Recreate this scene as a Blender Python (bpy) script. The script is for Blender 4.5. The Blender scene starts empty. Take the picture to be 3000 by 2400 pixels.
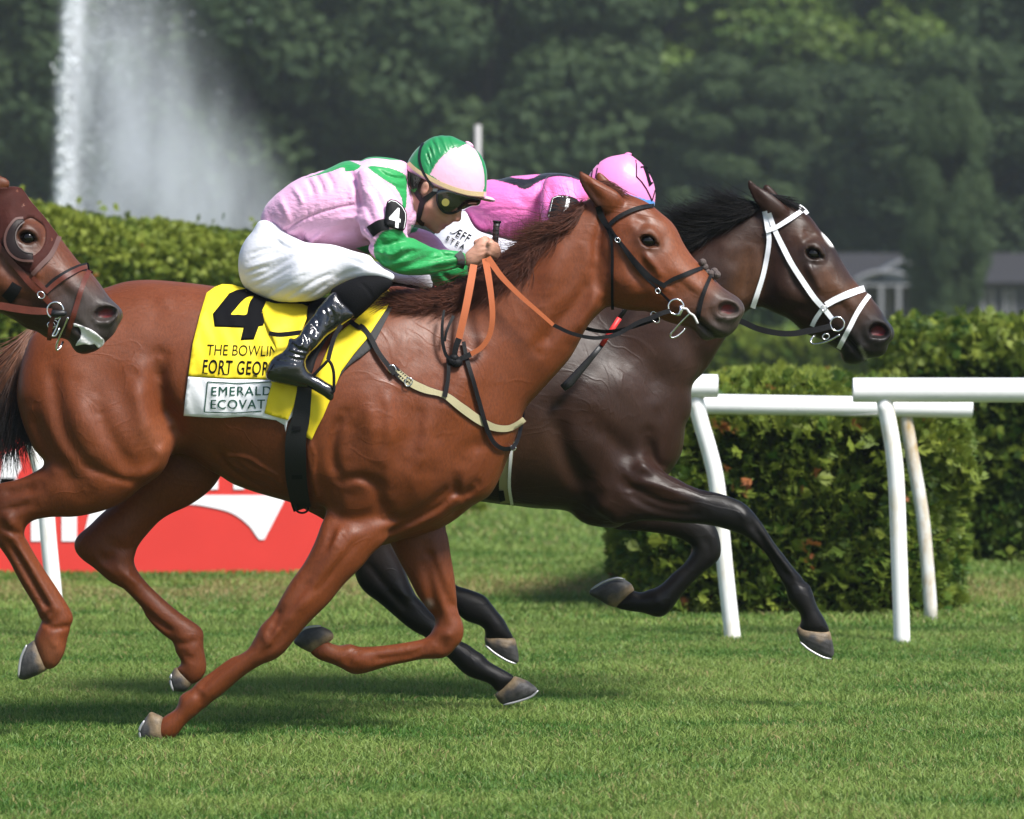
import bpy, bmesh, math, random
import numpy as np
from mathutils import Vector, Matrix
from mathutils.geometry import delaunay_2d_cdt
RNG = np.random.default_rng(7)
random.seed(7)
R = math.radians
scene = bpy.context.scene
COL = scene.collection

# ------------------------------------------------------------------ camera, sky, sun, exposure
CAMH, D0, SC0, HY = 1.45, 14.0, 890.0, 870.0      # eye height, metres to the chestnut, px per metre there, horizon row
FP = SC0 * D0
cam_d = bpy.data.cameras.new('camera'); cam = bpy.data.objects.new('camera', cam_d); COL.objects.link(cam)
cam.location = (0, -D0, CAMH); cam.rotation_euler = (R(90), 0, 0)
cam_d.sensor_fit = 'HORIZONTAL'; cam_d.sensor_width = 36.0; cam_d.lens = FP / 3000 * 36
cam_d.shift_y = -(1200 - HY) / 3000; cam_d.clip_start = .5; cam_d.clip_end = 2000
cam_d.dof.use_dof = True; cam_d.dof.focus_distance = D0 - .05; cam_d.dof.aperture_fstop = 4.5
scene.camera = cam

SUN_EL, SUN_AZ = R(50), R(138)                     # azimuth clockwise from +Y (away from camera): from the right, camera side
world = bpy.data.worlds.new('World'); scene.world = world; world.use_nodes = True
wn = world.node_tree.nodes; wl = world.node_tree.links
sky = wn.new('ShaderNodeTexSky'); sky.sky_type = 'NISHITA'; sky.sun_disc = False
sky.sun_elevation = SUN_EL; sky.sun_rotation = SUN_AZ; sky.air_density = 1.0; sky.dust_density = 1.2; sky.ozone_density = 1.0
wn['Background'].inputs[1].default_value = .095
wl.new(sky.outputs[0], wn['Background'].inputs[0])
sun_d = bpy.data.lights.new('sun', 'SUN'); sun = bpy.data.objects.new('sun', sun_d); COL.objects.link(sun)
sun_d.energy = 4.2; sun_d.angle = R(15); sun_d.color = (1, .965, .915)
sdir = Vector((math.sin(SUN_AZ) * math.cos(SUN_EL), math.cos(SUN_AZ) * math.cos(SUN_EL), math.sin(SUN_EL)))
sun.rotation_euler = sdir.to_track_quat('Z', 'Y').to_euler(); sun.location = sdir * 60
scene.view_settings.view_transform = 'Standard'; scene.view_settings.look = 'None'
scene.view_settings.exposure = 0.80; scene.view_settings.gamma = 1.0; scene.view_settings.use_curve_mapping = False
scene.cycles.use_denoising = True
scene.cycles.max_bounces = 7; scene.cycles.diffuse_bounces = 3; scene.cycles.transparent_max_bounces = 12
scene.cycles.volume_bounces = 1; scene.cycles.volume_step_rate = 1.0; scene.cycles.volume_max_steps = 128
scene.cycles.sample_clamp_indirect = 6

# ------------------------------------------------------------------ helpers: picture rows and columns -> metres
ZM = {'F': (0, 0, .71867), 'A': (600, 350, 2.3956), 'B': (1100, 400, 1.96), 'C': (1900, 480, 2.695), 'D': (0, 480, 2.782),
      'E': (500, 780, 2.331), 'G': (0, 800, 1.9167), 'H': (0, 1400, 2.0533), 'I': (700, 1350, 2.0295), 'J': (1400, 1200, 1.96),
      'K': (2000, 700, 2.156), 'L': (2000, 1050, 2.156), 'M': (1750, 550, 3.45), 'N': (1280, 330, 2.9944), 'O': (1150, 380, 5.0743),
      'Q': (1000, 850, 3.45), 'S': (1250, 650, 6.9), 'V': (2450, 680, 3.92), 'p': (0, 0, 1)}
def P(s):
    """outline notes: a letter picks the sheet the following x,y pairs were measured on"""
    out = []; z = ZM['p']
    for t in s.split():
        if t in ZM: z = ZM[t]; continue
        a, b = t.split(',')
        out.append((z[0] + float(a) / z[2], z[1] + float(b) / z[2]))
    return np.array(out)
def sc(y): return FP / (y + D0)
def wx(px, y=0.): return (np.asarray(px, float) - 1500) / sc(y)
def wz(py, y=0.): return CAMH - (np.asarray(py, float) - HY) / sc(y)
def W2(p, y=0.):
    p = np.asarray(p, float); return np.stack([wx(p[:, 0], y), wz(p[:, 1], y)], 1)
def W3(p, y):
    p = np.asarray(p, float); y = np.broadcast_to(np.asarray(y, float), (len(p),))
    return np.stack([wx(p[:, 0], y), y, wz(p[:, 1], y)], 1)
def spline(p, step, closed=False, ):
    """Catmull-Rom through p (any dimension), resampled about every step"""
    p = np.asarray(p, float); n = len(p)
    out = []
    m = n if closed else n - 1
    for i in range(m):
        if closed: a, b, c, d = p[i - 1], p[i], p[(i + 1) % n], p[(i + 2) % n]
        else: a, b, c, d = p[max(i - 1, 0)], p[i], p[i + 1], p[min(i + 2, n - 1)]
        k = max(1, int(np.linalg.norm((c - b)[:2] if p.shape[1] == 2 else c - b) / step))
        t = (np.arange(k) / k)[:, None]
        # centripetal-ish: shorten tangents on uneven spacing
        l0, l1, l2 = np.linalg.norm(b - a) + 1e-9, np.linalg.norm(c - b) + 1e-9, np.linalg.norm(d - c) + 1e-9
        m1 = (c - a) / (l0 + l1) * l1; m2 = (d - b) / (l1 + l2) * l1
        out.append((2 * t**3 - 3 * t**2 + 1) * b + (t**3 - 2 * t**2 + t) * m1 + (-2 * t**3 + 3 * t**2) * c + (t**3 - t**2) * m2)
    if not closed: out.append(p[-1:])
    return np.concatenate(out)

def mk(name, verts, faces, mat=None, parent=None, smooth=True, mi=None):
    me = bpy.data.meshes.new(name)
    v = np.asarray(verts, float)
    if isinstance(faces, np.ndarray):
        nf, k = faces.shape
        me.vertices.add(len(v)); me.vertices.foreach_set('co', v.astype(np.float32).ravel())
        me.loops.add(nf * k); me.loops.foreach_set('vertex_index', faces.astype(np.int32).ravel())
        me.polygons.add(nf); me.polygons.foreach_set('loop_start', (np.arange(nf) * k).astype(np.int32))
        me.update(calc_edges=True); me.validate()
    else:
        me.from_pydata(v.tolist(), [], [tuple(int(i) for i in f) for f in faces]); me.update()
    mats = mat if isinstance(mat, (list, tuple)) else [mat]
    for m in mats:
        if m: me.materials.append(m)
    if mi is not None: me.polygons.foreach_set('material_index', np.asarray(mi, np.int32))
    if smooth and len(me.polygons): me.polygons.foreach_set('use_smooth', np.ones(len(me.polygons), bool))
    o = bpy.data.objects.new(name, me); COL.objects.link(o)
    if parent: o.parent = parent
    return o
def colour(o, c, name='coat'):
    a = o.data.color_attributes.new(name, 'FLOAT_COLOR', 'POINT')
    c = np.asarray(c, np.float32)
    if c.shape[1] == 3: c = np.concatenate([c, np.ones((len(c), 1), np.float32)], 1)
    a.data.foreach_set('color', c.ravel())
def tag(o, label=None, cat=None, group=None, kind=None):
    if label: o['label'] = label
    if cat: o['category'] = cat
    if group: o['group'] = group
    if kind: o['kind'] = kind
    return o
def empty(name, label, cat, group=None, loc=(0, 0, 0)):
    """an Empty at the thing's base; parts keep world coordinates"""
    o = bpy.data.objects.new(name, None); COL.objects.link(o); o.empty_display_size = .1
    return tag(o, label, cat, group)
class MB:
    """collects shapes into one mesh"""
    def __init__(s): s.v = []; s.f = []; s.n = 0
    def add(s, v, f):
        s.v.append(np.asarray(v, float)); s.f += [tuple(int(i) + s.n for i in q) for q in f]; s.n += len(v); return s
    def box(s, lo, hi):
        x0, y0, z0 = lo; x1, y1, z1 = hi
        return s.add([(x0, y0, z0), (x1, y0, z0), (x1, y1, z0), (x0, y1, z0), (x0, y0, z1), (x1, y0, z1), (x1, y1, z1), (x0, y1, z1)],
                     [(0, 3, 2, 1), (4, 5, 6, 7), (0, 1, 5, 4), (1, 2, 6, 5), (2, 3, 7, 6), (3, 0, 4, 7)])
    def tube(s, pts, r, n=10, closed=False, cap=True, flat=1.0, up=(0, 1, 0)):
        p = np.asarray(pts, float); m = len(p); r = np.broadcast_to(np.asarray(r, float), (m,))
        t = (np.roll(p, -1, 0) - np.roll(p, 1, 0)) if closed else np.gradient(p, axis=0)
        t /= np.linalg.norm(t, axis=1)[:, None] + 1e-12
        u = np.cross(t, np.array(up, float)); bad = np.linalg.norm(u, axis=1) < 1e-3
        u[bad] = np.cross(t[bad], np.array((1., .3, .2))); u /= np.linalg.norm(u, axis=1)[:, None]
        w = np.cross(u, t)
        a = np.arange(n) / n * 2 * math.pi
        v = (p[:, None] + r[:, None, None] * (np.cos(a)[None, :, None] * u[:, None] + flat * np.sin(a)[None, :, None] * w[:, None])).reshape(-1, 3)
        f = []
        for i in range(m if closed else m - 1):
            j = (i + 1) % m
            for k in range(n):
                k2 = (k + 1) % n; f.append((i * n + k, i * n + k2, j * n + k2, j * n + k))
        if cap and not closed:
            f.append(tuple(range(n))[::-1]); f.append(tuple((m - 1) * n + k for k in range(n)))
        return s.add(v, f)
    def ball(s, c, r, nu=12, nv=8, rot=None):
        r = np.broadcast_to(np.asarray(r, float), (3,)); v = []; f = []
        for j in range(nv + 1):
            th = math.pi * j / nv
            for i in range(nu):
                ph = 2 * math.pi * i / nu; v.append((math.sin(th) * math.cos(ph) * r[0], math.sin(th) * math.sin(ph) * r[1], math.cos(th) * r[2]))
        v = np.array(v)
        if rot is not None: v = v @ np.array(rot).T
        for j in range(nv):
            for i in range(nu):
                f.append((j * nu + i, (j + 1) * nu + i, (j + 1) * nu + (i + 1) % nu, j * nu + (i + 1) % nu))
        return s.add(v + np.array(c), f)
    def build(s, name, mat, parent=None, smooth=True):
        return mk(name, np.concatenate(s.v), s.f, mat, parent, smooth)

# ------------------------------------------------------------------ materials
def mat(name, col=(.5, .5, .5), rough=.6, spec=.5, metal=0., attr=None, var=.0, vscale=8., bump=0., bscale=60., col2=None, stretch=None,
        sheen=0., coat=0., sss=0., trans=0., detail=4.):
    m = bpy.data.materials.new(name); m.use_nodes = True
    nt = m.node_tree; N = nt.nodes; L = nt.links; b = N['Principled BSDF']
    b.inputs['Roughness'].default_value = rough; b.inputs['Specular IOR Level'].default_value = spec
    b.inputs['Metallic'].default_value = metal; b.inputs['Base Color'].default_value = (*col, 1)
    if sheen: b.inputs['Sheen Weight'].default_value = sheen; b.inputs['Sheen Roughness'].default_value = .4
    if coat: b.inputs['Coat Weight'].default_value = coat; b.inputs['Coat Roughness'].default_value = .12
    if sss:
        b.inputs['Subsurface Weight'].default_value = sss; b.inputs['Subsurface Radius'].default_value = (.012, .005, .003); b.inputs['Subsurface Scale'].default_value = 1
    if trans: b.inputs['Transmission Weight'].default_value = trans
    geo = N.new('ShaderNodeNewGeometry'); src = geo.outputs['Position']
    if stretch:
        mp = N.new('ShaderNodeMapping'); mp.inputs['Scale'].default_value = stretch; L.new(src, mp.inputs[0]); src2 = mp.outputs[0]
    else: src2 = src
    base = None
    if attr:
        a = N.new('ShaderNodeVertexColor'); a.layer_name = attr; base = a.outputs[0]
    if var or col2:
        nz = N.new('ShaderNodeTexNoise'); nz.inputs['Scale'].default_value = vscale; nz.inputs['Detail'].default_value = detail
        nz.inputs['Roughness'].default_value = .6; L.new(src2, nz.inputs['Vector'])
        rp = N.new('ShaderNodeMapRange'); rp.inputs[1].default_value = .28; rp.inputs[2].default_value = .72
        L.new(nz.outputs[0], rp.inputs[0])
        if col2:
            mx = N.new('ShaderNodeMix'); mx.data_type = 'RGBA'; mx.inputs[6].default_value = (*col, 1); mx.inputs[7].default_value = (*col2, 1)
            if base: L.new(base, mx.inputs[6])
            L.new(rp.outputs[0], mx.inputs[0]); base = mx.outputs[2]
        if var:
            rp2 = N.new('ShaderNodeMapRange'); rp2.inputs[1].default_value = .25; rp2.inputs[2].default_value = .75
            rp2.inputs[3].default_value = 1 - var; rp2.inputs[4].default_value = 1 + var; L.new(nz.outputs[0], rp2.inputs[0])
            mu = N.new('ShaderNodeVectorMath'); mu.operation = 'SCALE'
            if base: L.new(base, mu.inputs[0])
            else: mu.inputs[0].default_value = col
            L.new(rp2.outputs[0], mu.inputs['Scale']); base = mu.outputs[0]
    if base is not None: L.new(base, b.inputs['Base Color'])
    if bump:
        n2 = N.new('ShaderNodeTexNoise'); n2.inputs['Scale'].default_value = bscale; n2.inputs['Detail'].default_value = 5
        L.new(src2, n2.inputs['Vector'])
        bp = N.new('ShaderNodeBump'); bp.inputs['Strength'].default_value = 1; bp.inputs['Distance'].default_value = bump
        L.new(n2.outputs[0], bp.inputs['Height']); L.new(bp.outputs[0], b.inputs['Normal'])
    return m

# ------------------------------------------------------------------ sculpting: outlines puffed into volumes, blended, carved with strokes
def blur2(a, n):
    for _ in range(n):
        p = np.pad(a, 1, mode='edge')
        a = (p[:-2, 1:-1] + p[2:, 1:-1] + 2 * p[1:-1, 1:-1]) * .25
        p = np.pad(a, 1, mode='edge')
        a = (p[1:-1, :-2] + p[1:-1, 2:] + 2 * p[1:-1, 1:-1]) * .25
    return a
def seg_dist(px, pz, poly, closed=True):
    """distance to a polyline and (closed) inside mask, for flat arrays"""
    d2 = np.full(px.shape, 1e9); ins = np.zeros(px.shape, bool)
    n = len(poly)
    for i in range(n if closed else n - 1):
        a = poly[i]; b = poly[(i + 1) % n]; e = b - a; l2 = e @ e + 1e-12
        wx_ = px - a[0]; wz_ = pz - a[1]
        t = np.clip((wx_ * e[0] + wz_ * e[1]) / l2, 0, 1)
        np.minimum(d2, (wx_ - t * e[0])**2 + (wz_ - t * e[1])**2, out=d2)
        if closed and a[1] != b[1]:
            c = ((a[1] > pz) != (b[1] > pz)) & (px < e[0] * (pz - a[1]) / e[1] + a[0]); ins ^= c
    return np.sqrt(d2), ins
def resample(a, x, z, X, Z):
    """bilinear from grid (x,z) onto (X,Z)"""
    fx = np.clip((X - x[0]) / (x[1] - x[0]), 0, len(x) - 1.001); fz = np.clip((Z - z[0]) / (z[1] - z[0]), 0, len(z) - 1.001)
    i = fx.astype(int); j = fz.astype(int); u = (fx - i)[:, None]; v = (fz - j)[None]
    return (a[i][:, j] * (1 - u) * (1 - v) + a[i + 1][:, j] * u * (1 - v) + a[i][:, j + 1] * (1 - u) * v + a[i + 1][:, j + 1] * u * v)
def puff2d(poly, X, Z, cells=150):
    lo = np.array([X[0], Z[0]]); hi = np.array([X[-1], Z[-1]]); h = max((hi - lo).max() / cells, X[1] - X[0])
    x = np.arange(lo[0], hi[0] + h, h); z = np.arange(lo[1], hi[1] + h, h)
    gx, gz = np.meshgrid(x, z, indexing='ij')
    d, ins = seg_dist(gx, gz, poly)
    d = np.where(ins, d, -d)
    u = np.where(ins, d * .1, 0.); par = (np.add.outer(np.arange(len(x)), np.arange(len(z))) % 2).astype(bool)
    m0 = ins & par; m1 = ins & ~par; w = 1.88; rhs = 4 * h * h
    for m in [m0, m1] * 130:
        p = np.pad(u, 1); g = (p[:-2, 1:-1] + p[2:, 1:-1] + p[1:-1, :-2] + p[1:-1, 2:] + rhs) * .25
        u += np.where(m, w * (g - u), 0)
    known = d > 1.6 * h
    q = np.where(known, u / np.maximum(d, 1e-6), 0.); wt = known.astype(float)
    q0, w0 = q.copy(), wt.copy()
    if not known.any(): q = np.where(ins, u / np.maximum(d, .3 * h), 0); wt = ins.astype(float); q0, w0 = q, wt
    val = q.copy(); have = wt > 0
    for _ in range(int(.09 / h) + 4):
        pv = np.pad(val * have, 1); ph = np.pad(have.astype(float), 1)
        s = pv[:-2, 1:-1] + pv[2:, 1:-1] + pv[1:-1, :-2] + pv[1:-1, 2:]; c = ph[:-2, 1:-1] + ph[2:, 1:-1] + ph[1:-1, :-2] + ph[1:-1, 2:]
        new = ~have & (c > 0); val[new] = s[new] / c[new]; have |= new
    val[~have] = val[have].mean() if have.any() else 1
    val = blur2(val, 2)
    # soften the distance ridge: use the harmonic field inside, the true distance at the rim
    k = np.clip((d - 1.6 * h) / (2.5 * h), 0, 1)
    T2 = np.where(d > 0, k * u + (1 - k) * d * val, d * val)
    return blur2(resample(T2, x, z, X, Z), 3)
def idw(ctrl, gx, gz, y):
    """scattered control values (px,py,value) -> smooth field on world grid"""
    c = np.array(ctrl, float); w = W2(c[:, :2], y); num = 0; den = 0
    for (x, z), v in zip(w, c[:, 2]):
        q = 1 / ((gx - x)**2 + (gz - z)**2 + .002)**1.5; num = num + q * v; den = den + q
    return num / den
def smin(a, b, r):
    if r <= 0: return np.minimum(a, b)
    h = np.maximum(r - np.abs(a - b), 0) / r
    return np.minimum(a, b) - h * h * r * .25
class Sculpt:
    def __init__(s, px, py, y0, y1, h, yref):
        """box given in picture columns / rows at depth yref and depths y0..y1"""
        s.h = h; s.yref = yref
        s.X = np.arange(wx(px[0], yref), wx(px[1], yref), h); s.Z = np.arange(wz(py[1], yref), wz(py[0], yref), h); s.Y = np.arange(y0, y1, h)
        s.f = np.full((len(s.X), len(s.Y), len(s.Z)), .5, np.float32)
    def win(s, lo, hi, m):
        i0 = max(0, int((lo[0] - m - s.X[0]) / s.h)); i1 = min(len(s.X), int((hi[0] + m - s.X[0]) / s.h) + 2)
        k0 = max(0, int((lo[1] - m - s.Z[0]) / s.h)); k1 = min(len(s.Z), int((hi[1] + m - s.Z[0]) / s.h) + 2)
        return slice(i0, i1), slice(k0, k1)
    def puff(s, outline, k, y0, blend=.02, grow=0., tmax=None, smooth=True, sub=False):
        """outline in picture px, traced at depth y0 (number, or control list); k depth factor (number, or control list)"""
        yc = y0 if np.isscalar(y0) else float(np.mean([c[2] for c in y0]))
        p = np.asarray(outline, float)
        if smooth: p = spline(p, 10, True)
        w = W2(p, yc)
        if grow:
            t = np.roll(w, -1, 0) - np.roll(w, 1, 0); n = np.stack([t[:, 1], -t[:, 0]], 1); n /= np.linalg.norm(n, axis=1)[:, None] + 1e-9
            ar = .5 * np.sum(w[:, 0] * np.roll(w[:, 1], -1) - np.roll(w[:, 0], -1) * w[:, 1])
            w = w + n * grow * (1 if ar > 0 else -1)
        si, sk = s.win(w.min(0), w.max(0), .07)
        X, Z = s.X[si], s.Z[sk]
        if len(X) < 3 or len(Z) < 3: return s
        T2 = puff2d(w, X, Z)
        gx, gz = np.meshgrid(X, Z, indexing='ij')
        kk = k if np.isscalar(k) else idw(k, gx, gz, yc)
        T2 = T2 * kk**2
        if tmax: T2 = np.where(T2 > 0, T2 / (1 + T2 / tmax**2), T2)
        yy = (np.full(gx.shape, y0) if np.isscalar(y0) else idw(y0, gx, gz, yc)).astype(np.float32)
        T2 = T2.astype(np.float32)
        dx, dz = np.gradient(T2, s.h)
        g2 = (dx * dx + dz * dz)[:, None, :]
        dy = s.Y.astype(np.float32)[None, :, None] - yy[:, None, :]
        F = dy * dy - T2[:, None, :]
        F /= np.sqrt(4 * dy * dy + g2) + 1e-4
        v = s.f[si, :, sk]
        if sub: s.f[si, :, sk] = -smin(-v, F, blend)
        else: s.f[si, :, sk] = smin(v, F, blend)
        return s
    def clip(s, outline, y, smooth=True, r=.003):
        """keep only what lies behind a picture outline (a straight cut along the depth axis)"""
        p = np.asarray(outline, float); w = W2(spline(p, 8, True) if smooth else p, y)
        gx_, gz_ = np.meshgrid(s.X, s.Z, indexing='ij'); d, ins = seg_dist(gx_, gz_, w); d = np.where(ins, -d, d).astype(np.float32)
        s.f = -smin(-s.f, -np.broadcast_to(d[:, None, :], s.f.shape), r); return s
    def ell(s, c, r, rot=0., blend=.01, sub=False, tilt=0.):
        """ellipsoid: c=(px,py,y), r=(along,depth,across) metres, rot degrees in the picture plane (clockwise in image)"""
        x0, z0 = float(wx(c[0], c[2])), float(wz(c[1], c[2])); R_ = max(r) + .03
        si, sk = s.win(np.array([x0 - R_, z0 - R_]), np.array([x0 + R_, z0 + R_]), .0)
        gx = (s.X[si] - x0)[:, None, None]; gy = (s.Y - c[2])[None, :, None]; gz = (s.Z[sk] - z0)[None, None, :]
        a = -R(rot); u = gx * math.cos(a) + gz * math.sin(a); w = -gx * math.sin(a) + gz * math.cos(a)
        if tilt: t = R(tilt); u, gy = u * math.cos(t) + gy * math.sin(t), -u * math.sin(t) + gy * math.cos(t)
        k0 = np.sqrt((u / r[0])**2 + (gy / r[1])**2 + (w / r[2])**2); k1 = np.sqrt((u / r[0]**2)**2 + (gy / r[1]**2)**2 + (w / r[2]**2)**2)
        F = (k0 * (k0 - 1) / (k1 + 1e-6)).astype(np.float32)
        v = s.f[si, :, sk]
        s.f[si, :, sk] = -smin(-v, F, blend) if sub else smin(v, F, blend)
        return s
    def stroke(s, pts, w, amp, y=None, ymax=None, mirror=False, yc=0., soft=.03):
        """groove (amp>0) or ridge (amp<0) along a picture polyline, on the side nearer than ymax"""
        y = s.yref if y is None else y
        q = np.asarray(pts, float)
        if len(q) > 2: q = spline(q, 12)
        elif len(q) == 2: q = np.stack([q[0] + (q[1] - q[0]) * t for t in np.linspace(0, 1, 6)])
        wv = w / sc(y); p = W2(q, y)
        si, sk = s.win(p.min(0), p.max(0), wv * 2.6)
        gx, gz = np.meshgrid(s.X[si], s.Z[sk], indexing='ij')
        if gx.size == 0: return s
        if len(p) == 1: d = np.hypot(gx - p[0, 0], gz - p[0, 1])
        else: d, _ = seg_dist(gx, gz, p, False)
        # fade towards the ends
        g = amp * np.exp(-(d / wv)**2)
        if len(p) > 3:
            e = np.minimum(np.hypot(gx - p[0, 0], gz - p[0, 1]), np.hypot(gx - p[-1, 0], gz - p[-1, 1])); g *= np.clip(.25 + e / (wv * 2.5), 0, 1)
        ym = yc if ymax is None else ymax
        m = 1 / (1 + np.exp(np.clip((s.Y - ym) / (soft * .25), -40, 40)))
        if mirror: m = np.ones_like(m)
        s.f[si, :, sk] += (g[:, None, :] * m[None, :, None]).astype(np.float32)
        return s
    def mesh(s):
        f = s.f; sg = f < 0
        c = np.zeros(tuple(np.array(f.shape) - 1), np.int8)
        for a in (0, 1):
            for b in (0, 1):
                for d in (0, 1): c += sg[a:f.shape[0] - 1 + a, b:f.shape[1] - 1 + b, d:f.shape[2] - 1 + d]
        act = (c > 0) & (c < 8); I = np.argwhere(act); idx = np.full(act.shape, -1, np.int32); idx[act] = np.arange(len(I))
        acc = np.zeros((len(I), 3)); cnt = np.zeros(len(I))
        cor = [(a, b, d) for a in (0, 1) for b in (0, 1) for d in (0, 1)]
        val = {q: f[I[:, 0] + q[0], I[:, 1] + q[1], I[:, 2] + q[2]].astype(float) for q in cor}
        for q in cor:
            for ax in range(3):
                if q[ax]: continue
                r = list(q); r[ax] = 1; r = tuple(r); fa, fb = val[q], val[r]; x = (fa < 0) != (fb < 0)
                t = np.where(x, fa / np.where(fa == fb, 1, fa - fb), 0)
                p = np.tile(np.array(q, float), (len(I), 1)); p[:, ax] += t
                acc += p * x[:, None]; cnt += x
        v = (I + acc / cnt[:, None]) * s.h + np.array([s.X[0], s.Y[0], s.Z[0]])
        F = []
        for ax in range(3):
            a = [slice(None)] * 3; b = [slice(None)] * 3; a[ax] = slice(0, -1); b[ax] = slice(1, None)
            s0, s1 = sg[tuple(a)], sg[tuple(b)]; E = np.argwhere(s0 != s1)
            u, w = [(1, 2), (2, 0), (0, 1)][ax]
            E = E[(E[:, u] > 0) & (E[:, w] > 0) & (E[:, u] < f.shape[u] - 1) & (E[:, w] < f.shape[w] - 1)]
            fl = s0[E[:, 0], E[:, 1], E[:, 2]]
            q = []
            for du, dw in ((-1, -1), (0, -1), (0, 0), (-1, 0)):
                e = E.copy(); e[:, u] += du; e[:, w] += dw; q.append(idx[e[:, 0], e[:, 1], e[:, 2]])
            q = np.stack(q, 1); q[~fl] = q[~fl][:, ::-1]; F.append(q)
        F = np.concatenate(F); F = F[(F >= 0).all(1)]
        return v, F
    def heights(s):
        """nearest and farthest surface depth over the (x,z) plane"""
        out = []
        for flip in (False, True):
            f = s.f[:, ::-1] if flip else s.f
            Y = s.Y[::-1] if flip else s.Y
            sg = f < 0; hit = sg.any(1); j = sg.argmax(1); j1 = np.clip(j, 1, None)
            a = np.take_along_axis(f, (j1 - 1)[:, None], 1)[:, 0]; b = np.take_along_axis(f, j1[:, None], 1)[:, 0]
            t = np.clip(a / (a - b + 1e-9), 0, 1); y = Y[j1 - 1] + (Y[j1] - Y[j1 - 1]) * t
            val = np.where(hit, y, 0.); have = hit.copy()
            for _ in range(22):
                pv = np.pad(val * have, 1); ph = np.pad(have.astype(np.float32), 1)
                sm = pv[:-2, 1:-1] + pv[2:, 1:-1] + pv[1:-1, :-2] + pv[1:-1, 2:]; cc = ph[:-2, 1:-1] + ph[2:, 1:-1] + ph[1:-1, :-2] + ph[1:-1, 2:]
                new = ~have & (cc > 0); val[new] = sm[new] / cc[new]; have |= new
            val[~have] = s.yref
            out.append(Height(s.X, s.Z, val, s.yref))
        return out
class Height:
    def __init__(s, X, Z, a, yref): s.X, s.Z, s.a, s.yref = X, Z, a, yref
    def at(s, x, z):
        fx = np.clip((np.asarray(x) - s.X[0]) / (s.X[1] - s.X[0]), 0, len(s.X) - 1.01); fz = np.clip((np.asarray(z) - s.Z[0]) / (s.Z[1] - s.Z[0]), 0, len(s.Z) - 1.01)
        i = fx.astype(int); j = fz.astype(int); u = fx - i; v = fz - j; a = s.a
        return a[i, j] * (1 - u) * (1 - v) + a[i + 1, j] * u * (1 - v) + a[i, j + 1] * (1 - u) * v + a[i + 1, j + 1] * u * v
    def px(s, p):
        """depth of the surface seen at picture points"""
        p = np.asarray(p, float); y = np.full(len(p), s.yref)
        for _ in range(4): y = s.at(wx(p[:, 0], y), wz(p[:, 1], y))
        return y
    def fit(s, poly, shift=0.):
        """stiff patch: quadratic fit of the surface over a picture outline -> depth function"""
        b = np.asarray(poly, float); c = b.mean(0); gx_, gy_ = np.meshgrid(np.linspace(b[:, 0].min(), b[:, 0].max(), 24), np.linspace(b[:, 1].min(), b[:, 1].max(), 24)); _, ins = seg_dist(gx_, gy_, b)
        p = np.stack([gx_[ins], gy_[ins]], 1); A = lambda q: np.stack([np.ones(len(q)), *(((q - c) / 100).T), ((q[:, 0] - c[0]) / 100)**2, ((q[:, 1] - c[1]) / 100)**2, (q[:, 0] - c[0]) * (q[:, 1] - c[1]) / 1e4], 1)
        k = np.linalg.lstsq(A(p), s.px(p), rcond=None)[0]; return lambda q: A(np.asarray(q, float)) @ k + shift
    def smooth(s, n): return Height(s.X, s.Z, blur2(s.a, n), s.yref)

def strap(name, pts, w, hm, m, parent, off=.003, th=.004, dep=None, step=7, closed=False):
    """flat band laid on the surface hm along picture points (or at given depths), w px wide"""
    p = np.asarray(pts, float)
    if dep is not None:
        q = spline(np.column_stack([p, np.asarray(dep, float) * 890]), step, closed); d = q[:, 2] / 890; q = q[:, :2]
    else: q = spline(p, step, closed); d = None
    n = len(q); ws = np.interp(np.linspace(0, 1, n), np.linspace(0, 1, len(np.atleast_1d(w))), np.atleast_1d(w)) * .5
    t = np.gradient(q, axis=0) if not closed else (np.roll(q, -1, 0) - np.roll(q, 1, 0)); t /= np.linalg.norm(t, axis=1)[:, None] + 1e-9
    nn = np.stack([-t[:, 1], t[:, 0]], 1)
    L_, R_ = q + nn * ws[:, None], q - nn * ws[:, None]
    if d is None: dl, dc, dr = hm.px(L_), hm.px(q), hm.px(R_); dl = np.minimum(dl, dc + .012); dr = np.minimum(dr, dc + .012)
    else: dl = dc = dr = d
    rows = []
    for pp, dd in ((L_, dl), (q, np.minimum(dc, (dl + dr) / 2)), (R_, dr)): rows.append(W3(pp, dd - off - th))
    for pp, dd in ((R_, dr), (L_, dl)): rows.append(W3(pp, dd - off))
    k = 5; v = np.stack(rows, 1).reshape(-1, 3); f = []
    for i in range(n if closed else n - 1):
        j = (i + 1) % n
        for a in range(k): f.append((i * k + a, i * k + (a + 1) % k, j * k + (a + 1) % k, j * k + a))
    if not closed: f += [tuple(range(k))[::-1], tuple((n - 1) * k + a for a in range(k))]
    o = mk(name, v, f, m, parent, True)
    o.data.set_sharp_from_angle(angle=R(50))
    return o
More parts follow.
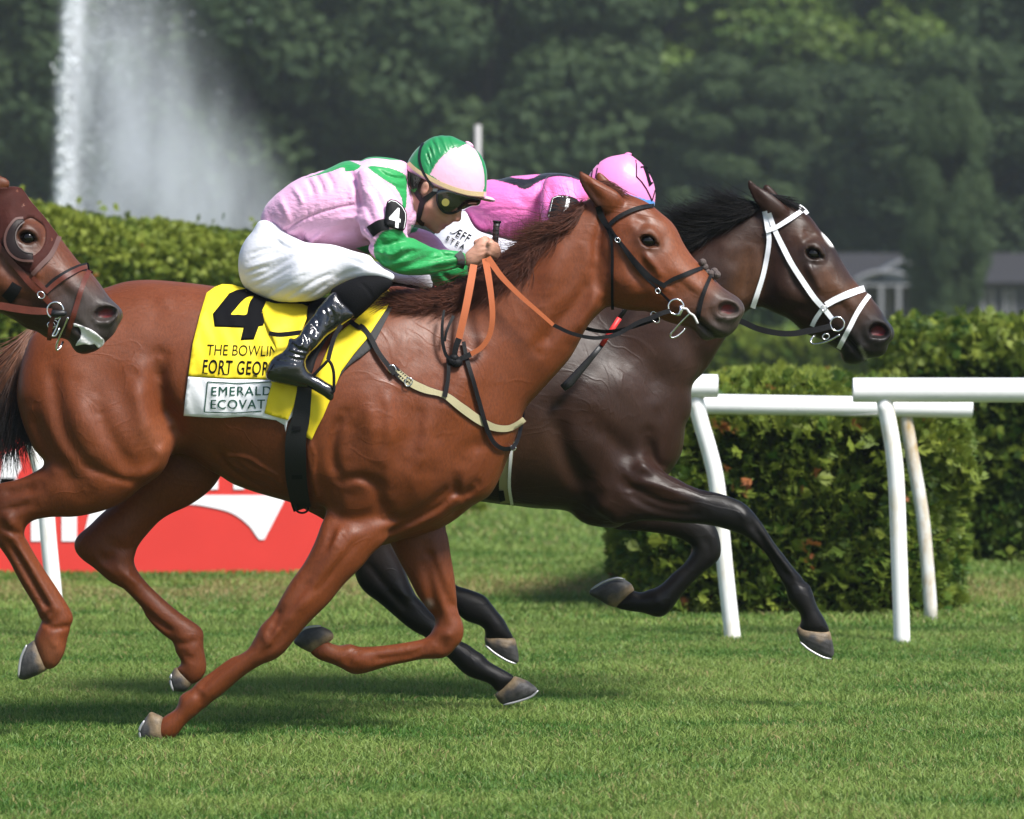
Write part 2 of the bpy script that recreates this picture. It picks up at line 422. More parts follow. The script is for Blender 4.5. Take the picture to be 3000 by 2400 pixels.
def sheet(name, outline, hm, m, parent, off=.004, th=.003, grid=9, dep=None, smooth=True, wrinkle=None, hole=None):
    """a cloth patch bounded by a picture outline, draped at hm (or dep(px)->depth), with thickness"""
    b = spline(outline, grid, True) if smooth else np.concatenate([np.stack([a + (c - a) * t for t in np.arange(0, 1, min(1, grid / (np.linalg.norm(c - a) + 1e-6)))]) for a, c in zip(np.asarray(outline, float), np.roll(np.asarray(outline, float), -1, 0))])
    lo, hi = b.min(0), b.max(0)
    gx, gy = np.meshgrid(np.arange(lo[0], hi[0], grid), np.arange(lo[1], hi[1], grid)); gx = gx + (np.arange(gx.shape[0]) % 2)[:, None] * grid * .5
    d, ins = seg_dist(gx, gy, b); keep = ins & (d > grid * .6)
    nb = len(b); E = [(i, (i + 1) % nb) for i in range(nb)]; bb = b
    if hole is not None:
        hb = spline(hole, grid, True); dh, ih = seg_dist(gx, gy, hb); keep &= ~ih & (dh > grid * .6); nh = len(hb)
        bb = np.concatenate([b, hb]); E += [(nb + i, nb + (i + 1) % nh) for i in range(nh)]
    pts = np.concatenate([bb, np.stack([gx[keep], gy[keep]], 1)])
    r = delaunay_2d_cdt([Vector(p) for p in pts], E, [], 1, 1e-4)
    p2 = np.array([(v.x, v.y) for v in r[0]]); tri = [tuple(t) for t in r[2]]
    if hole is not None:
        cen = p2[np.array(tri)].mean(1); _, ih = seg_dist(cen[:, 0], cen[:, 1], hb); tri = [t for t, q in zip(tri, ih) if not q]
    dd = hm.px(p2) if dep is None else dep(p2)
    if wrinkle is not None: dd = dd + wrinkle(p2)
    fr = W3(p2, dd - off - th); bk = W3(p2, dd - off); n = len(p2)
    # orientation: front faces the camera (-y)
    a, c, e = fr[[t[0] for t in tri]], fr[[t[1] for t in tri]], fr[[t[2] for t in tri]]
    ny = np.cross(c - a, e - a)[:, 1]
    tri = [t if y < 0 else t[::-1] for t, y in zip(tri, ny)]
    from collections import Counter
    ed = Counter()
    for t in tri:
        for i in range(3): ed[(t[i], t[(i + 1) % 3])] += 1
    rim = [(a, b) for (a, b) in ed if (b, a) not in ed]
    f = tri + [tuple(i + n for i in t[::-1]) for t in tri] + [(b, a, a + n, b + n) for a, b in rim]
    return mk(name, np.concatenate([fr, bk]), f, m, parent, True), p2, dd
def lettering(name, text, p0, height, hm, m, parent, ux=(1, 0), uy=None, off=.009, squash=1., bold=0., serif=0., dep=None, shear=0., space=1.):
    """flat print: built-in font outlines laid on the cloth; p0 = left end of the baseline (px), ux = writing direction"""
    cu = bpy.data.curves.new(name, 'FONT'); cu.body = text; cu.size = 1; cu.offset = bold; cu.shear = shear; cu.space_character = space
    ob = bpy.data.objects.new(name, cu); COL.objects.link(ob)
    dg = bpy.context.evaluated_depsgraph_get(); dg.update(); me = bpy.data.meshes.new_from_object(ob.evaluated_get(dg))
    bpy.data.objects.remove(ob); bpy.data.curves.remove(cu)
    bm = bmesh.new(); bm.from_mesh(me); bmesh.ops.triangulate(bm, faces=bm.faces)
    lim = 12 / height
    for _ in range(4):
        es = [e for e in bm.edges if e.calc_length() > lim]
        if not es: break
        bmesh.ops.subdivide_edges(bm, edges=es, cuts=1); bmesh.ops.triangulate(bm, faces=bm.faces)
    v = np.array([(q.co.x, q.co.y) for q in bm.verts]); bm.verts.ensure_lookup_table(); f = [tuple(x.index for x in q.verts) for q in bm.faces]
    bm.free(); bpy.data.meshes.remove(me)
    return print_on(name, v, f, p0, height / .73, hm, m, parent, ux, uy, off, squash, dep)
def print_on(name, v, f, p0, s, hm, m, parent, ux, uy, off, squash, dep):
    ux = np.array(ux, float); ux /= np.linalg.norm(ux); uy = np.array((ux[1], -ux[0])) if uy is None else np.array(uy, float) / np.linalg.norm(uy)
    p = np.array(p0, float) + s * (v[:, :1] * ux * squash + v[:, 1:] * uy)
    y = (hm.px(p) if dep is None else dep(p)) - off
    w = W3(p, y)
    if len(f):
        a, b, c = (w[[t[i] for t in f]] for i in range(3)); ny = np.cross(b - a, c - a)[:, 1]
        f = [t if q < 0 else t[::-1] for t, q in zip(f, ny)]
    return mk(name, w, f, m, parent, False)
def bars(name, lines, wpx, hm, m, parent, off=.009, dep=None):
    """printed strokes: list of picture polylines, wpx wide"""
    b = MB()
    for n_, l in enumerate(lines):
        l = np.asarray(l, float); q = np.concatenate([l[i] + (l[i + 1] - l[i]) * np.linspace(0, 1, max(2, int(np.linalg.norm(l[i + 1] - l[i]) / 8)))[:, None] for i in range(len(l) - 1)])
        keep = np.concatenate([[True], np.linalg.norm(np.diff(q, axis=0), axis=1) > 1e-6]); q = q[keep]
        t = np.gradient(q, axis=0); t /= np.linalg.norm(t, axis=1)[:, None] + 1e-9; nn = np.stack([-t[:, 1], t[:, 0]], 1) * wpx * .5
        a, c = q + nn, q - nn; fa = (hm.px if dep is None else dep)
        v = np.concatenate([W3(a, fa(a) - off - .0003 * (n_ % 5)), W3(c, fa(c) - off - .0003 * (n_ % 5))]); k = len(q)
        b.add(v, [(i, i + k, i + k + 1, i + 1) for i in range(k - 1)])
    return b.build(name, m, parent, False)
def ring(mb, c, r, th, n=28, rx=1., ang=0., yt=0.):
    """torus facing the camera at picture point c=(px,py,y), radius r m"""
    a = np.arange(n) / n * 2 * math.pi; x0, z0 = float(wx(c[0], c[2])), float(wz(c[1], c[2])); ca, sa = math.cos(R(ang)), math.sin(R(ang))
    u, v = np.cos(a) * r * rx, np.sin(a) * r
    p = np.stack([x0 + u * ca + v * sa, c[2] + yt * np.cos(a) * r, z0 - u * sa + v * ca], 1)
    return mb.tube(p, th, 8, closed=True)
# ------------------------------------------------------------------ the place
def leafmat(name, c1, c2, rough=.55, trans=.25):
    m = bpy.data.materials.new(name); m.use_nodes = True; nt = m.node_tree; N = nt.nodes; L = nt.links; b = N['Principled BSDF']
    a = N.new('ShaderNodeVertexColor'); a.layer_name = 'tint'; b.inputs['Roughness'].default_value = rough; b.inputs['Specular IOR Level'].default_value = .3
    sep = N.new('ShaderNodeSeparateColor'); L.new(a.outputs[0], sep.inputs[0])
    mx = N.new('ShaderNodeMix'); mx.data_type = 'RGBA'; mx.inputs[6].default_value = (*c1, 1); mx.inputs[7].default_value = (*c2, 1); L.new(sep.outputs[0], mx.inputs[0])
    br = N.new('ShaderNodeMix'); br.data_type = 'RGBA'; br.inputs[7].default_value = (.30, .085, .03, 1); L.new(mx.outputs[2], br.inputs[6]); L.new(sep.outputs[1], br.inputs[0])
    L.new(br.outputs[2], b.inputs['Base Color'])
    t = N.new('ShaderNodeBsdfTranslucent'); L.new(br.outputs[2], t.inputs[0]); ms = N.new('ShaderNodeMixShader'); ms.inputs[0].default_value = trans
    L.new(b.outputs[0], ms.inputs[1]); L.new(t.outputs[0], ms.inputs[2]); L.new(ms.outputs[0], N['Material Output'].inputs[0])
    return m
# turf: one sheet to the horizon, mown, with a dry strip along the rail
def turfmat():
    m = mat('turf', (.040, .075, .016), .8, .15); N = m.node_tree.nodes; L = m.node_tree.links; b = N['Principled BSDF']
    g = N.new('ShaderNodeNewGeometry'); mp = N.new('ShaderNodeMapping'); mp.inputs['Scale'].default_value = (.7, 1.6, 1); L.new(g.outputs['Position'], mp.inputs[0])
    n1 = N.new('ShaderNodeTexNoise'); n1.inputs['Scale'].default_value = 2.2; n1.inputs['Detail'].default_value = 8; n1.inputs['Roughness'].default_value = .7; L.new(mp.outputs[0], n1.inputs[0])
    r1 = N.new('ShaderNodeValToRGB'); e = r1.color_ramp.elements; e[0].position = .32; e[0].color = (.040, .085, .014, 1); e[1].position = .7; e[1].color = (.125, .155, .040, 1); L.new(n1.outputs[0], r1.inputs[0])
    sp = N.new('ShaderNodeSeparateXYZ'); L.new(g.outputs['Position'], sp.inputs[0])
    n2 = N.new('ShaderNodeTexNoise'); n2.inputs['Scale'].default_value = 1.3; n2.inputs['Detail'].default_value = 6; L.new(g.outputs['Position'], n2.inputs[0])
    def band(y0, y1, s):
        a = N.new('ShaderNodeMapRange'); a.inputs[1].default_value = y0 - s; a.inputs[2].default_value = y0 + s; c = N.new('ShaderNodeMapRange'); c.inputs[1].default_value = y1 - s; c.inputs[2].default_value = y1 + s; c.inputs[3].default_value = 1; c.inputs[4].default_value = 0
        L.new(sp.outputs[1], a.inputs[0]); L.new(sp.outputs[1], c.inputs[0]); mu = N.new('ShaderNodeMath'); mu.operation = 'MULTIPLY'; L.new(a.outputs[0], mu.inputs[0]); L.new(c.outputs[0], mu.inputs[1]); return mu.outputs[0]
    k = band(6.3, 7.9, .5); rr = N.new('ShaderNodeMapRange'); rr.inputs[1].default_value = .32; rr.inputs[2].default_value = .62; L.new(n2.outputs[0], rr.inputs[0])
    mu = N.new('ShaderNodeMath'); mu.operation = 'MULTIPLY'; L.new(k, mu.inputs[0]); L.new(rr.outputs[0], mu.inputs[1])
    mx = N.new('ShaderNodeMix'); mx.data_type = 'RGBA'; mx.inputs[7].default_value = (.22, .17, .07, 1); L.new(mu.outputs[0], mx.inputs[0]); L.new(r1.outputs[0], mx.inputs[6])
    far = N.new('ShaderNodeMapRange'); far.inputs[1].default_value = 24; far.inputs[2].default_value = 60; L.new(sp.outputs[1], far.inputs[0])
    rf = N.new('ShaderNodeValToRGB'); e = rf.color_ramp.elements; e[0].position = .4; e[0].color = (.10, .15, .035, 1); e[1].position = .62; e[1].color = (.34, .29, .10, 1); n3 = N.new('ShaderNodeTexNoise'); n3.inputs['Scale'].default_value = .12; n3.inputs['Detail'].default_value = 5; L.new(g.outputs['Position'], n3.inputs[0]); L.new(n3.outputs[0], rf.inputs[0])
    m2 = N.new('ShaderNodeMix'); m2.data_type = 'RGBA'; L.new(far.outputs[0], m2.inputs[0]); L.new(mx.outputs[2], m2.inputs[6]); L.new(rf.outputs[0], m2.inputs[7]); L.new(m2.outputs[2], b.inputs['Base Color'])
    n4 = N.new('ShaderNodeTexNoise'); n4.inputs['Scale'].default_value = 40; n4.inputs['Detail'].default_value = 6; L.new(g.outputs['Position'], n4.inputs[0]); bp = N.new('ShaderNodeBump'); bp.inputs['Distance'].default_value = .03; L.new(n4.outputs[0], bp.inputs['Height']); L.new(bp.outputs[0], b.inputs['Normal'])
    return m
MTURF = turfmat()
tag(mk('ground', [(-400, -60, 0), (400, -60, 0), (400, 900, 0), (-400, 900, 0)], [(0, 1, 2, 3)], MTURF, None, False), kind='structure')
# grass blades
def vnoise(x, y, s, seed):
    g = np.random.default_rng(seed); t = g.random((64, 64)); u, v = x * s, y * s; i, j = np.floor(u).astype(int), np.floor(v).astype(int); fu, fv = u - i, v - j; fu = fu * fu * (3 - 2 * fu); fv = fv * fv * (3 - 2 * fv)
    q = lambda a, b: t[a % 64, b % 64]
    return q(i, j) * (1 - fu) * (1 - fv) + q(i + 1, j) * fu * (1 - fv) + q(i, j + 1) * (1 - fu) * fv + q(i + 1, j + 1) * fu * fv
MGRASS = leafmat('grass_blade', (.056, .150, .021), (.225, .310, .074), .5, .4)
N_ = MGRASS.node_tree.nodes
for n in N_:
    if n.type == 'MIX' and tuple(round(q, 3) for q in n.inputs[7].default_value[:3]) == (.3, .085, .03): n.inputs[7].default_value = (.34, .27, .12, 1)
def grass(n, y0, y1, hgt, wid, seed):
    g = np.random.default_rng(seed)
    d0, d1 = D0 + y0, D0 + y1; D = np.sqrt(g.random(n) * (d1**2 - d0**2) + d0**2); Y = D - D0
    X = (g.random(n) - .5) * (D / FP * 3000 * 1.16)
    c = .5 * vnoise(X * .6, Y * 1.5, 2.1, 3) + .3 * vnoise(X * .7, Y * 1.4, 6.7, 4) + .2 * vnoise(X, Y, 19, 5)
    hh = hgt * (.45 + .9 * c) * g.uniform(.55, 1.25, n); ww = wid * g.uniform(.7, 1.3, n)
    az = g.uniform(0, 2 * math.pi, n); ln = g.normal(.0, 1.15, n) * hh; lx = np.cos(az) * np.abs(ln) + .25 * hh * (vnoise(X, Y, 4.3, 9) - .5) * 2; ly = np.sin(az) * np.abs(ln)
    wa = g.uniform(0, math.pi, n); wx_, wy_ = np.cos(wa) * ww, np.sin(wa) * ww * .6
    z0 = np.zeros(n) - .002
    b0 = np.stack([X - wx_, Y - wy_, z0], 1); b1 = np.stack([X + wx_, Y + wy_, z0], 1); m0 = np.stack([X - wx_ * .8 + lx * .35, Y - wy_ * .8 + ly * .35, hh * .62], 1); m1 = np.stack([X + wx_ * .8 + lx * .35, Y + wy_ * .8 + ly * .35, hh * .62], 1)
    t = np.stack([X + lx, Y + ly, hh], 1)
    V = np.stack([b0, b1, m1, m0, t], 1).reshape(-1, 3); k = np.arange(n)[:, None] * 5
    F = np.concatenate([k + np.array([[0, 1, 2]]), k + np.array([[0, 2, 3]]), k + np.array([[3, 2, 4]])])
    dry = (g.random(n) < .05 + .10 * (vnoise(X, Y, 3.3, 17) > .68) + .62 * np.exp(-((Y - 6.9) / .8)**2) * (vnoise(X, Y, 1.1, 11) > .3)).astype(float) * g.uniform(.5, 1, n)
    tint = np.clip(.42 + 1.05 * (c - .42) / .5 + g.normal(0, .24, n), 0, 1)
    return V, F, np.repeat(np.stack([tint, dry, np.zeros(n)], 1), 5, 0)
V1, F1, C1 = grass(300000, -2.35, 4.6, .026, .0023, 21); V2, F2, C2 = grass(110000, 4.6, 10.5, .03, .0036, 22)
V3, F3, C3 = grass(70000, 10.5, 26, .035, .006, 23)
gr = mk('grass', np.concatenate([V1, V2, V3]), np.concatenate([F1, F2 + len(V1), F3 + len(V1) + len(V2)]), MGRASS, None, False); colour(gr, np.concatenate([C1, C2, C3]), 'tint'); tag(gr, 'short mown green turf grass', kind='stuff')

# hedges: dark twiggy core plus sprays of scale leaves
MHEDGE = leafmat('cedar_spray', (.036, .095, .012), (.210, .250, .032), .55, .3)
MCORE = mat('hedge_core', (.020, .034, .009), .9, .1, var=.5, vscale=9, bump=.05, bscale=14)
def spray(g):
    """one flat cedar fan, about 1 unit long"""
    v = []; f = []
    for s, a0, l in [(0, 0, 1.0), (.25, .7, .62), (.25, -.7, .62), (.5, .6, .5), (.5, -.6, .5), (.75, .5, .32), (.75, -.5, .32)]:
        b = np.array([s * .8, 0, 0.]); d = np.array([math.cos(a0), math.sin(a0), g.uniform(-.25, .25)]); p = np.array([-d[1], d[0], 0]) * .085
        i = len(v); m_ = b + d * l * .55; t = b + d * l; v += [b - p * .5, b + p * .5, m_ + p, t, m_ - p]; f += [(i, i + 1, i + 2), (i, i + 2, i + 4), (i + 4, i + 2, i + 3)]
    return np.array(v), np.array(f)
def foliage(pts, nrm, size, g, lit=None, droop=.2, brown=.004):
    sp = [spray(g) for _ in range(6)]; V = []; F = []; C = []; base = 0; n = len(pts)
    for k in range(6):
        ix = np.arange(k, n, 6); v, f = sp[k]; m = len(ix)
        d = nrm[ix] + g.normal(0, .55, (m, 3)); d[:, 2] -= droop; d /= np.linalg.norm(d, axis=1)[:, None]
        r = g.normal(0, 1, (m, 3)); u = np.cross(d, r); u /= np.linalg.norm(u, axis=1)[:, None]; w = np.cross(d, u); s = size * np.clip(np.exp(g.normal(0, .32, m)), .5, 1.6)
        P_ = pts[ix][:, None] + s[:, None, None] * (v[None, :, :1] * d[:, None] + v[None, :, 1:2] * u[:, None] + v[None, :, 2:] * w[:, None])
        V.append(P_.reshape(-1, 3)); F.append((f[None] + (np.arange(m) * len(v))[:, None, None] + base).reshape(-1, 3)); base += m * len(v)
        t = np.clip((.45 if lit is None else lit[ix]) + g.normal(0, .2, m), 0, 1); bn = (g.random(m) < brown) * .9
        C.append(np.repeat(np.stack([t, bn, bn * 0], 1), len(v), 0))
    return np.concatenate(V), np.concatenate(F), np.concatenate(C)
def hedge(label, path, depth, heights, dens, size, seed, name='hedge', round_=.16, back=True, brown=.004, patches=(), shag=.10, lift=0.):
    """path: ground polyline of the front face [(x,y)], body extends away by depth; heights along the path"""
    g = np.random.default_rng(seed); path = np.array(path, float); e = empty(name, label, 'hedge')
    L_ = np.concatenate([[0], np.cumsum(np.linalg.norm(np.diff(path, axis=0), axis=1))]); tot = L_[-1]
    def front(s): return np.stack([np.interp(s, L_, path[:, 0]), np.interp(s, L_, path[:, 1])], 1)
    hs = np.atleast_1d(heights); H = lambda s: np.interp(s, np.linspace(0, tot, len(hs)), hs)
    # core
    ss = np.linspace(.34, tot - .34, max(6, int(tot / .25))); fr = front(ss); t = np.gradient(fr, axis=0); t /= np.linalg.norm(t, axis=1)[:, None]; nn = np.stack([-t[:, 1], t[:, 0]], 1); nn *= np.sign(nn[:, 1:2]) * 1.0
    b = MB(); prof = [(.16, 0), (.16, .7), (.30, .90), (depth * .5, .955), (depth - .22, .93), (depth - .1, .75), (depth - .1, 0)]
    rd = .40 * np.maximum(0, 1 - np.minimum(ss, tot - ss) / .55)**2; V = np.concatenate([np.column_stack([fr + nn * np.minimum(a + rd, depth * .5)[:, None] if a < depth * .5 else fr + nn * a, H(ss) * z]) for a, z in prof]); n = len(ss); m = len(prof)
    f = [(j * n + i, j * n + i + 1, (j + 1) * n + i + 1, (j + 1) * n + i) for j in range(m - 1) for i in range(n - 1)] + [tuple(j * n for j in range(m)), tuple(j * n + n - 1 for j in range(m))[::-1]]
    b.add(V, f); b.build('core', MCORE, e)
    # sprays on front, top, ends, back
    P_ = []; Q_ = []; T_ = []
    def put(s, off, z, q, lit): P_.append(np.column_stack([front(s) + nrm(s) * off[:, None], z])); Q_.append(q); T_.append(lit)
    def nrm(s): return np.stack([np.interp(s, ss, nn[:, 0]), np.interp(s, ss, nn[:, 1])], 1)
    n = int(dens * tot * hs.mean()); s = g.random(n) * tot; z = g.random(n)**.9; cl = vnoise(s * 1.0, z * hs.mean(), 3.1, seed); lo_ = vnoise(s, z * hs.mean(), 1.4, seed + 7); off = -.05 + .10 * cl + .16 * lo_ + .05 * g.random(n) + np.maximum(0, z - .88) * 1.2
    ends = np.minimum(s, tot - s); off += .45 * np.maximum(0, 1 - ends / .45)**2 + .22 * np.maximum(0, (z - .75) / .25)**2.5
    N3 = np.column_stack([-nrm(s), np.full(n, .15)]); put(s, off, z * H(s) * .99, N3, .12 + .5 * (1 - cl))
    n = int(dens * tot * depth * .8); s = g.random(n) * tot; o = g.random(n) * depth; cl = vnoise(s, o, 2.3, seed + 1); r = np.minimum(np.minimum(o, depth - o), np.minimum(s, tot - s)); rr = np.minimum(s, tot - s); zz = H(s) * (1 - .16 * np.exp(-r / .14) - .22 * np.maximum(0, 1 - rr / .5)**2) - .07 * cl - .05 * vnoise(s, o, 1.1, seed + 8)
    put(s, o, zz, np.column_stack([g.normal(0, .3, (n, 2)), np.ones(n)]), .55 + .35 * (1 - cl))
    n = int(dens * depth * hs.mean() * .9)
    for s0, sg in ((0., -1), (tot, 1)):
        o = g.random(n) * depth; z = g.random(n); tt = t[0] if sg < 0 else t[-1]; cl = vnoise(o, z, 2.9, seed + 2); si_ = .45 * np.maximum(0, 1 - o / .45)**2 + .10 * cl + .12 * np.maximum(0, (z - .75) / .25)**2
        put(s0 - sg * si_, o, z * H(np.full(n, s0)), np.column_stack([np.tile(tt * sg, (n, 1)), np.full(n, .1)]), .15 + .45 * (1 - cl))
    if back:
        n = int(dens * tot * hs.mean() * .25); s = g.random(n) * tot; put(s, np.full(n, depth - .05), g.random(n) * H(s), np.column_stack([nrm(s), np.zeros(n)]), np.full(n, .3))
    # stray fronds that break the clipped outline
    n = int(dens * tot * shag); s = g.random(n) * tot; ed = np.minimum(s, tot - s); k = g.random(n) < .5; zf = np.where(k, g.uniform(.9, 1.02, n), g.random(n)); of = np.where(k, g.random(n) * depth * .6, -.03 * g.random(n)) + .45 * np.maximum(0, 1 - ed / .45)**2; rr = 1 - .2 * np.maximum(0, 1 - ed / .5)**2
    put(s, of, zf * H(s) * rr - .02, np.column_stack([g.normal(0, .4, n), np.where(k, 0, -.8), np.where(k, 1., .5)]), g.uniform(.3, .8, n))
    P_ = np.concatenate(P_); Q_ = np.concatenate(Q_); T_ = np.concatenate(T_); Q_ /= np.linalg.norm(Q_, axis=1)[:, None]
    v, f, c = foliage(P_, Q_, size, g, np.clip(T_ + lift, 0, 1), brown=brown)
    for (x, y, z, r) in patches:
        d = np.linalg.norm(v - np.array([x, y, z]), axis=1); c[d < r, 1] = np.maximum(c[d < r, 1], .85)
    o = mk('foliage', v, f, MHEDGE, e, False); colour(o, c, 'tint'); o['kind'] = 'stuff'
    return e
def gx(px, d): return (px - 1500) / (FP / d)
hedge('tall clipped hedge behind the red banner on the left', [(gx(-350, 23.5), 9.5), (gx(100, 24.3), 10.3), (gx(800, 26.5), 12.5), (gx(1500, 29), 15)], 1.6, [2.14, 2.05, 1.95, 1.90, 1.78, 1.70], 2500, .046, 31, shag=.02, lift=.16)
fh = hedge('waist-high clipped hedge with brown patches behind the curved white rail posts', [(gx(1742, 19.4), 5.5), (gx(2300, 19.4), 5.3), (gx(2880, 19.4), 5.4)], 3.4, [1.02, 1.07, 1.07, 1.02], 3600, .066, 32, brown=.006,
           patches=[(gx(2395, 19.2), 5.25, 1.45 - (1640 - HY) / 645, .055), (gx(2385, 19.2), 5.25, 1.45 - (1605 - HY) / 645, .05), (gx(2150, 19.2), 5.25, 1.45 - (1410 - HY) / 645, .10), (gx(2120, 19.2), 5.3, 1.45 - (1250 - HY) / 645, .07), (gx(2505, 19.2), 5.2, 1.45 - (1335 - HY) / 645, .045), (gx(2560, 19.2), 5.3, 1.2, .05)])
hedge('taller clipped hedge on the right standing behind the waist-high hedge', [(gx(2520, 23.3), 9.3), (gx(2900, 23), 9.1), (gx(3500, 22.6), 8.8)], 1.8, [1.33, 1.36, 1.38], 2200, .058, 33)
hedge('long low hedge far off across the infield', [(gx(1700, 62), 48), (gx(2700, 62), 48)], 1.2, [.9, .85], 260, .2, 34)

# running rails
MRAIL = mat('white_rail_plastic', (.80, .80, .80), .38, .5, var=.04, vscale=3, bump=.0008, bscale=30)
MPOST = mat('stained_white_post', (.80, .80, .79), .45, .45, col2=(.55, .44, .25), vscale=5.5, stretch=(3, 3, .9), detail=7)
rp = [n for n in MPOST.node_tree.nodes if n.type == 'MAP_RANGE'][0]; rp.inputs[1].default_value = .52; rp.inputs[2].default_value = .82
def pipe(name, a, b, r, parent, m):
    mb = MB(); n = 24; a = np.array(a, float); b = np.array(b, float)
    mb.tube(np.stack([a, a + (b - a) * .004, a + (b - a) * .5, b - (b - a) * .004, b]), [r * .985, r, r, r, r * .985], n, cap=False, up=(0, 0, 1))
    mb.tube(np.stack([b, b - (b - a) / np.linalg.norm(b - a) * .12]), [r * .88, r * .88], n, up=(0, 0, 1)); mb.tube(np.stack([a, a + (b - a) / np.linalg.norm(b - a) * .12]), [r * .88, r * .88], n, up=(0, 0, 1))
    return mb.build(name, m, parent)
def post(pts, y, r, parent, m):
    q = W3(spline(P(pts), 25), y); q[-1, 2] = min(q[-1, 2], -.03); mb = MB(); mb.tube(q, r, 18); mb.tube(q[:2] + np.array([0, 0, .03]), [r * .7, r * .9], 12); o = mb.build('post', m, parent)
    return o
Y1 = 4.0
ra = empty('running_rail', 'white running rail whose round end stops behind the dark horse chest', 'rail')
pipe('rail', (-6, Y1 + .05, wz(1133, Y1)), (wx(2103, Y1), Y1, wz(1131, Y1)), .049, ra, MRAIL)
pA = post('p 2036,1160 2050,1225 2075,1310 2095,1390 2106,1470 2116,1580 2130,1720 2149,1890', Y1 + .02, .0345, ra, MPOST)
post('p 60,1150 78,1230 103,1320 124,1400 134,1480 143,1590 156,1720 172,1890', Y1 + .02, .0345, ra, MPOST)
rb = empty('running_rail', 'white running rail at the right edge, nearest to the horses', 'rail')
pipe('rail', (wx(2499, Y1 - .25), Y1 - .25, wz(1143, Y1 - .25)), (6, Y1 - .35, wz(1143, Y1 - .25)), .0512, rb, MRAIL)
post('p 2590,1170 2603,1235 2618,1328 2625,1398 2633,1600 2640,1800 2643,1893', Y1 - .25, .0345, rb, MPOST)
Y2r = 5.0
rc = empty('running_rail', 'white running rail behind, sagging, with a rust-stained post against the hedge', 'rail')
pipe('rail', (wx(1780, Y2r), Y2r - .1, wz(1178, Y2r)), (wx(2846, Y2r), Y2r, wz(1196, Y2r)), .0445, rc, MRAIL)
MRUST = mat('rusty_post', (.62, .62, .60), .5, .4, col2=(.36, .24, .09), vscale=6, stretch=(3, 3, 1.2), detail=8); rp = [n for n in MRUST.node_tree.nodes if n.type == 'MAP_RANGE'][0]; rp.inputs[1].default_value = .42; rp.inputs[2].default_value = .72
post('p 2648,1195 2658,1252 2675,1350 2688,1421 2703,1514 2716,1650 2728,1800', Y2r, .030, rc, MRUST)
mb = MB(); q = spline(P('K 150,1058 260,1052 420,1080 600,1090 760,1108 900,1110 1080,1112 1230,1105'), 12); mb.tube(W3(q, Y2r - .06), .0018, 5); mb.build('wire', mat('thin_wire', (.45, .45, .45), .5), rc)

# banner
YBN = 8.3; MRED = mat('red_banner_vinyl', (.60, .043, .035), .5, .3, var=.05, vscale=3, bump=.004, bscale=2.5); MBW = mat('banner_white', (.80, .80, .82), .5, .3)
bn = empty('banner', 'red and white advertising banner along the rail at the left', 'banner')
x0, x1, zb, zt = float(wx(-700, YBN)), float(wx(1010, YBN)), float(wz(1680, YBN)), float(wz(1150, YBN))
MB().box((x0, YBN, zb), (x1, YBN + .012, zt)).build('panel', MRED, bn, False)
def flat(name, pts, parent, m, y):
    o = sheet(name, P(pts) if isinstance(pts, str) else pts, None, m, parent, 0, .002, 24, dep=lambda p: np.full(len(p), y), smooth=False)[0]; o.data.polygons.foreach_set('use_smooth', np.zeros(len(o.data.polygons), bool)); return o
yb = YBN - .004
for q in ('H -60,70 0,0 110,0 60,40 -30,180', 'H 187,382 187,150 247,150 247,382', 'H 371,382 371,120 462,120 462,382', 'H 495,382 560,120 680,120 560,382', 'H 20,-140 100,-170 130,-60 60,60 -10,80', 'H 1245,70 1245,-180 1312,-180 1312,70', 'H 1405,70 1405,-180 1470,-180 1470,70', 'H 1560,70 1560,-180 1625,-180 1625,70', 'H 187,140 187,100 247,100 247,140'):
    flat('lettering', q, bn, MBW, yb)
sw = np.concatenate([P('H 1040,104 1725,104 1700,160'), spline(P('H 1590,372 1560,372 1500,290 1400,215 1280,180 1150,160 1060,168 1000,200'), 14)])
flat('emblem', sw, bn, MBW, yb)
for px in (-300, 300, 900): MB().tube(W3(np.array([(px, 1140), (px, 1700)]), YBN + .04), .022, 10).build('stake', mat('grey_stake', (.35, .35, .36), .5), bn)

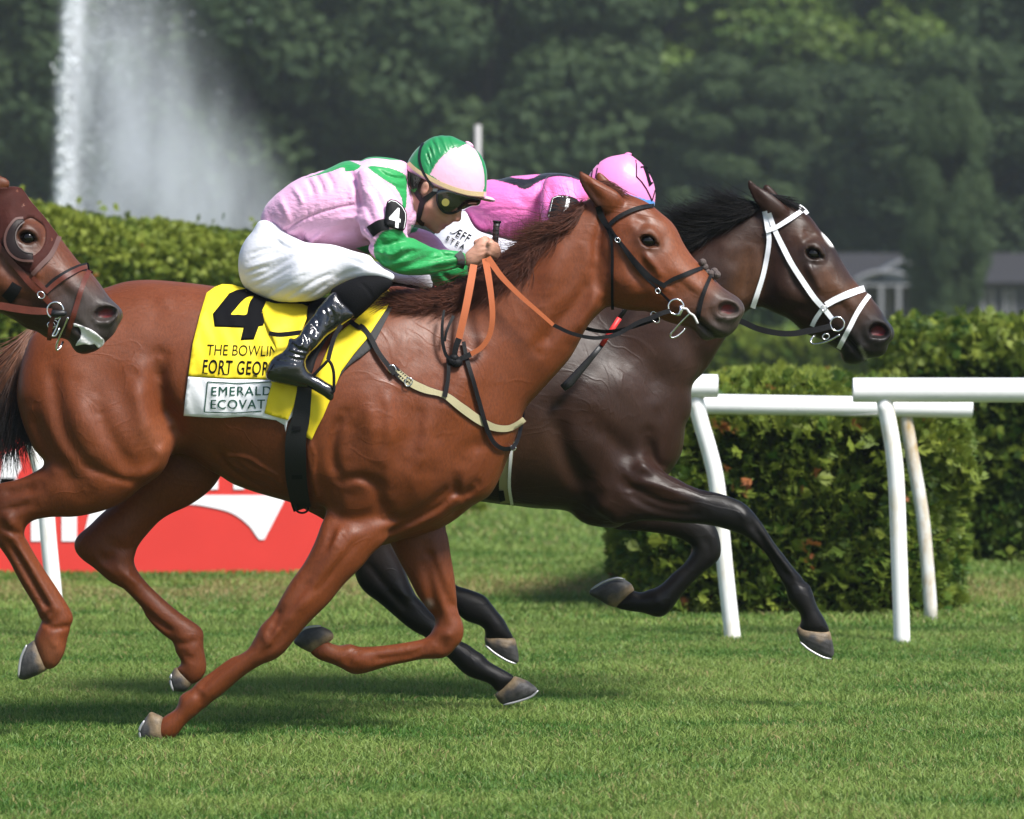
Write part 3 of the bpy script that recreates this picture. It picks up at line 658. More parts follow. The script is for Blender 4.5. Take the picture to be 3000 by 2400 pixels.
# far things: wood, fountain, house, pole
MTREE = leafmat('tree_leaf', (.028, .056, .021), (.054, .088, .030), .75, .4); MTREE2 = leafmat('sunlit_maple_leaf', (.045, .10, .014), (.12, .18, .028), .6, .3); MBARK = mat('bark', (.05, .042, .035), .9, .1, var=.4, vscale=6, bump=.03, bscale=8)
def crown_mesh(seed, hgt, rad, n, leaf, conif=False):
    g = np.random.default_rng(seed); lob = []
    for i in range(130):
        z = g.uniform(.16, .97); r = rad * (math.sin(math.pi * min(1, max(0, (z - .08) / .95)))**.6) if not conif else rad * (1.03 - z)
        a = g.uniform(0, 6.28); q = r * math.sqrt(g.uniform(.2, 1.)); lob.append((math.cos(a) * q, math.sin(a) * q, z * hgt, rad * g.uniform(.18, .32)))
    lob = np.array(lob); k = g.integers(0, len(lob), n); d = g.normal(0, 1, (n, 3)); d /= np.linalg.norm(d, axis=1)[:, None]; rr = lob[k, 3] * g.uniform(.72, 1.06, n)
    p = lob[k, :3] + d * rr[:, None] * np.array([1, 1, .95]); nr = d + g.normal(0, .5, (n, 3)); nr[:, 2] += .4; nr /= np.linalg.norm(nr, axis=1)[:, None]
    u = np.cross(nr, g.normal(0, 1, (n, 3))); u /= np.linalg.norm(u, axis=1)[:, None]; w = np.cross(nr, u); s = leaf * g.uniform(.6, 1.5, n)
    c6 = [(1, 0), (.05, .6), (-1, -.1), (.1, -.55)]
    V = np.stack([p + s[:, None] * (a * u + b * w) for a, b in c6], 1).reshape(-1, 3); F = np.arange(n)[:, None] * 4
    F = F + np.array([[0, 1, 2, 3]])
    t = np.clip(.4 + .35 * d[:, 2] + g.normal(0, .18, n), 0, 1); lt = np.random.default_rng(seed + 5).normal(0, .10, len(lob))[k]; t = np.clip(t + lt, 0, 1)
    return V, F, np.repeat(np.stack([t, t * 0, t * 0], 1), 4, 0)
def tree_proto(seed, hgt, rad, n, leaf, m, conif=False):
    v, f, c = crown_mesh(seed, hgt, rad, n, leaf, conif); cr = mk('crown', v, f, m, None, False); colour(cr, c, 'tint')
    g = np.random.default_rng(seed); b = MB(); z = np.linspace(0, hgt * .85, 9); p = np.stack([g.normal(0, .12, 9).cumsum() * .4, g.normal(0, .12, 9).cumsum() * .4, z], 1); p[0, :2] = 0
    b.tube(p, np.linspace(.034, .008, 9) * hgt * .55, 8)
    for i in range(9):
        k = g.integers(2, 7); a = g.uniform(0, 6.28); e = p[k] + np.array([math.cos(a) * rad * .7, math.sin(a) * rad * .7, hgt * g.uniform(.1, .22)]); b.tube(np.stack([p[k], (p[k] + e) / 2 + np.array([0, 0, .2]), e]), [hgt * .008, hgt * .006, hgt * .003], 6)
    return cr, b.build('trunk', MBARK, None)
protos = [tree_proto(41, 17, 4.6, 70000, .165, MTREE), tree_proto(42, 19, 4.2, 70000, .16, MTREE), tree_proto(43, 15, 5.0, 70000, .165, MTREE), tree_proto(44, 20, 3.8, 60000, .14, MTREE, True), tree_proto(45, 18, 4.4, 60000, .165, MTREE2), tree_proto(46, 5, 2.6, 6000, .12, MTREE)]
used = set()
def tree(k, x, y, s, rz, label, group=None, name='tree', wide=1.05):
    e = empty(name, label, 'tree', group); e.location = (x, y, 0); e.rotation_euler = (0, 0, rz); e.scale = (s * wide, s * wide, s)
    for o in protos[k]:
        c = o if (k, o.name) not in used and o.parent is None else o.copy()
        if c is not o: COL.objects.link(c)
        c.parent = e
    for o in protos[k]: used.add((k, o.name))
    return e
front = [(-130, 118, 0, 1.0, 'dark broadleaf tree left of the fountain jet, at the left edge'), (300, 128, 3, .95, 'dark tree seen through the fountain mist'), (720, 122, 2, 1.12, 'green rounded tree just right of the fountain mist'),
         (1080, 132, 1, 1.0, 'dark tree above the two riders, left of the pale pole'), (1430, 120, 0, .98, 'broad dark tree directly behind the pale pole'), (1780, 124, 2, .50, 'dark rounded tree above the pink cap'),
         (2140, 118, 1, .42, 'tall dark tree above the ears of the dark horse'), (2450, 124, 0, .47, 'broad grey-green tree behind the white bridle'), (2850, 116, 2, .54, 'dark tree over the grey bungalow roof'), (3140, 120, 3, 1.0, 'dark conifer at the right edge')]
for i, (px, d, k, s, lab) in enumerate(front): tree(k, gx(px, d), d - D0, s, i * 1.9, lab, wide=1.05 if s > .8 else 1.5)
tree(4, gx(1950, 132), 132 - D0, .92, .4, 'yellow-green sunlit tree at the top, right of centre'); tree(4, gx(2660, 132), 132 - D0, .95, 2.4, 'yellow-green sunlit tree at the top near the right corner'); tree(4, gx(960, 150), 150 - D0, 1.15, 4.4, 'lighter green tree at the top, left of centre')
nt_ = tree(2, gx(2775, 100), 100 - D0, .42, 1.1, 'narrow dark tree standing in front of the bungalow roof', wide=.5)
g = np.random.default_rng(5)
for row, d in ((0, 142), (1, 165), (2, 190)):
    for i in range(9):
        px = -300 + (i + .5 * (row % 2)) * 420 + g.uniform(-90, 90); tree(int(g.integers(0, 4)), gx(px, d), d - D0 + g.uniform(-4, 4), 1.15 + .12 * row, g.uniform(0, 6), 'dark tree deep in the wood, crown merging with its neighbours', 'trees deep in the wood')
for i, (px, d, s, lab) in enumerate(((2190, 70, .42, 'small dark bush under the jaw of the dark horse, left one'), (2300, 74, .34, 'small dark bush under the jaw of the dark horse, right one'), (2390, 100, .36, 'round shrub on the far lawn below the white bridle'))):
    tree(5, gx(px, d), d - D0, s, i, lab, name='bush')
# fountain
def volmat(name, dens, col, expr):
    m = bpy.data.materials.new(name); m.use_nodes = True; nt = m.node_tree; N = nt.nodes; L = nt.links; N.remove(N['Principled BSDF'])
    v = N.new('ShaderNodeVolumePrincipled'); v.inputs['Color'].default_value = (*col, 1); v.inputs['Anisotropy'].default_value = .0; L.new(v.outputs[0], N['Material Output'].inputs['Volume'])
    L.new(expr(N, L, dens), v.inputs['Density']); return m
def mth(N, L, op, a, b=None):
    n = N.new('ShaderNodeMath'); n.operation = op
    for i, q in enumerate((a, b)):
        if q is None: continue
        if isinstance(q, (int, float)): n.inputs[i].default_value = q
        else: L.new(q, n.inputs[i])
    return n.outputs[0]
DF = 58.; YF = DF - D0
def mist_expr(N, L, dens):
    g = N.new('ShaderNodeNewGeometry'); mp = N.new('ShaderNodeMapping'); mp.inputs['Rotation'].default_value = (0, R(-14), 0); mp.inputs['Scale'].default_value = (1.5, 1.0, .5); L.new(g.outputs['Position'], mp.inputs[0])
    n = N.new('ShaderNodeTexNoise'); n.inputs['Scale'].default_value = 1.3; n.inputs['Detail'].default_value = 3; n.inputs['Roughness'].default_value = .55; L.new(mp.outputs[0], n.inputs[0])
    r = N.new('ShaderNodeMapRange'); r.inputs[1].default_value = .34; r.inputs[2].default_value = .72; r.inputs[3].default_value = .10; r.inputs[4].default_value = 1.15; L.new(n.outputs[0], r.inputs[0])
    s = N.new('ShaderNodeSeparateXYZ'); L.new(g.outputs['Position'], s.inputs[0])
    xr = N.new('ShaderNodeMapRange'); xr.interpolation_type = 'SMOOTHSTEP'; xr.inputs[1].default_value = float(wx(150, YF)); xr.inputs[2].default_value = float(wx(590, YF)); xr.inputs[3].default_value = 1; xr.inputs[4].default_value = .0; L.new(mth(N, L, 'ADD', s.outputs[0], mth(N, L, 'MULTIPLY', mth(N, L, 'SUBTRACT', s.outputs[2], float(wz(-60, YF))), .55)), xr.inputs[0])
    zr = N.new('ShaderNodeMapRange'); zr.inputs[1].default_value = 1.8; zr.inputs[2].default_value = 6.0; zr.inputs[3].default_value = 1.15; zr.inputs[4].default_value = .55; L.new(s.outputs[2], zr.inputs[0])
    return mth(N, L, 'MULTIPLY', mth(N, L, 'MULTIPLY', mth(N, L, 'MULTIPLY', r.outputs[0], xr.outputs[0]), zr.outputs[0]), dens)
def jet_expr(N, L, dens):
    g = N.new('ShaderNodeNewGeometry'); mp = N.new('ShaderNodeMapping'); mp.inputs['Scale'].default_value = (1.5, 1.5, .8); L.new(g.outputs['Position'], mp.inputs[0])
    n = N.new('ShaderNodeTexNoise'); n.inputs['Scale'].default_value = 2.5; n.inputs['Detail'].default_value = 3; L.new(mp.outputs[0], n.inputs[0])
    r = N.new('ShaderNodeMapRange'); r.inputs[1].default_value = .3; r.inputs[2].default_value = .7; r.inputs[3].default_value = .0; r.inputs[4].default_value = 1.3; L.new(n.outputs[0], r.inputs[0])
    s = N.new('ShaderNodeSeparateXYZ'); L.new(g.outputs['Position'], s.inputs[0]); xa, za, xb, zb_ = float(wx(180, YF)), float(wz(1085, YF)), float(wx(222, YF)), float(wz(-110, YF)); k = (xb - xa) / (zb_ - za)
    d = mth(N, L, 'SUBTRACT', mth(N, L, 'SUBTRACT', s.outputs[0], xa), mth(N, L, 'MULTIPLY', mth(N, L, 'SUBTRACT', s.outputs[2], za), k)); d = mth(N, L, 'ADD', d, mth(N, L, 'MULTIPLY', mth(N, L, 'SUBTRACT', n.outputs[0], .5), .22))
    e = mth(N, L, 'POWER', 2.718, mth(N, L, 'MULTIPLY', mth(N, L, 'MULTIPLY', d, d), -90.)); return mth(N, L, 'MULTIPLY', mth(N, L, 'MULTIPLY', r.outputs[0], e), dens)
ft = empty('fountain', 'tall white fountain jet with mist drifting to the right, at the left', 'fountain')
S = Sculpt((90, 1060), (-120, 1110), YF - 1.7, YF + 1.7, .06, YF); S.puff(P('p 158,1085 152,600 160,330 178,180 205,-100 600,-100 680,120 780,290 890,420 970,560 1010,720 1020,900 960,1085'), .42, YF, 0); v, f = S.mesh()
mk('mist', v, f, volmat('fountain_mist', 1.15, (.86, .90, .95), mist_expr), ft)
S = Sculpt((100, 320), (-120, 1110), YF - .5, YF + .5, .03, YF); S.puff(P('p 110,1085 112,600 126,300 140,-115 310,-115 290,300 262,600 255,1085'), .6, YF - .05, 0); v, f = S.mesh()
mk('jet', v, f, volmat('fountain_jet', 7.0, (.92, .94, .97), jet_expr), ft)
gd = np.random.default_rng(77); nd = 5200; zd = gd.uniform(1.5, 6.2, nd); kd = gd.random(nd) < .62; ax = float(wx(178, YF)) + (zd - .4) * .036
xd = np.where(kd, ax + gd.normal(0, .055, nd), ax + gd.gamma(1.5, .32, nd)); zd = np.where(kd, zd, zd - .45 * (xd - ax) * gd.random(nd)); pd_ = np.stack([xd, YF + gd.normal(-.1, .25, nd), zd], 1); rd_ = np.where(kd, gd.uniform(.008, .022, nd), gd.uniform(.004, .010, nd)); tv = np.array([(1, 1, 1), (1, -1, -1), (-1, 1, -1), (-1, -1, 1)], float) * np.array([.6, .6, 1.5])
dr = mk('droplets', (pd_[:, None] + rd_[:, None, None] * tv[None]).reshape(-1, 3), (np.arange(nd)[:, None, None] * 4 + np.array([(0, 1, 2), (0, 3, 1), (0, 2, 3), (1, 3, 2)])[None]).reshape(-1, 3), mat('water_drops', (.82, .86, .9), .3, .5), ft, True); dr['kind'] = 'stuff'
b = MB(); a_ = np.arange(28) / 28 * 2 * math.pi
for r0, r1, z0, z1 in ((1.2, 1.25, 0, .3), (1.25, 1.1, .3, .32), (1.1, 1.05, .32, .12)): b.add(np.concatenate([np.stack([gx(178, DF) + r0 * np.cos(a_), YF + r0 * np.sin(a_), np.full(28, z0)], 1), np.stack([gx(178, DF) + r1 * np.cos(a_), YF + r1 * np.sin(a_), np.full(28, z1)], 1)]), [(i, (i + 1) % 28, (i + 1) % 28 + 28, i + 28) for i in range(28)])
b.build('basin', mat('basin_stone', (.3, .29, .27), .8), ft)
# pole
MB().tube(W3(np.array([(1400, 366), (1400, 700), (1400, 1080)]), 50 - D0), .036, 10).build('pale_pole', mat('pale_pole_paint', (.34, .33, .33), .6), None); tag(bpy.data.objects['pale_pole'], 'pale grey pole standing behind the green and pink helmet', 'pole')
# bungalow
DH = 108.; YH = DH - D0; ho = empty('bungalow', 'grey bungalow with arched porch and gable at the right, under the trees', 'house')
MWALL = mat('grey_siding', (.030, .033, .042), .8, var=.15, vscale=2); MROOF = mat('grey_shingle', (.016, .015, .019), .85, var=.2, vscale=3); MTRIM = mat('pale_trim', (.15, .155, .17), .7); MPANE = mat('dark_pane', (.02, .025, .03), .15); MCURT = mat('pale_blind', (.20, .21, .24), .8)
hx = lambda p: float(wx(p, YH)); hz = lambda p: float(wz(p, YH))
MB().box((hx(2470), YH, 0), (hx(3120), YH + 6, hz(828))).build('wall', MWALL, ho, False)
b = MB(); x0, x1, z0, z1 = hx(2455), hx(3140), hz(829), hz(738); b.add([(x0, YH - .4, z0), (x1, YH - .4, z0), (x1, YH + 3, z1), (x0, YH + 3, z1), (x1, YH + 6.4, z0), (x0, YH + 6.4, z0)], [(0, 1, 2, 3), (3, 2, 4, 5), (0, 3, 5), (1, 4, 2)]); rf = b.build('roof', MROOF, ho, False)
b = MB(); a0, a1, ap = hx(2490), hx(2748), hx(2632); b.add([(a0, YH - 1.4, hz(835)), (a1, YH - 1.4, hz(835)), (ap, YH - 1.4, hz(762)), (a0, YH, hz(835)), (a1, YH, hz(835)), (ap, YH + 2.2, hz(762))], [(0, 1, 2), (0, 2, 5, 3), (1, 4, 5, 2)]); b.build('gable', mat('blue_grey_gable', (.030, .042, .055), .8), ho, False)
for p, q in (((2490, 836), (2632, 762)), ((2632, 762), (2750, 836))):
    b = MB(); b.tube(np.array([(hx(p[0]), YH - 1.46, hz(p[1])), (hx(q[0]), YH - 1.46, hz(q[1]))]), .055, 6); b.build('bargeboard', MTRIM, ho, False)
b = MB(); b.tube(W3(spline(P('p 2500,824 2530,808 2565,798 2600,796 2635,801 2665,815 2692,843'), 8), YH - 1.55), .05, 6); b.build('arch', MTRIM, ho)
MB().box((hx(2500), YH - 1.6, hz(839)), (hx(2692), YH - 1.5, hz(832))).build('beam', MTRIM, ho, False)
for p in (2510, 2566, 2617, 2686): MB().box((hx(p - 6), YH - 1.6, 0), (hx(p + 6), YH - 1.49, hz(839))).build('column', MTRIM, ho, False)
for p, q in ((2578, 2606), (2792, 2826), (2872, 2912), (2938, 2972)):
    w_ = MB().box((hx(p), YH - .03, hz(930)), (hx(q), YH - .005, hz(848))).build('window', MTRIM, ho, False); MB().box((hx(p + 9), YH - .05, hz(926)), (hx(q - 9), YH - .032, hz(852))).build('pane', MPANE, w_, False); MB().box((hx(p + 3), YH - .07, hz(924)), (hx(p + 10), YH - .052, hz(854))).build('blind', MCURT, w_, False)
# ------------------------------------------------------------------ horses
def strands(name, guides, n, rad, m, parent, jit=10, seed=1, dj=.012, ends=(1., .25), wild=1.0, segs=9):
    """hair: guides = list of (picture points, depths) from root to tip; n locks are spread between neighbouring guides"""
    g = np.random.default_rng(seed); G = []
    for p, d in guides:
        q = spline(np.column_stack([np.asarray(p, float), np.broadcast_to(np.asarray(d, float), (len(p),)) * 890]), 6)
        s = np.concatenate([[0], np.cumsum(np.linalg.norm(np.diff(q, axis=0), axis=1))]); s /= s[-1]
        t = np.linspace(0, 1, segs + 1); G.append(np.stack([np.interp(t, s, q[:, k]) for k in range(3)], 1))
    G = np.array(G); V = []; F = []; base = 0
    t = np.linspace(0, 1, segs + 1)[:, None]
    clump = [g.normal(0, 1, 3) for _ in range(max(4, n // 14))]
    for i in range(n):
        u = g.random() * (len(G) - 1); k = min(int(u), len(G) - 2); w = u - k
        c = G[k] * (1 - w) + G[k + 1] * w
        off = g.normal(0, 1, 3) * np.array([jit, jit, dj * 890]); off2 = clump[int(u / (len(G) - 1) * (len(clump) - 1))] * np.array([jit, jit, dj * 890]) * 1.3 * wild
        wave = np.sin(t * g.uniform(3, 7) + g.uniform(0, 6)) * g.normal(0, jit * .35 * wild) * t
        L = g.uniform(.62, 1.08); cc = c[0] + (c - c[0]) * L
        cc = cc + off * (.25 + .75 * t) + off2 * t**1.5 + wave * np.array([-.4, 1, 0])
        q = W3(cc[:, :2], cc[:, 2] / 890)
        r = rad * g.uniform(.6, 1.3) * np.interp(t[:, 0], [0, .5, 1], [ends[0], .8, ends[1]])
        tg = np.gradient(q, axis=0); tg /= np.linalg.norm(tg, axis=1)[:, None] + 1e-9
        a = np.cross(tg, (0, 1, 0)); a /= np.linalg.norm(a, axis=1)[:, None] + 1e-9; b = np.cross(a, tg)
        ring_ = np.stack([q + r[:, None] * (math.cos(x) * a + math.sin(x) * b) for x in (0.5, 2.6, 4.7)], 1).reshape(-1, 3)
        V.append(ring_)
        i0 = np.arange(segs)[:, None] * 3; j = np.arange(3)[None]
        F.append((base + np.stack([i0 + j, i0 + (j + 1) % 3, i0 + 3 + (j + 1) % 3, i0 + 3 + j], 2)).reshape(-1, 4)); base += len(ring_)
    return mk(name, np.concatenate(V), np.concatenate(F), m, parent, True)

def paint(v, base, dabs):
    """coat colours: dabs = (picture points, radius px, colour, strength, ymin, ymax)"""
    c = np.tile(np.array(base, float), (len(v), 1)); s = sc(v[:, 1])
    px, py = 1500 + v[:, 0] * s, HY + (CAMH - v[:, 2]) * s
    for pts, r, col, k, *lim in dabs:
        pts = np.asarray(pts, float); q = spline(pts, 25) if len(pts) > 2 else pts
        lo, hi = q.min(0) - 2.5 * r, q.max(0) + 2.5 * r
        w = (px > lo[0]) & (px < hi[0]) & (py > lo[1]) & (py < hi[1])
        if lim: w &= (v[:, 1] > lim[0]) & (v[:, 1] < lim[1])
        if not w.any(): continue
        d = np.hypot(px[w] - q[0, 0], py[w] - q[0, 1]) if len(q) == 1 else seg_dist(px[w], py[w], q, False)[0]
        a = (k * np.exp(-(d / r)**4))[:, None] if r < 0 else (k * np.clip(1.35 - d / abs(r) * .9, 0, 1))[:, None]
        c[w] = c[w] * (1 - a) + np.array(col) * a
    return c

def hoof(parent, outline, y, coronet, shoe, m, seed=0):
    """hoof capsule with a light coronet band and a bright shoe rim"""
    p = np.asarray(outline, float); lo, hi = p.min(0) - 30, p.max(0) + 30
    S = Sculpt((lo[0], hi[0]), (lo[1], hi[1]), y - .1, y + .1, .0042, y)
    S.puff(p, .72, y, 0, smooth=False)
    for t in (.3, .55, .75):   # growth rings
        a = np.asarray(coronet, float); b = np.asarray(shoe, float)
        if np.linalg.norm(a[0] - b[0]) + np.linalg.norm(a[-1] - b[-1]) > np.linalg.norm(a[0] - b[-1]) + np.linalg.norm(a[-1] - b[0]): b = b[::-1]
        S.stroke([a[0] * (1 - t) + b[0] * t, a[-1] * (1 - t) + b[-1] * t], 4, .0012, y, y)
    v, f = S.mesh(); o = mk('hoof', v, f, m, parent)
    s = sc(v[:, 1]); px, py = 1500 + v[:, 0] * s, HY + (CAMH - v[:, 2]) * s
    d, _ = seg_dist(px, py, np.asarray(coronet, float), False); g = np.random.default_rng(seed)
    n = .5 + .5 * np.sin(px * .11 + py * .07 + seed) * np.sin(py * .09 - px * .05)
    w = np.clip(1.25 - d / (16 + 22 * n), 0, 1)[:, None]
    c = np.array((.042, .040, .040)) * (1 - w) + np.array((.165, .118, .068)) * w
    d2, _ = seg_dist(px, py, np.asarray(shoe, float), False); w2 = np.clip(1.4 - d2 / 16, 0, 1)[:, None] * .5
    c = c * (1 - w2) + np.array((.09, .09, .09)) * w2
    colour(o, c)
    q = spline(np.asarray(shoe, float), 8) if len(shoe) > 2 else np.stack([np.asarray(shoe[0], float) * (1 - t) + np.asarray(shoe[1], float) * t for t in np.linspace(0, 1, 12)])
    r = .0042 * np.interp(np.linspace(0, 1, len(q)), [0, .15, .85, 1], [.5, 1, 1, .5]); b = MB()
    for e in (-.028, 0, .028): b.tube(W3(q, y + e), r, 8, up=(0, 0, 1))
    b.build('shoe', MSHOE, o)
    return o

def eye(parent, c, r, hm, depth=.006):
    y = hm; b = MB(); b.ball((float(wx(c[0], y)), y + r - .010, float(wz(c[1], y))), (r * 1.1, r, r * .92), 24, 16)
    return b.build('eye', MEYE, parent)

MEYE = mat('horse_eye', (.003, .002, .0015), .10, .35)
MSHOE = mat('aluminium_shoe', (.42, .42, .43), .45, .5, metal=.6)
MHOOF = mat('hoof_horn', attr='coat', rough=.5, spec=.3, var=.5, vscale=40, bump=.0012, bscale=220)
def coatmat(name, rough, sheen, var, spec=.28):
    m = mat(name, attr='coat', rough=rough, spec=spec, var=var, vscale=7, bump=.0005, bscale=260, sheen=sheen, detail=6)
    N = m.node_tree.nodes; L = m.node_tree.links; b = N['Principled BSDF']
    n = N.new('ShaderNodeTexNoise'); n.inputs['Scale'].default_value = 9; n.inputs['Detail'].default_value = 6
    r = N.new('ShaderNodeMapRange'); r.inputs[1].default_value = .3; r.inputs[2].default_value = .7; r.inputs[3].default_value = rough - .14; r.inputs[4].default_value = rough + .14
    L.new(n.outputs[0], r.inputs[0]); L.new(r.outputs[0], b.inputs['Roughness'])
    # short hair: fine streaks that break up the colour
    mp = N.new('ShaderNodeMapping'); mp.inputs['Scale'].default_value = (1.6, 1, .7); mp.inputs['Rotation'].default_value = (0, .5, 0); gg = [q for q in N if q.type == 'NEW_GEOMETRY'][0]; L.new(gg.outputs['Position'], mp.inputs[0])
    hn = N.new('ShaderNodeTexNoise'); hn.inputs['Scale'].default_value = 110; hn.inputs['Detail'].default_value = 3; L.new(mp.outputs[0], hn.inputs[0]); hr = N.new('ShaderNodeMapRange'); hr.inputs[1].default_value = .3; hr.inputs[2].default_value = .7; hr.inputs[3].default_value = .84; hr.inputs[4].default_value = 1.18; L.new(hn.outputs[0], hr.inputs[0])
    src = b.inputs['Base Color'].links[0].from_socket; hm = N.new('ShaderNodeVectorMath'); hm.operation = 'SCALE'; L.new(src, hm.inputs[0]); L.new(hr.outputs[0], hm.inputs['Scale']); L.new(hm.outputs[0], b.inputs['Base Color'])
    # skin over muscle and veins: two soft relief layers under the hair
    old = [q for q in N if q.type == 'BUMP'][0]; w = N.new('ShaderNodeTexNoise'); w.inputs['Scale'].default_value = 13; w.inputs['Detail'].default_value = 6; w.inputs['Roughness'].default_value = .62; w.inputs['Distortion'].default_value = .6
    b2 = N.new('ShaderNodeBump'); b2.inputs['Distance'].default_value = .0034; b2.inputs['Strength'].default_value = .8; L.new(w.outputs[0], b2.inputs['Height'])
    w2 = N.new('ShaderNodeTexNoise'); w2.inputs['Scale'].default_value = 7; w2.inputs['Detail'].default_value = 2; w2.inputs['Distortion'].default_value = 1.2; a = N.new('ShaderNodeMath'); a.operation = 'SUBTRACT'; a.inputs[1].default_value = .5; L.new(w2.outputs[0], a.inputs[0])
    a2 = N.new('ShaderNodeMath'); a2.operation = 'ABSOLUTE'; L.new(a.outputs[0], a2.inputs[0]); a3 = N.new('ShaderNodeMapRange'); a3.inputs[1].default_value = .0; a3.inputs[2].default_value = .035; a3.inputs[3].default_value = 1; a3.inputs[4].default_value = 0; L.new(a2.outputs[0], a3.inputs[0])
    b3 = N.new('ShaderNodeBump'); b3.inputs['Distance'].default_value = .0009; b3.inputs['Strength'].default_value = .6; L.new(a3.outputs[0], b3.inputs['Height']); L.new(b2.outputs[0], b3.inputs['Normal']); L.new(b3.outputs[0], old.inputs['Normal'])
    return m
MCHEST = coatmat('chestnut_coat', .48, .0, .12)
MDARK = coatmat('dark_bay_coat', .44, .0, .2, .2)
MBAY = coatmat('bay_coat', .46, .0, .12)
MMANE1 = mat('chestnut_mane_hair', (.085, .024, .011), .55, .3, var=.6, vscale=38)
MMANE2 = mat('black_mane_hair', (.005, .004, .004), .55, .2, var=.4, vscale=45)
MTAIL = mat('chestnut_tail_hair', attr='coat', rough=.45, spec=.5, var=.3, vscale=40)

# outlines ---------------------------------------------------------
TRUNK = P('p 94,977 150,915 220,870 308,844 365,826 433,820 522,826 629,839 720,856 830,876 950,884 1060,872 1165,846 1300,900 1440,1050 1508,1216 1500,1260 1482,1330 1458,1400 1429,1453 1380,1485 1335,1522 1281,1552 1193,1577 1100,1600 1020,1575 940,1518 907,1500 860,1475 782,1452 730,1436 678,1416 647,1395 600,1370 540,1330 480,1330 400,1380 300,1390 180,1372 104,1322 78,1270 60,1217 50,1165 52,1113 68,1045')
NECK = P('B 60,930 240,915 420,865 600,775 750,675 880,585 1000,495 1120,415 1230,370 1330,420 p 1850,760 1840,870 1784,895 1758,915 1733,941 1712,971 1697,1002 1671,1048 1641,1084 1606,1122 1566,1166 1522,1214 1470,1330 1400,1420 1250,1380 1150,1200 1090,1020')
HEAD1 = P('B 1230,372 1300,335 1430,330 1500,350 1580,390 1640,440 1700,490 1735,540 1762,600 1820,690 1870,740 1930,800 1980,856 2040,898 2090,930 2115,965 2125,1000 2110,1032 2090,1060 2085,1090 2060,1120 2030,1145 2000,1163 1960,1160 1900,1172 1868,1165 1848,1135 1825,1108 1770,1090 1700,1072 1640,1050 1590,1015 1540,1000 1480,1000 1400,985 1345,955 1290,880 1255,780 1235,650 1225,500')
EAR1 = P('B 1160,183 1163,240 1190,300 1235,365 1290,430 1345,445 1395,415 1425,370 1405,330 1340,290 1270,250 1210,215')
EAR1F = P('B 1272,190 1262,235 1275,290 1330,360 1430,350 1440,330 1380,285 1330,238')
HN1 = P('G 890,540 905,700 930,800 950,925 945,1000 920,1090 880,1140 800,1200 720,1270 660,1305 610,1325 500,1355 400,1370 300,1370 200,1385 150,1415 132,1450 H 160,370 220,480 290,590 350,680 400,760 432,815 440,860 425,905 405,960 390,1030 370,1080 325,1145 262,1152 213,1040 204,965 226,915 246,870 235,830 200,760 150,680 100,590 60,510 0,420 p -40,1560 -62,1500 -50,1440 G 0,1180 80,1165 170,1130 250,1068 200,1000 150,900 115,800 95,700 100,600 130,470 200,330 400,250 650,300 800,400')
HF1 = P('G 1240,1140 1200,1200 1130,1262 1050,1312 960,1352 900,1390 850,1440 800,1500 765,1560 752,1610 H 800,480 815,540 870,620 950,700 1040,780 1120,840 1180,880 1215,910 1226,950 1222,1010 1235,1080 1240,1160 1190,1230 1130,1245 1078,1185 1045,1150 1095,1122 1085,1090 1058,1060 1048,1010 1035,985 1000,960 930,900 860,820 790,740 720,670 640,610 560,540 490,490 450,440 444,390 G 440,1470 500,1420 560,1360 640,1290 720,1200 800,1080 900,930 1050,860 1200,900 1290,1040')
FN1 = P('I 500,200 490,320 475,420 430,530 380,620 320,700 260,800 210,890 170,940 130,980 110,1020 H 1545,940 1500,1010 1440,1050 1360,1100 1280,1160 1200,1220 1150,1262 1120,1290 1075,1315 1072,1360 1055,1395 1005,1425 965,1455 930,1500 925,1560 1000,1590 1040,1575 1080,1530 1120,1480 1180,1430 1230,1390 1280,1345 1320,1318 1400,1250 1470,1190 1530,1150 1580,1120 1640,1100 1700,1060 1760,990 I 400,980 470,910 540,840 620,740 690,670 740,620 790,555 850,500 900,420 920,250 850,100 650,80')
FF1 = P('I 880,440 905,500 950,590 1010,700 1060,800 1110,870 1150,930 1165,970 1150,1005 1130,1040 1100,1060 1000,1080 900,1095 800,1105 705,1106 672,1090 640,1090 600,1102 562,1092 500,1066 450,1095 412,1132 478,1185 540,1205 600,1230 650,1260 690,1275 730,1270 800,1250 900,1220 1000,1200 1100,1180 1200,1180 1260,1150 1290,1110 1322,1080 1333,1040 1336,990 1320,930 1300,850 1290,770 1280,680 1260,560 1245,460 1228,405 1180,330 1050,300 930,340')
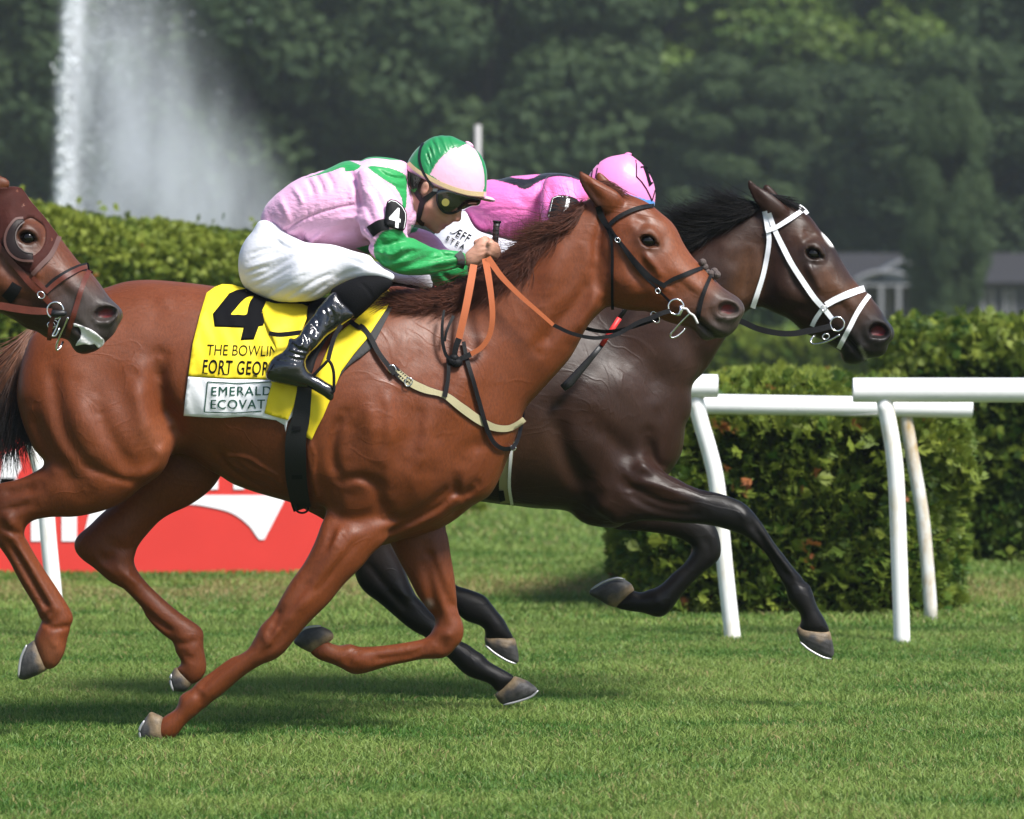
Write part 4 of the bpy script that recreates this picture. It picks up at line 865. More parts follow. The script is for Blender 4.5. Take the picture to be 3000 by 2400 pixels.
def chest_strokes(S, o=(0, 0), y=-.2):
    """muscle and tendon relief of the chestnut, near side"""
    def s(t, w, a, ym=-.02): S.stroke(P(t) + np.array(o), w, a * 1.55, y, S.yc + ym)
    # shoulder and chest
    s('Q 440,560 500,900 510,1200 505,1500', 34, .006)
    s('Q 620,520 720,700 760,900', 40, .003)
    s('Q 760,420 745,700 735,880', 22, .0022)
    s('Q 940,330 930,600 940,850', 24, .0022)
    s('Q 180,1180 420,1380 560,1650', 60, -.007)
    s('Q 760,1080 780,1300 800,1600', 22, .007)
    s('Q 1400,600 1250,900 1100,1200 950,1500', 50, -.012)
    s('Q 1480,1480 1380,1560 1250,1690', 24, .008)
    s('I 560,200 580,330 700,360 860,300', 24, .011)
    s('I 480,180 500,300 560,380', 26, .011)
    s('I 820,60 830,200 860,330', 22, .010)
    s('I 860,330 980,350 1100,290 1200,210 1280,150', 16, .010)
    s('I 860,440 960,400 1100,330 1200,270 1290,180', 10, .007)
    s('I 1285,110 1290,190 1330,210 1400,150', 14, .009)
    s('I 1240,350 1290,310 1330,270', 12, .007)
    s('I 650,200 700,120 760,60', 40, -.010)
    s('I 900,180 1020,150 1150,60', 50, -.012)
    s('I 560,400 540,470 520,520', 10, .005); s('I 600,400 570,480 540,530', 8, -.004)
    s('I 640,430 520,640 400,820 300,900', 26, -.006, -.08)
    s('I 440,700 330,840 220,950', 14, .005, -.08)
    # barrel, ribs and veins
    for k in range(6):
        x = 330 + k * 75; s('E %d,1120 %d,1300 %d,1480' % (x, x + 40, x + 95), 20, .0016)
    s('E 380,1300 520,1310 620,1370 740,1440', 5, -.005); s('E 460,1330 560,1400 690,1440 760,1500', 5, -.004); s('E 380,1300 400,1360 470,1390', 5, -.004)
    s('E 940,1200 960,1400 1000,1600', 9, -.005); s('E 300,1250 450,1430 640,1520', 10, .005)
    s('E 960,1190 985,1300 975,1420', 5, -.004)
    # flank and quarter
    s('G 895,480 900,620 925,760 960,860', 26, .020)
    s('G 930,700 990,820 1040,900', 26, .010)
    s('G 760,560 800,760 850,900 900,960', 34, -.012)
    s('G 540,700 600,860 680,1000 760,1120', 26, .008)
    s('G 300,500 330,700 380,900 480,1050 600,1130', 24, .009)
    s('G 180,760 250,930 330,1050 440,1120', 24, .009)
    s('G 430,600 470,800 540,980', 46, -.009)
    s('G 500,1080 640,1140 760,1180', 12, .005)
    s('G 930,930 900,1060 840,1120 740,1160', 22, -.009)
    s('G 880,90 920,170 930,230', 22, -.003); s('G 760,130 880,250 930,420', 50, .005); s('E 1190,1010 1130,1120 1110,1300 1150,1440', 16, .009); s('E 1240,1010 1250,1150 1190,1300', 20, .005); s('E 1480,830 1500,1000 1490,1200 1420,1420', 20, -.006); s('E 1600,900 1640,1100 1600,1300', 26, .006); s('E 1420,1490 1300,1440 1180,1460', 14, .008); s('E 1700,1000 1730,1200 1690,1420', 26, -.006); s('E 1330,900 1380,1100 1370,1350', 24, -.005)
    s('G 300,1110 400,1160 480,1220', 30, .010)
    s('G 0,1240 100,1230 220,1200', 14, .009); s('G 0,1330 90,1320 180,1290', 12, .006)
    s('G 20,1330 60,1400 90,1460', 16, -.008, -.1); s('G 10,1420 70,1460 120,1480', 10, .006, -.1)
    # cannon tendons
    s('H 60,400 150,560 230,700 290,800', 9, .009, -.08); s('H 100,400 190,540 270,680 330,780', 10, -.004, -.08)
    s('H 290,800 260,860 300,880 340,830', 9, .005, -.08)
    s('H 1500,1020 1400,1110 1280,1200 1190,1290', 8, .005, -.08); s('H 1640,930 1600,960 1620,1020', 14, -.006, -.08)
    s('H 1720,900 1660,1000 1580,1060', 10, .005, -.08)
    s('H 1150,1290 1200,1330 1180,1390', 12, .006, -.08)
    s('H 250,865 300,905 350,905 420,895', 8, .005, -.08); s('H 310,960 345,1040 320,1110', 14, -.004, -.08); s('H 240,830 290,790 340,800', 12, -.004, -.08); s('H 20,300 60,350 100,400', 14, -.005, -.08); s('I 700,480 560,660 430,800', 10, .004, -.08); s('I 250,880 200,1000 150,1080', 9, .005, -.08)
    # neck
    s('B 1330,420 1280,600 1270,780 1310,930', 16, .010); s('B 1250,780 1180,920 1060,1060 940,1220', 22, .012)
    s('B 1330,800 1290,900 1230,1010 1150,1150', 18, -.008); s('B 960,700 880,900 830,1060', 40, .008); s('B 1100,560 1020,760 960,940', 40, -.007)
    s('B 1190,620 1130,800 1050,960', 30, .005)
def far_strokes(S, y=.2):
    # legs beyond: relief on their camera side
    def s(t, w, a): S.stroke(P(t), w, a, y, .6)
    for t, w, a in (('H 720,640 830,740 950,840 1060,920', 9, .008), ('H 690,380 780,420 820,360', 14, .006), ('H 1060,965 1120,985 1200,960', 8, .004), ('H 1100,1010 1135,1060 1195,1085', 9, .003), ('H 700,500 760,560 860,640', 10, -.004), ('H 600,470 680,480 700,420', 14, .006), ('H 560,430 640,520 760,600', 12, -.004),
                    ('I 1120,500 1180,640 1230,780 1290,900', 12, .009), ('I 1110,560 1140,720 1170,860 1200,960', 14, .008), ('I 1150,540 1210,700 1250,860', 14, -.005),
                    ('I 1120,1090 1060,1130 960,1150 800,1170', 8, .005), ('I 1180,1040 1210,1090 1180,1130', 14, .006), ('I 690,1130 660,1180 700,1220', 12, .005), ('I 1200,1010 1260,1020 1300,1000', 12, -.004)):
        S.stroke(P(t), w * 1.1, a * 1.6, y, .155)
HEADK = [(1750, 650, .50), (1800, 850, .50), (1950, 720, .56), (1900, 900, .52), (2050, 850, .55), (2130, 930, .66), (2090, 985, .6)]
def head_relief(S, T, y, yc):
    """face relief; T maps chestnut-head notes onto this head"""
    def s(t, w, a): S.stroke(T(P(t)), w, a * 1.3, y, yc - .01)
    s('M 560,470 640,560 640,600', 14, .004)
    s('M 430,640 520,740 620,860 680,960', 14, -.009)      # facial crest
    s('M 400,610 480,760 600,900', 14, .006)
    s('M 250,420 380,390 470,410', 16, -.006); s('M 560,420 660,520 760,640', 34, .007)   # brow, nasal hollow
    s('M 420,330 470,350 440,390', 14, .006)
    s('M 180,700 230,900 400,1080 560,1140', 40, -.010)    # jaw
    s('M 620,860 760,1000 900,1090 1000,1120', 20, .006); s('M 800,900 900,1010 980,1090', 10, .005)
    s('M 930,900 1060,1030 1180,1130', 24, -.005)
    s('M 1000,1330 1100,1420 1200,1495 1275,1530', 8, .016); s('M 1080,1330 1200,1420 1290,1470', 16, -.006); s('M 1060,1450 1140,1520', 14, -.005); s('M 1180,1170 1160,1260 1200,1350 1300,1390', 12, .006); s('M 560,1140 480,1130 330,1180', 14, .006); s('M 300,640 330,800 440,960', 12, .005); s('M 640,1000 700,1030 800,1060', 8, -.004); s('M 470,620 540,640 620,600', 7, .004); s('M 460,430 540,420 610,470', 8, -.005)  # mouth
    s('M 690,1090 660,1200 640,1300', 24, .006)
    s('M 0,560 60,760 80,960 60,1100', 20, .008)
def nostril(S, c, r, rot, y, rim=1.):
    sg = 1 if y > S.yc else -1
    S.ell((c[0], c[1], y), (r[0] * 1.25, .016, r[1] * 1.4), rot, .022)
    S.ell((c[0] + 3, c[1], y + sg * .018), (r[0], .036, r[1]), rot, .008, sub=True)
    S.ell((c[0] - 14, c[1] + 4, y + sg * .016), (r[0] * .55, .028, r[1] * .75), rot - 30, .008, sub=True)
def socket(S, c, y, rot=25):
    sg = 1 if y > S.yc else -1
    S.ell((c[0], c[1] - 4, y), (.042, .020, .033), rot, .022)
    S.ell((c[0], c[1], y + sg * .012), (.0285, .022, .0195), rot, .004, sub=True)
    S.ell((c[0] + 24, c[1] + 11, y + sg * .012), (.012, .016, .006), rot + 15, .005, sub=True)

# chestnut ---------------------------------------------------------
print('chestnut')
horse1 = empty('chestnut_horse', 'chestnut racehorse in the middle wearing the yellow number 4 saddle cloth', 'horse')
S = Sculpt((-250, 2210), (480, 2230), -.40, .40, .0068, 0); S.yc = 0
S.puff(TRUNK, [(100, 1100, .56), (400, 1050, .60), (800, 1150, .60), (1100, 1200, .58), (1350, 1250, .52), (1480, 1300, .50)], 0, 0)
S.puff(NECK, [(1730, 650, .40), (1500, 900, .40), (1300, 1150, .46), (1450, 1300, .50)], 0, .07)
S.puff(HEAD1, HEADK, 0, .03)
S.puff(HN1, [(400, 1050, .42), (300, 1450, .42), (100, 1480, .45), (100, 1700, .6), (180, 1850, .62)], [(400, 1000, -.14), (350, 1350, -.17), (60, 1500, -.15), (150, 1850, -.14)], .045)
S.puff(HF1, [(550, 1250, .42), (480, 1450, .42), (300, 1600, .45), (450, 1750, .6), (570, 1900, .62)], [(550, 1250, .12), (300, 1600, .14), (560, 1950, .14)], .03)
S.puff(FN1, [(1050, 1450, .40), (950, 1650, .44), (800, 1830, .6), (650, 1980, .66), (520, 2150, .7)], [(1080, 1450, -.13), (900, 1700, -.15), (500, 2150, -.12)], .045)
S.puff(FF1, [(1230, 1600, .42), (1310, 1800, .55), (1200, 1900, .66), (1000, 1960, .66)], [(1230, 1550, .12), (1310, 1850, .14), (950, 1950, .14)], .03)
S.puff(EAR1, .42, -.055, .015); S.puff(EAR1F, .42, .065, .015)
ID = lambda p: p
chest_strokes(S); far_strokes(S); head_relief(S, ID, -.1, 0)
for sgn in (-1, 1): socket(S, (1899, 707), sgn * .083); nostril(S, (2133, 906), (.036, .023), 12, sgn * .052)
S.stroke(P('B 1180,230 1240,310 1310,390'), 9, .010, -.06, -.05)
S.stroke(P('B 1200,240 1270,280 1370,330'), 16, -.004, -.06, -.05)
v, f = S.mesh()
CH = (.128, .0318, .0090)
c = paint(v, CH, [
    (P('M 1400,1250 1300,1430'), 95, (.045, .033, .03), .95), (P('M 1120,1480 1200,1500'), 45, (.05, .04, .036), .9), (P('M 1000,1150 1200,1100'), 70, (.05, .028, .02), .6),
    (P('M 1330,1260'), 26, (.12, .10, .09), .5), (P('M 520,530'), 44, (.02, .011, .008), .75), (P('M 620,560'), 25, (.015, .01, .008), .7),
    (P('B 1175,250 1230,330 1290,400'), 12, (.03, .012, .008), .8), (P('B 1160,190'), 18, (.03, .012, .008), .7),
    (P('M 1310,1215'), 20, (.15, .014, .016), .95, -.043, .043), (P('M 1010,1340 1100,1420 1200,1500 1270,1530'), 5, (.012, .01, .009), .9), (P('p 570,900 300,1100 250,1250'), 160, (.13, .036, .014), .5),
    (P('G 880,900 930,960'), 50, (.20, .066, .03), .5), (P('H 60,560 200,740'), 60, (.10, .03, .013), .3),
    (P('I 580,1060'), 40, (.28, .10, .05), .5), (P('H 300,1060'), 40, (.26, .09, .045), .5), (P('I 1130,850'), 14, (.2, .17, .14), .6),
    (P('B 1640,520 1760,700 1860,820'), 50, (.18, .056, .022), .6)])
body1 = mk('body', v, f, MCHEST, horse1); colour(body1, c)
near1, far1 = S.heights(); eye(horse1, (1899, 706), .027, -.083); del S
hoof(horse1, P('H 225,958 255,1040 275,1100 292,1152 220,1190 150,1218 108,1210 110,1150 128,1080 158,1008 195,982'), -.14, P('H 222,960 292,1152'), P('H 160,1005 125,1090 110,1200'), MHOOF, 1)
hoof(horse1, P('H 1058,1132 1108,1165 1172,1228 1110,1290 1040,1284 1020,1210 1035,1165'), .14, P('H 1058,1132 1172,1228'), P('H 1030,1180 1024,1225 1042,1284'), MHOOF, 2)
hoof(horse1, P('H 905,1402 985,1440 1005,1520 1000,1592 910,1592 860,1585 833,1560 840,1505 868,1455'), -.12, P('H 905,1408 945,1480 985,1580'), P('H 868,1460 838,1520 845,1575'), MHOOF, 3)
hoof(horse1, P('I 318,1082 350,1030 380,1003 430,988 488,983 540,1005 566,1032 562,1062 490,1108 432,1145 380,1120'), .14, P('I 566,1045 500,1100 435,1140'), P('I 330,1050 380,1003 430,988 488,983'), MHOOF, 4)
# dark bay ---------------------------------------------------------
print('dark bay')
YB = 1.0
horse2 = empty('dark_bay_horse', 'dark bay racehorse on the far side, wearing a white bridle, leading by a head', 'horse')
TRUNK2 = P('p 680,960 760,890 900,872 1100,884 1300,898 1500,894 1620,884 1750,930 1900,1080 2012,1200 1997,1241 1985,1300 1975,1350 1953,1390 1900,1450 1860,1510 1810,1545 1767,1545 1720,1537 1690,1520 1665,1498 1553,1488 1520,1483 1447,1475 1300,1450 1150,1400 1050,1350 950,1340 800,1350 680,1280 640,1150 645,1050')
NECK2 = P('p 1560,890 1680,872 1790,830 1900,780 C 300,652 400,592 550,492 700,402 860,340 950,400 1000,800 890,1090 795,1150 735,1195 p 2125,992 2102,1029 2083,1062 2065,1090 2046,1108 2028,1127 2023,1164 2014,1201 1997,1241 1985,1330 1850,1420 1700,1300 1600,1050')
HEAD2 = P('C 870,345 950,290 1040,282 1100,300 1200,360 1260,400 1310,460 1360,530 1420,590 1470,660 1520,750 1580,850 1650,950 1720,1010 1770,1070 1830,1150 1880,1230 1930,1290 1945,1330 1930,1390 1892,1420 1885,1470 1860,1510 1800,1530 1740,1530 1720,1550 1680,1575 1600,1585 1540,1570 1520,1530 1520,1482 1480,1460 1420,1430 1350,1380 1250,1350 1170,1280 1100,1220 1000,1180 900,1130 845,1100 830,900 850,700 850,500')
EAR2 = P('C 780,98 774,170 798,230 830,290 870,345 930,395 1010,430 1065,425 1105,395 1080,330 1000,260 930,210 870,180 820,130')
EAR2F = P('C 912,138 898,180 910,240 960,300 1050,320 1050,280 1000,215 950,165')
FN2 = P('J 640,200 900,240 1085,365 1150,400 1230,430 1320,465 1420,490 1500,525 1545,552 1582,590 1622,640 1660,700 1705,770 1760,840 1820,920 1870,968 1912,1010 1927,1060 1937,1100 1960,1150 1990,1200 2010,1240 2022,1300 1930,1292 1838,1270 1858,1208 1848,1170 1800,1120 1780,1090 1770,1040 1740,980 1700,910 1650,830 1590,770 1540,730 1480,705 1400,680 1340,665 1250,655 1150,650 1050,640 930,640 850,655 760,640 680,560 600,400')
FF2 = P('J 780,500 900,520 1100,560 1250,600 1360,665 1387,730 1397,790 1395,840 1370,880 1330,910 1280,950 1220,1010 1160,1080 1120,1140 1080,1180 1040,1196 1000,1186 940,1166 880,1160 775,1128 820,1080 878,1035 936,1054 975,1036 1010,1030 1060,1000 1120,940 1180,890 1222,830 1232,785 1200,762 1150,738 1090,720 1000,705 900,695 790,688 740,640')
HA2 = P('p 680,1000 850,940 1020,1050 1120,1250 1150,1420 1152,1560 I 910,500 960,590 1000,680 1040,780 1100,850 1160,920 1240,1000 1310,1070 1360,1090 1410,1130 1450,1150 1480,1190 1550,1230 1655,1300 1610,1340 1560,1385 1518,1362 1500,1332 1450,1312 1380,1290 1330,1260 1290,1220 1235,1165 1170,1110 1110,1050 1050,1020 980,970 900,900 830,840 760,790 710,730 690,670 p 1030,1640 1010,1580 980,1480 900,1400 760,1330 680,1200')
HB2 = P('p 900,1100 1100,1150 1250,1350 1300,1500 1310,1620 1322,1690 I 1285,740 1350,760 1420,785 1470,810 1500,850 1540,900 1580,950 1600,990 1622,1030 1648,1085 1540,1072 1458,1070 1468,1005 1440,985 1400,970 1340,950 1310,920 p 1290,1770 1255,1740 1235,1700 1210,1620 1170,1500 1050,1420 900,1350')
def mapper(e0, n0, e1, n1):
    a = complex(*e0); b = complex(*n0); c = complex(*e1); d = complex(*n1); k = (d - c) / (b - a)
    def T(p):
        z = c + k * (np.asarray(p, float)[:, 0] + 1j * np.asarray(p, float)[:, 1] - a); return np.stack([z.real, z.imag], 1)
    return T
T2 = mapper((1899, 707), (2133, 905), (2382, 744), (2572, 970)); T2k = lambda L: [(*T2([(a, b)])[0], k) for a, b, k in L]
S = Sculpt((600, 2650), (500, 2140), YB - .38, YB + .38, .0072, YB); S.yc = YB
S.puff(TRUNK2, [(700, 1100, .56), (1300, 1150, .60), (1700, 1200, .58), (1930, 1300, .52)], YB, 0)
S.puff(NECK2, [(2180, 700, .42), (2000, 900, .40), (1800, 1150, .46), (1900, 1300, .5)], YB, .06)
S.puff(HEAD2, T2k(HEADK), YB, .03)
S.puff(FN2, [(1850, 1400, .42), (2050, 1450, .46), (2180, 1500, .55), (2300, 1700, .62), (2400, 1830, .66)], [(1800, 1400, YB - .13), (2150, 1500, YB - .15), (2420, 1830, YB - .14)], .04)
S.puff(FF2, [(1850, 1500, .42), (2080, 1560, .55), (2000, 1700, .62), (1900, 1790, .66)], [(1850, 1500, YB + .11), (2080, 1600, YB + .13), (1850, 1780, YB + .13)], .03)
S.puff(HA2, [(900, 1200, .42), (1090, 1600, .42), (1200, 1800, .55), (1400, 1950, .64)], [(900, 1200, YB - .13), (1100, 1700, YB - .15), (1420, 1970, YB - .14)], .04)
S.puff(HB2, [(1050, 1250, .42), (1260, 1600, .42), (1400, 1790, .6), (1480, 1850, .66)], [(1050, 1250, YB + .1), (1280, 1700, YB + .13), (1480, 1850, YB + .13)], .03)
S.puff(EAR2, .42, YB - .055, .015); S.puff(EAR2F, .42, YB + .06, .015)
head_relief(S, T2, YB - .1, YB)
def s2(t, w, a, ym=-.02): S.stroke(P(t), w, a * 1.4, YB - .2, YB + ym)
for q in (('J 440,0 480,200 540,330 640,480', 30, .014), ('J 640,60 760,160 860,280 860,380', 30, .010), ('J 980,150 1000,250 1020,320 1080,360', 18, .012), ('J 870,340 960,330 1060,380', 20, -.010),
          ('J 840,430 960,490 1080,540 1240,560', 12, .009), ('J 900,400 1040,440 1180,480', 14, -.006), ('J 860,480 1000,560 1160,600 1300,600', 12, .007), ('J 1180,420 1260,460 1320,490', 8, .005),
          ('J 700,480 720,560 760,630', 26, -.010), ('J 560,560 640,620 740,650', 14, .009), ('B 1850,1200 1900,1330 1870,1450', 30, .009), ('B 1500,1300 1600,1400 1620,1550', 40, .010),
          ('B 1700,1150 1760,1300 1800,1450', 40, -.008), ('B 1250,1480 1400,1420 1560,1500', 50, -.010), ('J 1560,640 1680,820 1790,980', 9, .007, -.08), ('J 1620,680 1720,830 1830,960', 9, -.004, -.08),
          ('J 1830,1010 1870,1000 1900,1040', 12, .006, -.08), ('J 1500,560 1540,620 1560,690', 16, -.006, -.08), ('C 600,640 700,760 760,900', 30, .006), ('C 820,640 800,800 770,960 760,1080', 20, .010),
          ('C 560,560 640,680 700,800', 30, -.006), ('I 760,600 900,780 1010,900', 12, .007, -.08), ('I 960,760 1000,800 1010,780', 12, -.006, -.08)): s2(*q)
S.stroke(P('J 1290,720 1330,800 1310,860'), 12, .006, YB + .1, YB + .14); S.stroke(P('J 1010,1060 1040,1110 1060,1150'), 12, -.004, YB + .1, YB + .14)
e2, n2 = T2([(1899, 707)])[0], (2574, 970)
for sgn in (-1, 1): socket(S, e2, YB + sgn * .082, 20); nostril(S, n2, (.036, .026), 18, YB + sgn * .052)
S.stroke(P('C 800,150 840,230 900,320'), 9, .010, YB - .06, YB - .05)
v, f = S.mesh()
BLK = (.0050, .0043, .0042); TAN = (.085, .035, .016)
c = paint(v, (.0225, .0092, .0056), [
    (P('J 1350,560 1500,600'), 90, BLK, .8), (P('J 1520,620 1650,780 1800,980 1930,1200'), 110, BLK, 1.), (P('J 1330,780 1250,930 1060,1120 900,1100'), 100, BLK, 1.), (P('J 1000,660 1200,690'), 60, BLK, .6),
    (P('I 740,650 900,820 1150,1050 1400,1230 1560,1300'), 120, BLK, 1.), (P('I 1300,830 1450,900 1560,1000'), 90, BLK, 1.), (P('p 1000,1500 1100,1600'), 90, (.02, .013, .011), .7),
    (P('C 1560,960 1640,1060 1700,1140'), 60, TAN, .75), (P('C 1420,860 1500,960'), 40, TAN, .5), (P('C 1700,1050 1790,1180'), 34, TAN, .5), (P('C 1240,560 1350,650'), 40, (.06, .026, .014), .6),
    (P('C 820,850 780,980'), 50, (.075, .032, .014), .7), (P('C 700,700 820,720'), 60, (.06, .026, .014), .45), (P('C 960,300 1040,390'), 40, (.03, .014, .009), .5),
    (P('C 1840,1350 1750,1450'), 110, (.014, .012, .012), .95), (P('C 1600,1500 1680,1540'), 60, (.012, .010, .010), .95), (P('C 1450,700 1560,880'), 30, (.02, .013, .012), .7),
    (P('C 1300,715'), 38, (.012, .009, .008), .7), (P('C 1395,548 1420,590 1452,628'), 9, (.72, .70, .68), 1.3), (P('C 1820,1330'), 22, (.13, .014, .018), .95, YB - .043, YB + .043),
    (P('C 1715,1535 1700,1500 1670,1450'), 5, (.4, .37, .34), .8), (P('B 1750,1250 1500,1380'), 120, (.045, .024, .018), .45), (P('J 300,300'), 110, (.055, .026, .014), .6)])
body2 = mk('body', v, f, MDARK, horse2); colour(body2, c)
near2, far2 = S.heights(); eye(horse2, e2, .0265, YB - .082); del S
hoof(horse2, P('J 1840,1238 1930,1258 2022,1268 2040,1350 2048,1400 2032,1432 1990,1422 1900,1375 1850,1332 1828,1272'), YB - .14, P('J 1838,1245 1930,1262 2022,1272'), P('J 1850,1335 1900,1378 1985,1424 2030,1432'), MHOOF, 5)
hoof(horse2, P('J 634,1058 640,1038 690,1008 745,982 800,968 842,975 882,1000 902,1042 850,1092 792,1140 740,1120 690,1090'), YB + .13, P('J 900,1030 850,1090 780,1135'), P('J 650,1035 720,992 800,968 845,976'), MHOOF, 6)
hoof(horse2, P('I 1638,1278 1720,1310 1770,1350 1782,1370 1740,1400 1650,1432 1570,1454 1545,1432 1518,1392 1560,1345 1600,1305'), YB - .14, P('I 1640,1280 1590,1320 1535,1370'), P('I 1780,1365 1740,1402 1650,1434 1572,1452'), MHOOF, 7)
hoof(horse2, P('I 1456,1038 1540,1034 1642,1052 1660,1130 1666,1195 1650,1210 1600,1190 1520,1142 1464,1095'), YB + .13, P('I 1458,1040 1540,1038 1640,1056'), P('I 1466,1098 1520,1144 1600,1192 1648,1208'), MHOOF, 8)

# third horse, only its head in the picture ------------------------
print('third')
YT = -.62
horse3 = empty('hooded_horse', 'bay racehorse head entering at the left edge, brown blinker hood and foam on its lip', 'horse')
HEAD3 = P('D -60,175 30,190 100,182 180,195 210,240 240,290 300,360 370,440 430,520 490,600 520,640 580,720 650,810 720,862 760,910 810,970 870,1060 920,1118 970,1160 1002,1200 1012,1240 985,1290 962,1312 950,1360 900,1420 862,1442 840,1482 800,1520 720,1547 660,1556 610,1530 580,1480 560,1430 500,1420 430,1430 370,1420 300,1362 220,1350 140,1290 60,1240 -40,1200 -200,1100 -300,900 -330,600 -280,350 -170,220')
EAR3 = P('D -110,230 -100,150 -60,90 10,95 40,108 70,120 105,175 110,190 40,210 -20,260')
T3 = mapper((1899, 707), (2133, 905), (77, 696), (311, 919)); DX = np.array([-1800., 0])
S = Sculpt((-2060, 400), (480, 2250), YT - .38, YT + .38, .0085, YT); S.yc = YT
S.puff(TRUNK + DX, [(100 - 1800, 1100, .56), (800 - 1800, 1150, .6), (1350 - 1800, 1250, .52)], YT, 0)
S.puff(NECK + DX, [(1730 - 1800, 650, .42), (1500 - 1800, 900, .40), (1300 - 1800, 1150, .46)], YT, .06)
S.puff(HEAD3, [(*T3([(a, b)])[0], k) for a, b, k in HEADK], YT, .03)
for q, sg in ((HN1, -1), (HF1, 1), (FN1, -1), (FF1, 1)): S.puff(q + DX, [(*(q + DX)[::6].mean(0), .48), (*(q + DX)[len(q) // 2], .6)], YT + sg * .14, .04)
S.puff(EAR3, .5, YT - .05, .015)
chest_strokes(S, DX, YT - .2); head_relief(S, T3, YT - .1, YT)
e3 = (79, 697)
for sgn in (-1, 1): socket(S, e3, YT + sgn * .084, 10); nostril(S, (308, 918), (.036, .023), -6, YT + sgn * .052)
v, f = S.mesh()
c = paint(v, (.095, .028, .0115), [
    (P('D 900,1200 800,1330'), 95, (.04, .034, .032), .95), (P('D 640,1150 600,1280'), 60, (.035, .028, .025), .85), (P('D 680,1500 780,1480'), 50, (.022, .019, .018), .9), (P('D 500,1080 440,1200'), 60, (.03, .022, .02), .7),
    (P('D 215,610'), 44, (.02, .011, .008), .8), (P('D 860,1225'), 21, (.14, .018, .02), .95, YT - .043, YT + .043), (P('D 120,1200 300,1300'), 60, (.02, .011, .008), .7)])
body3 = mk('body', v, f, MBAY, horse3); colour(body3, c)
near3, far3 = S.heights(); eye(horse3, e3, .027, YT - .084); del S
# ------------------------------------------------------------------ riders
def cap(S, a, b, ra, rb, blend=.006, sub=False):
    """tapered capsule between picture points a,b = (px,py,y); radii in metres"""
    A = np.array([float(wx(a[0], a[2])), a[2], float(wz(a[1], a[2]))]); B = np.array([float(wx(b[0], b[2])), b[2], float(wz(b[1], b[2]))])
    lo = np.minimum(A, B) - max(ra, rb) - .03; hi = np.maximum(A, B) + max(ra, rb) + .03
    si, sk = S.win(lo[[0, 2]], hi[[0, 2]], 0)
    gx, gy, gz = S.X[si][:, None, None], S.Y[None, :, None], S.Z[sk][None, None, :]
    e = B - A; t = np.clip(((gx - A[0]) * e[0] + (gy - A[1]) * e[1] + (gz - A[2]) * e[2]) / (e @ e + 1e-9), 0, 1)
    d = np.sqrt((gx - A[0] - t * e[0])**2 + (gy - A[1] - t * e[1])**2 + (gz - A[2] - t * e[2])**2) - (ra + (rb - ra) * t)
    v = S.f[si, :, sk]; d = d.astype(np.float32)
    S.f[si, :, sk] = -smin(-v, d, blend) if sub else smin(v, d, blend)
def regions(v, base, regs):
    """fabric panels: colour inside picture polygons; optional depth limits"""
    c = np.tile(np.array(base, float), (len(v), 1)); s = sc(v[:, 1]); px, py = 1500 + v[:, 0] * s, HY + (CAMH - v[:, 2]) * s
    for poly, col, *lim in regs:
        w = np.ones(len(v), bool)
        if lim: w = (v[:, 1] > lim[0]) & (v[:, 1] < lim[1])
        _, ins = seg_dist(px, py, spline(poly, 12, True) if len(poly) > 4 else np.asarray(poly)); c[w & ins] = col
    return c
def skin_of(S, parts, grow):
    for (p, k, y) in parts: S.puff(p, k, y, .02, grow=grow)
def silkmat(name, rough=.42): return mat(name, attr='coat', rough=rough, spec=.4, bump=.0035, bscale=46, stretch=(1.0, 1, 2.2), sheen=.2)
MSILK = silkmat('racing_silk', .46); MCAP = mat('cap_silk', attr='coat', rough=.38, spec=.45, bump=.0015, bscale=40, sheen=.2)
MBREECH = mat('white_breeches', (.70, .70, .745), .55, .3, bump=.0012, bscale=50, stretch=(1, 1, 2.2))
MBOOT = mat('patent_boot', (.006, .006, .008), .16, .6, bump=.004, bscale=45, coat=.7)
MGAITER = mat('black_gaiter', (.005, .005, .006), .8, .1, bump=.0012, bscale=180)
MSKIN = mat('skin', attr='coat', rough=.5, spec=.4, var=.10, vscale=30, bump=.0006, bscale=180, sss=.12)
MBLACK = mat('black_rubber', (.010, .010, .011), .42, .4); MLENS = mat('goggle_lens', (.004, .004, .004), .05, .7, coat=.8)
MWHITE = mat('white_print', (.80, .80, .80), .5); MBLKPRINT = mat('black_print', (.004, .004, .005), .8, .08)
MPATCH = mat('black_leather_patch', (.006, .006, .007), .6, .2, bump=.0005, bscale=200); MYEL = mat('yellow_badge', (.19, .17, .03), .5)
PINK = (.74, .40, .60); GREEN = (.018, .27, .070)

print('rider 1')
man1 = empty('person', 'jockey in pink and green silks crouched over the chestnut horse, number 4 on the sleeve', 'person')
TORSO = P('A 388,705 400,660 430,600 500,530 600,450 700,397 800,365 860,348 960,300 1000,290 1100,290 1130,270 1200,262 1300,270 1370,285 1425,312 1432,400 1462,520 1492,600 1500,680 1480,730 1400,840 1300,910 1150,950 1100,950 1000,940 900,925 760,900 690,900 600,905 560,870 480,825 440,775 405,742')
UPARM = P('A 1085,345 1180,350 1250,420 1330,520 1400,620 1422,740 1415,830 1380,870 1300,930 1230,980 1190,965 1150,920 1150,865 1100,810 1085,740 1075,600 1060,470')
FOREARM = P('A 1240,800 1300,775 1380,790 1412,832 1460,832 1530,870 1600,900 1700,915 1790,925 1825,935 1840,980 1835,1022 1790,1036 1700,1062 1550,1092 1400,1092 1300,1062 1240,1022 1205,975 1190,900')
FARARM = P('A 1430,760 1560,780 1640,830 1700,905 1840,960 1845,1060 1835,1120 1720,1160 1640,1185 1590,1130 1580,1080 1500,1000 1420,900')
BREECH = P('A 395,715 350,790 290,870 260,940 250,1020 258,1100 270,1150 300,1182 400,1242 500,1277 620,1284 720,1278 800,1262 850,1232 900,1200 980,1160 1080,1125 1200,1110 1280,1125 1330,1135 1345,1100 1260,1045 1200,1000 1170,960 1050,925 900,880 700,860 560,800 470,730')
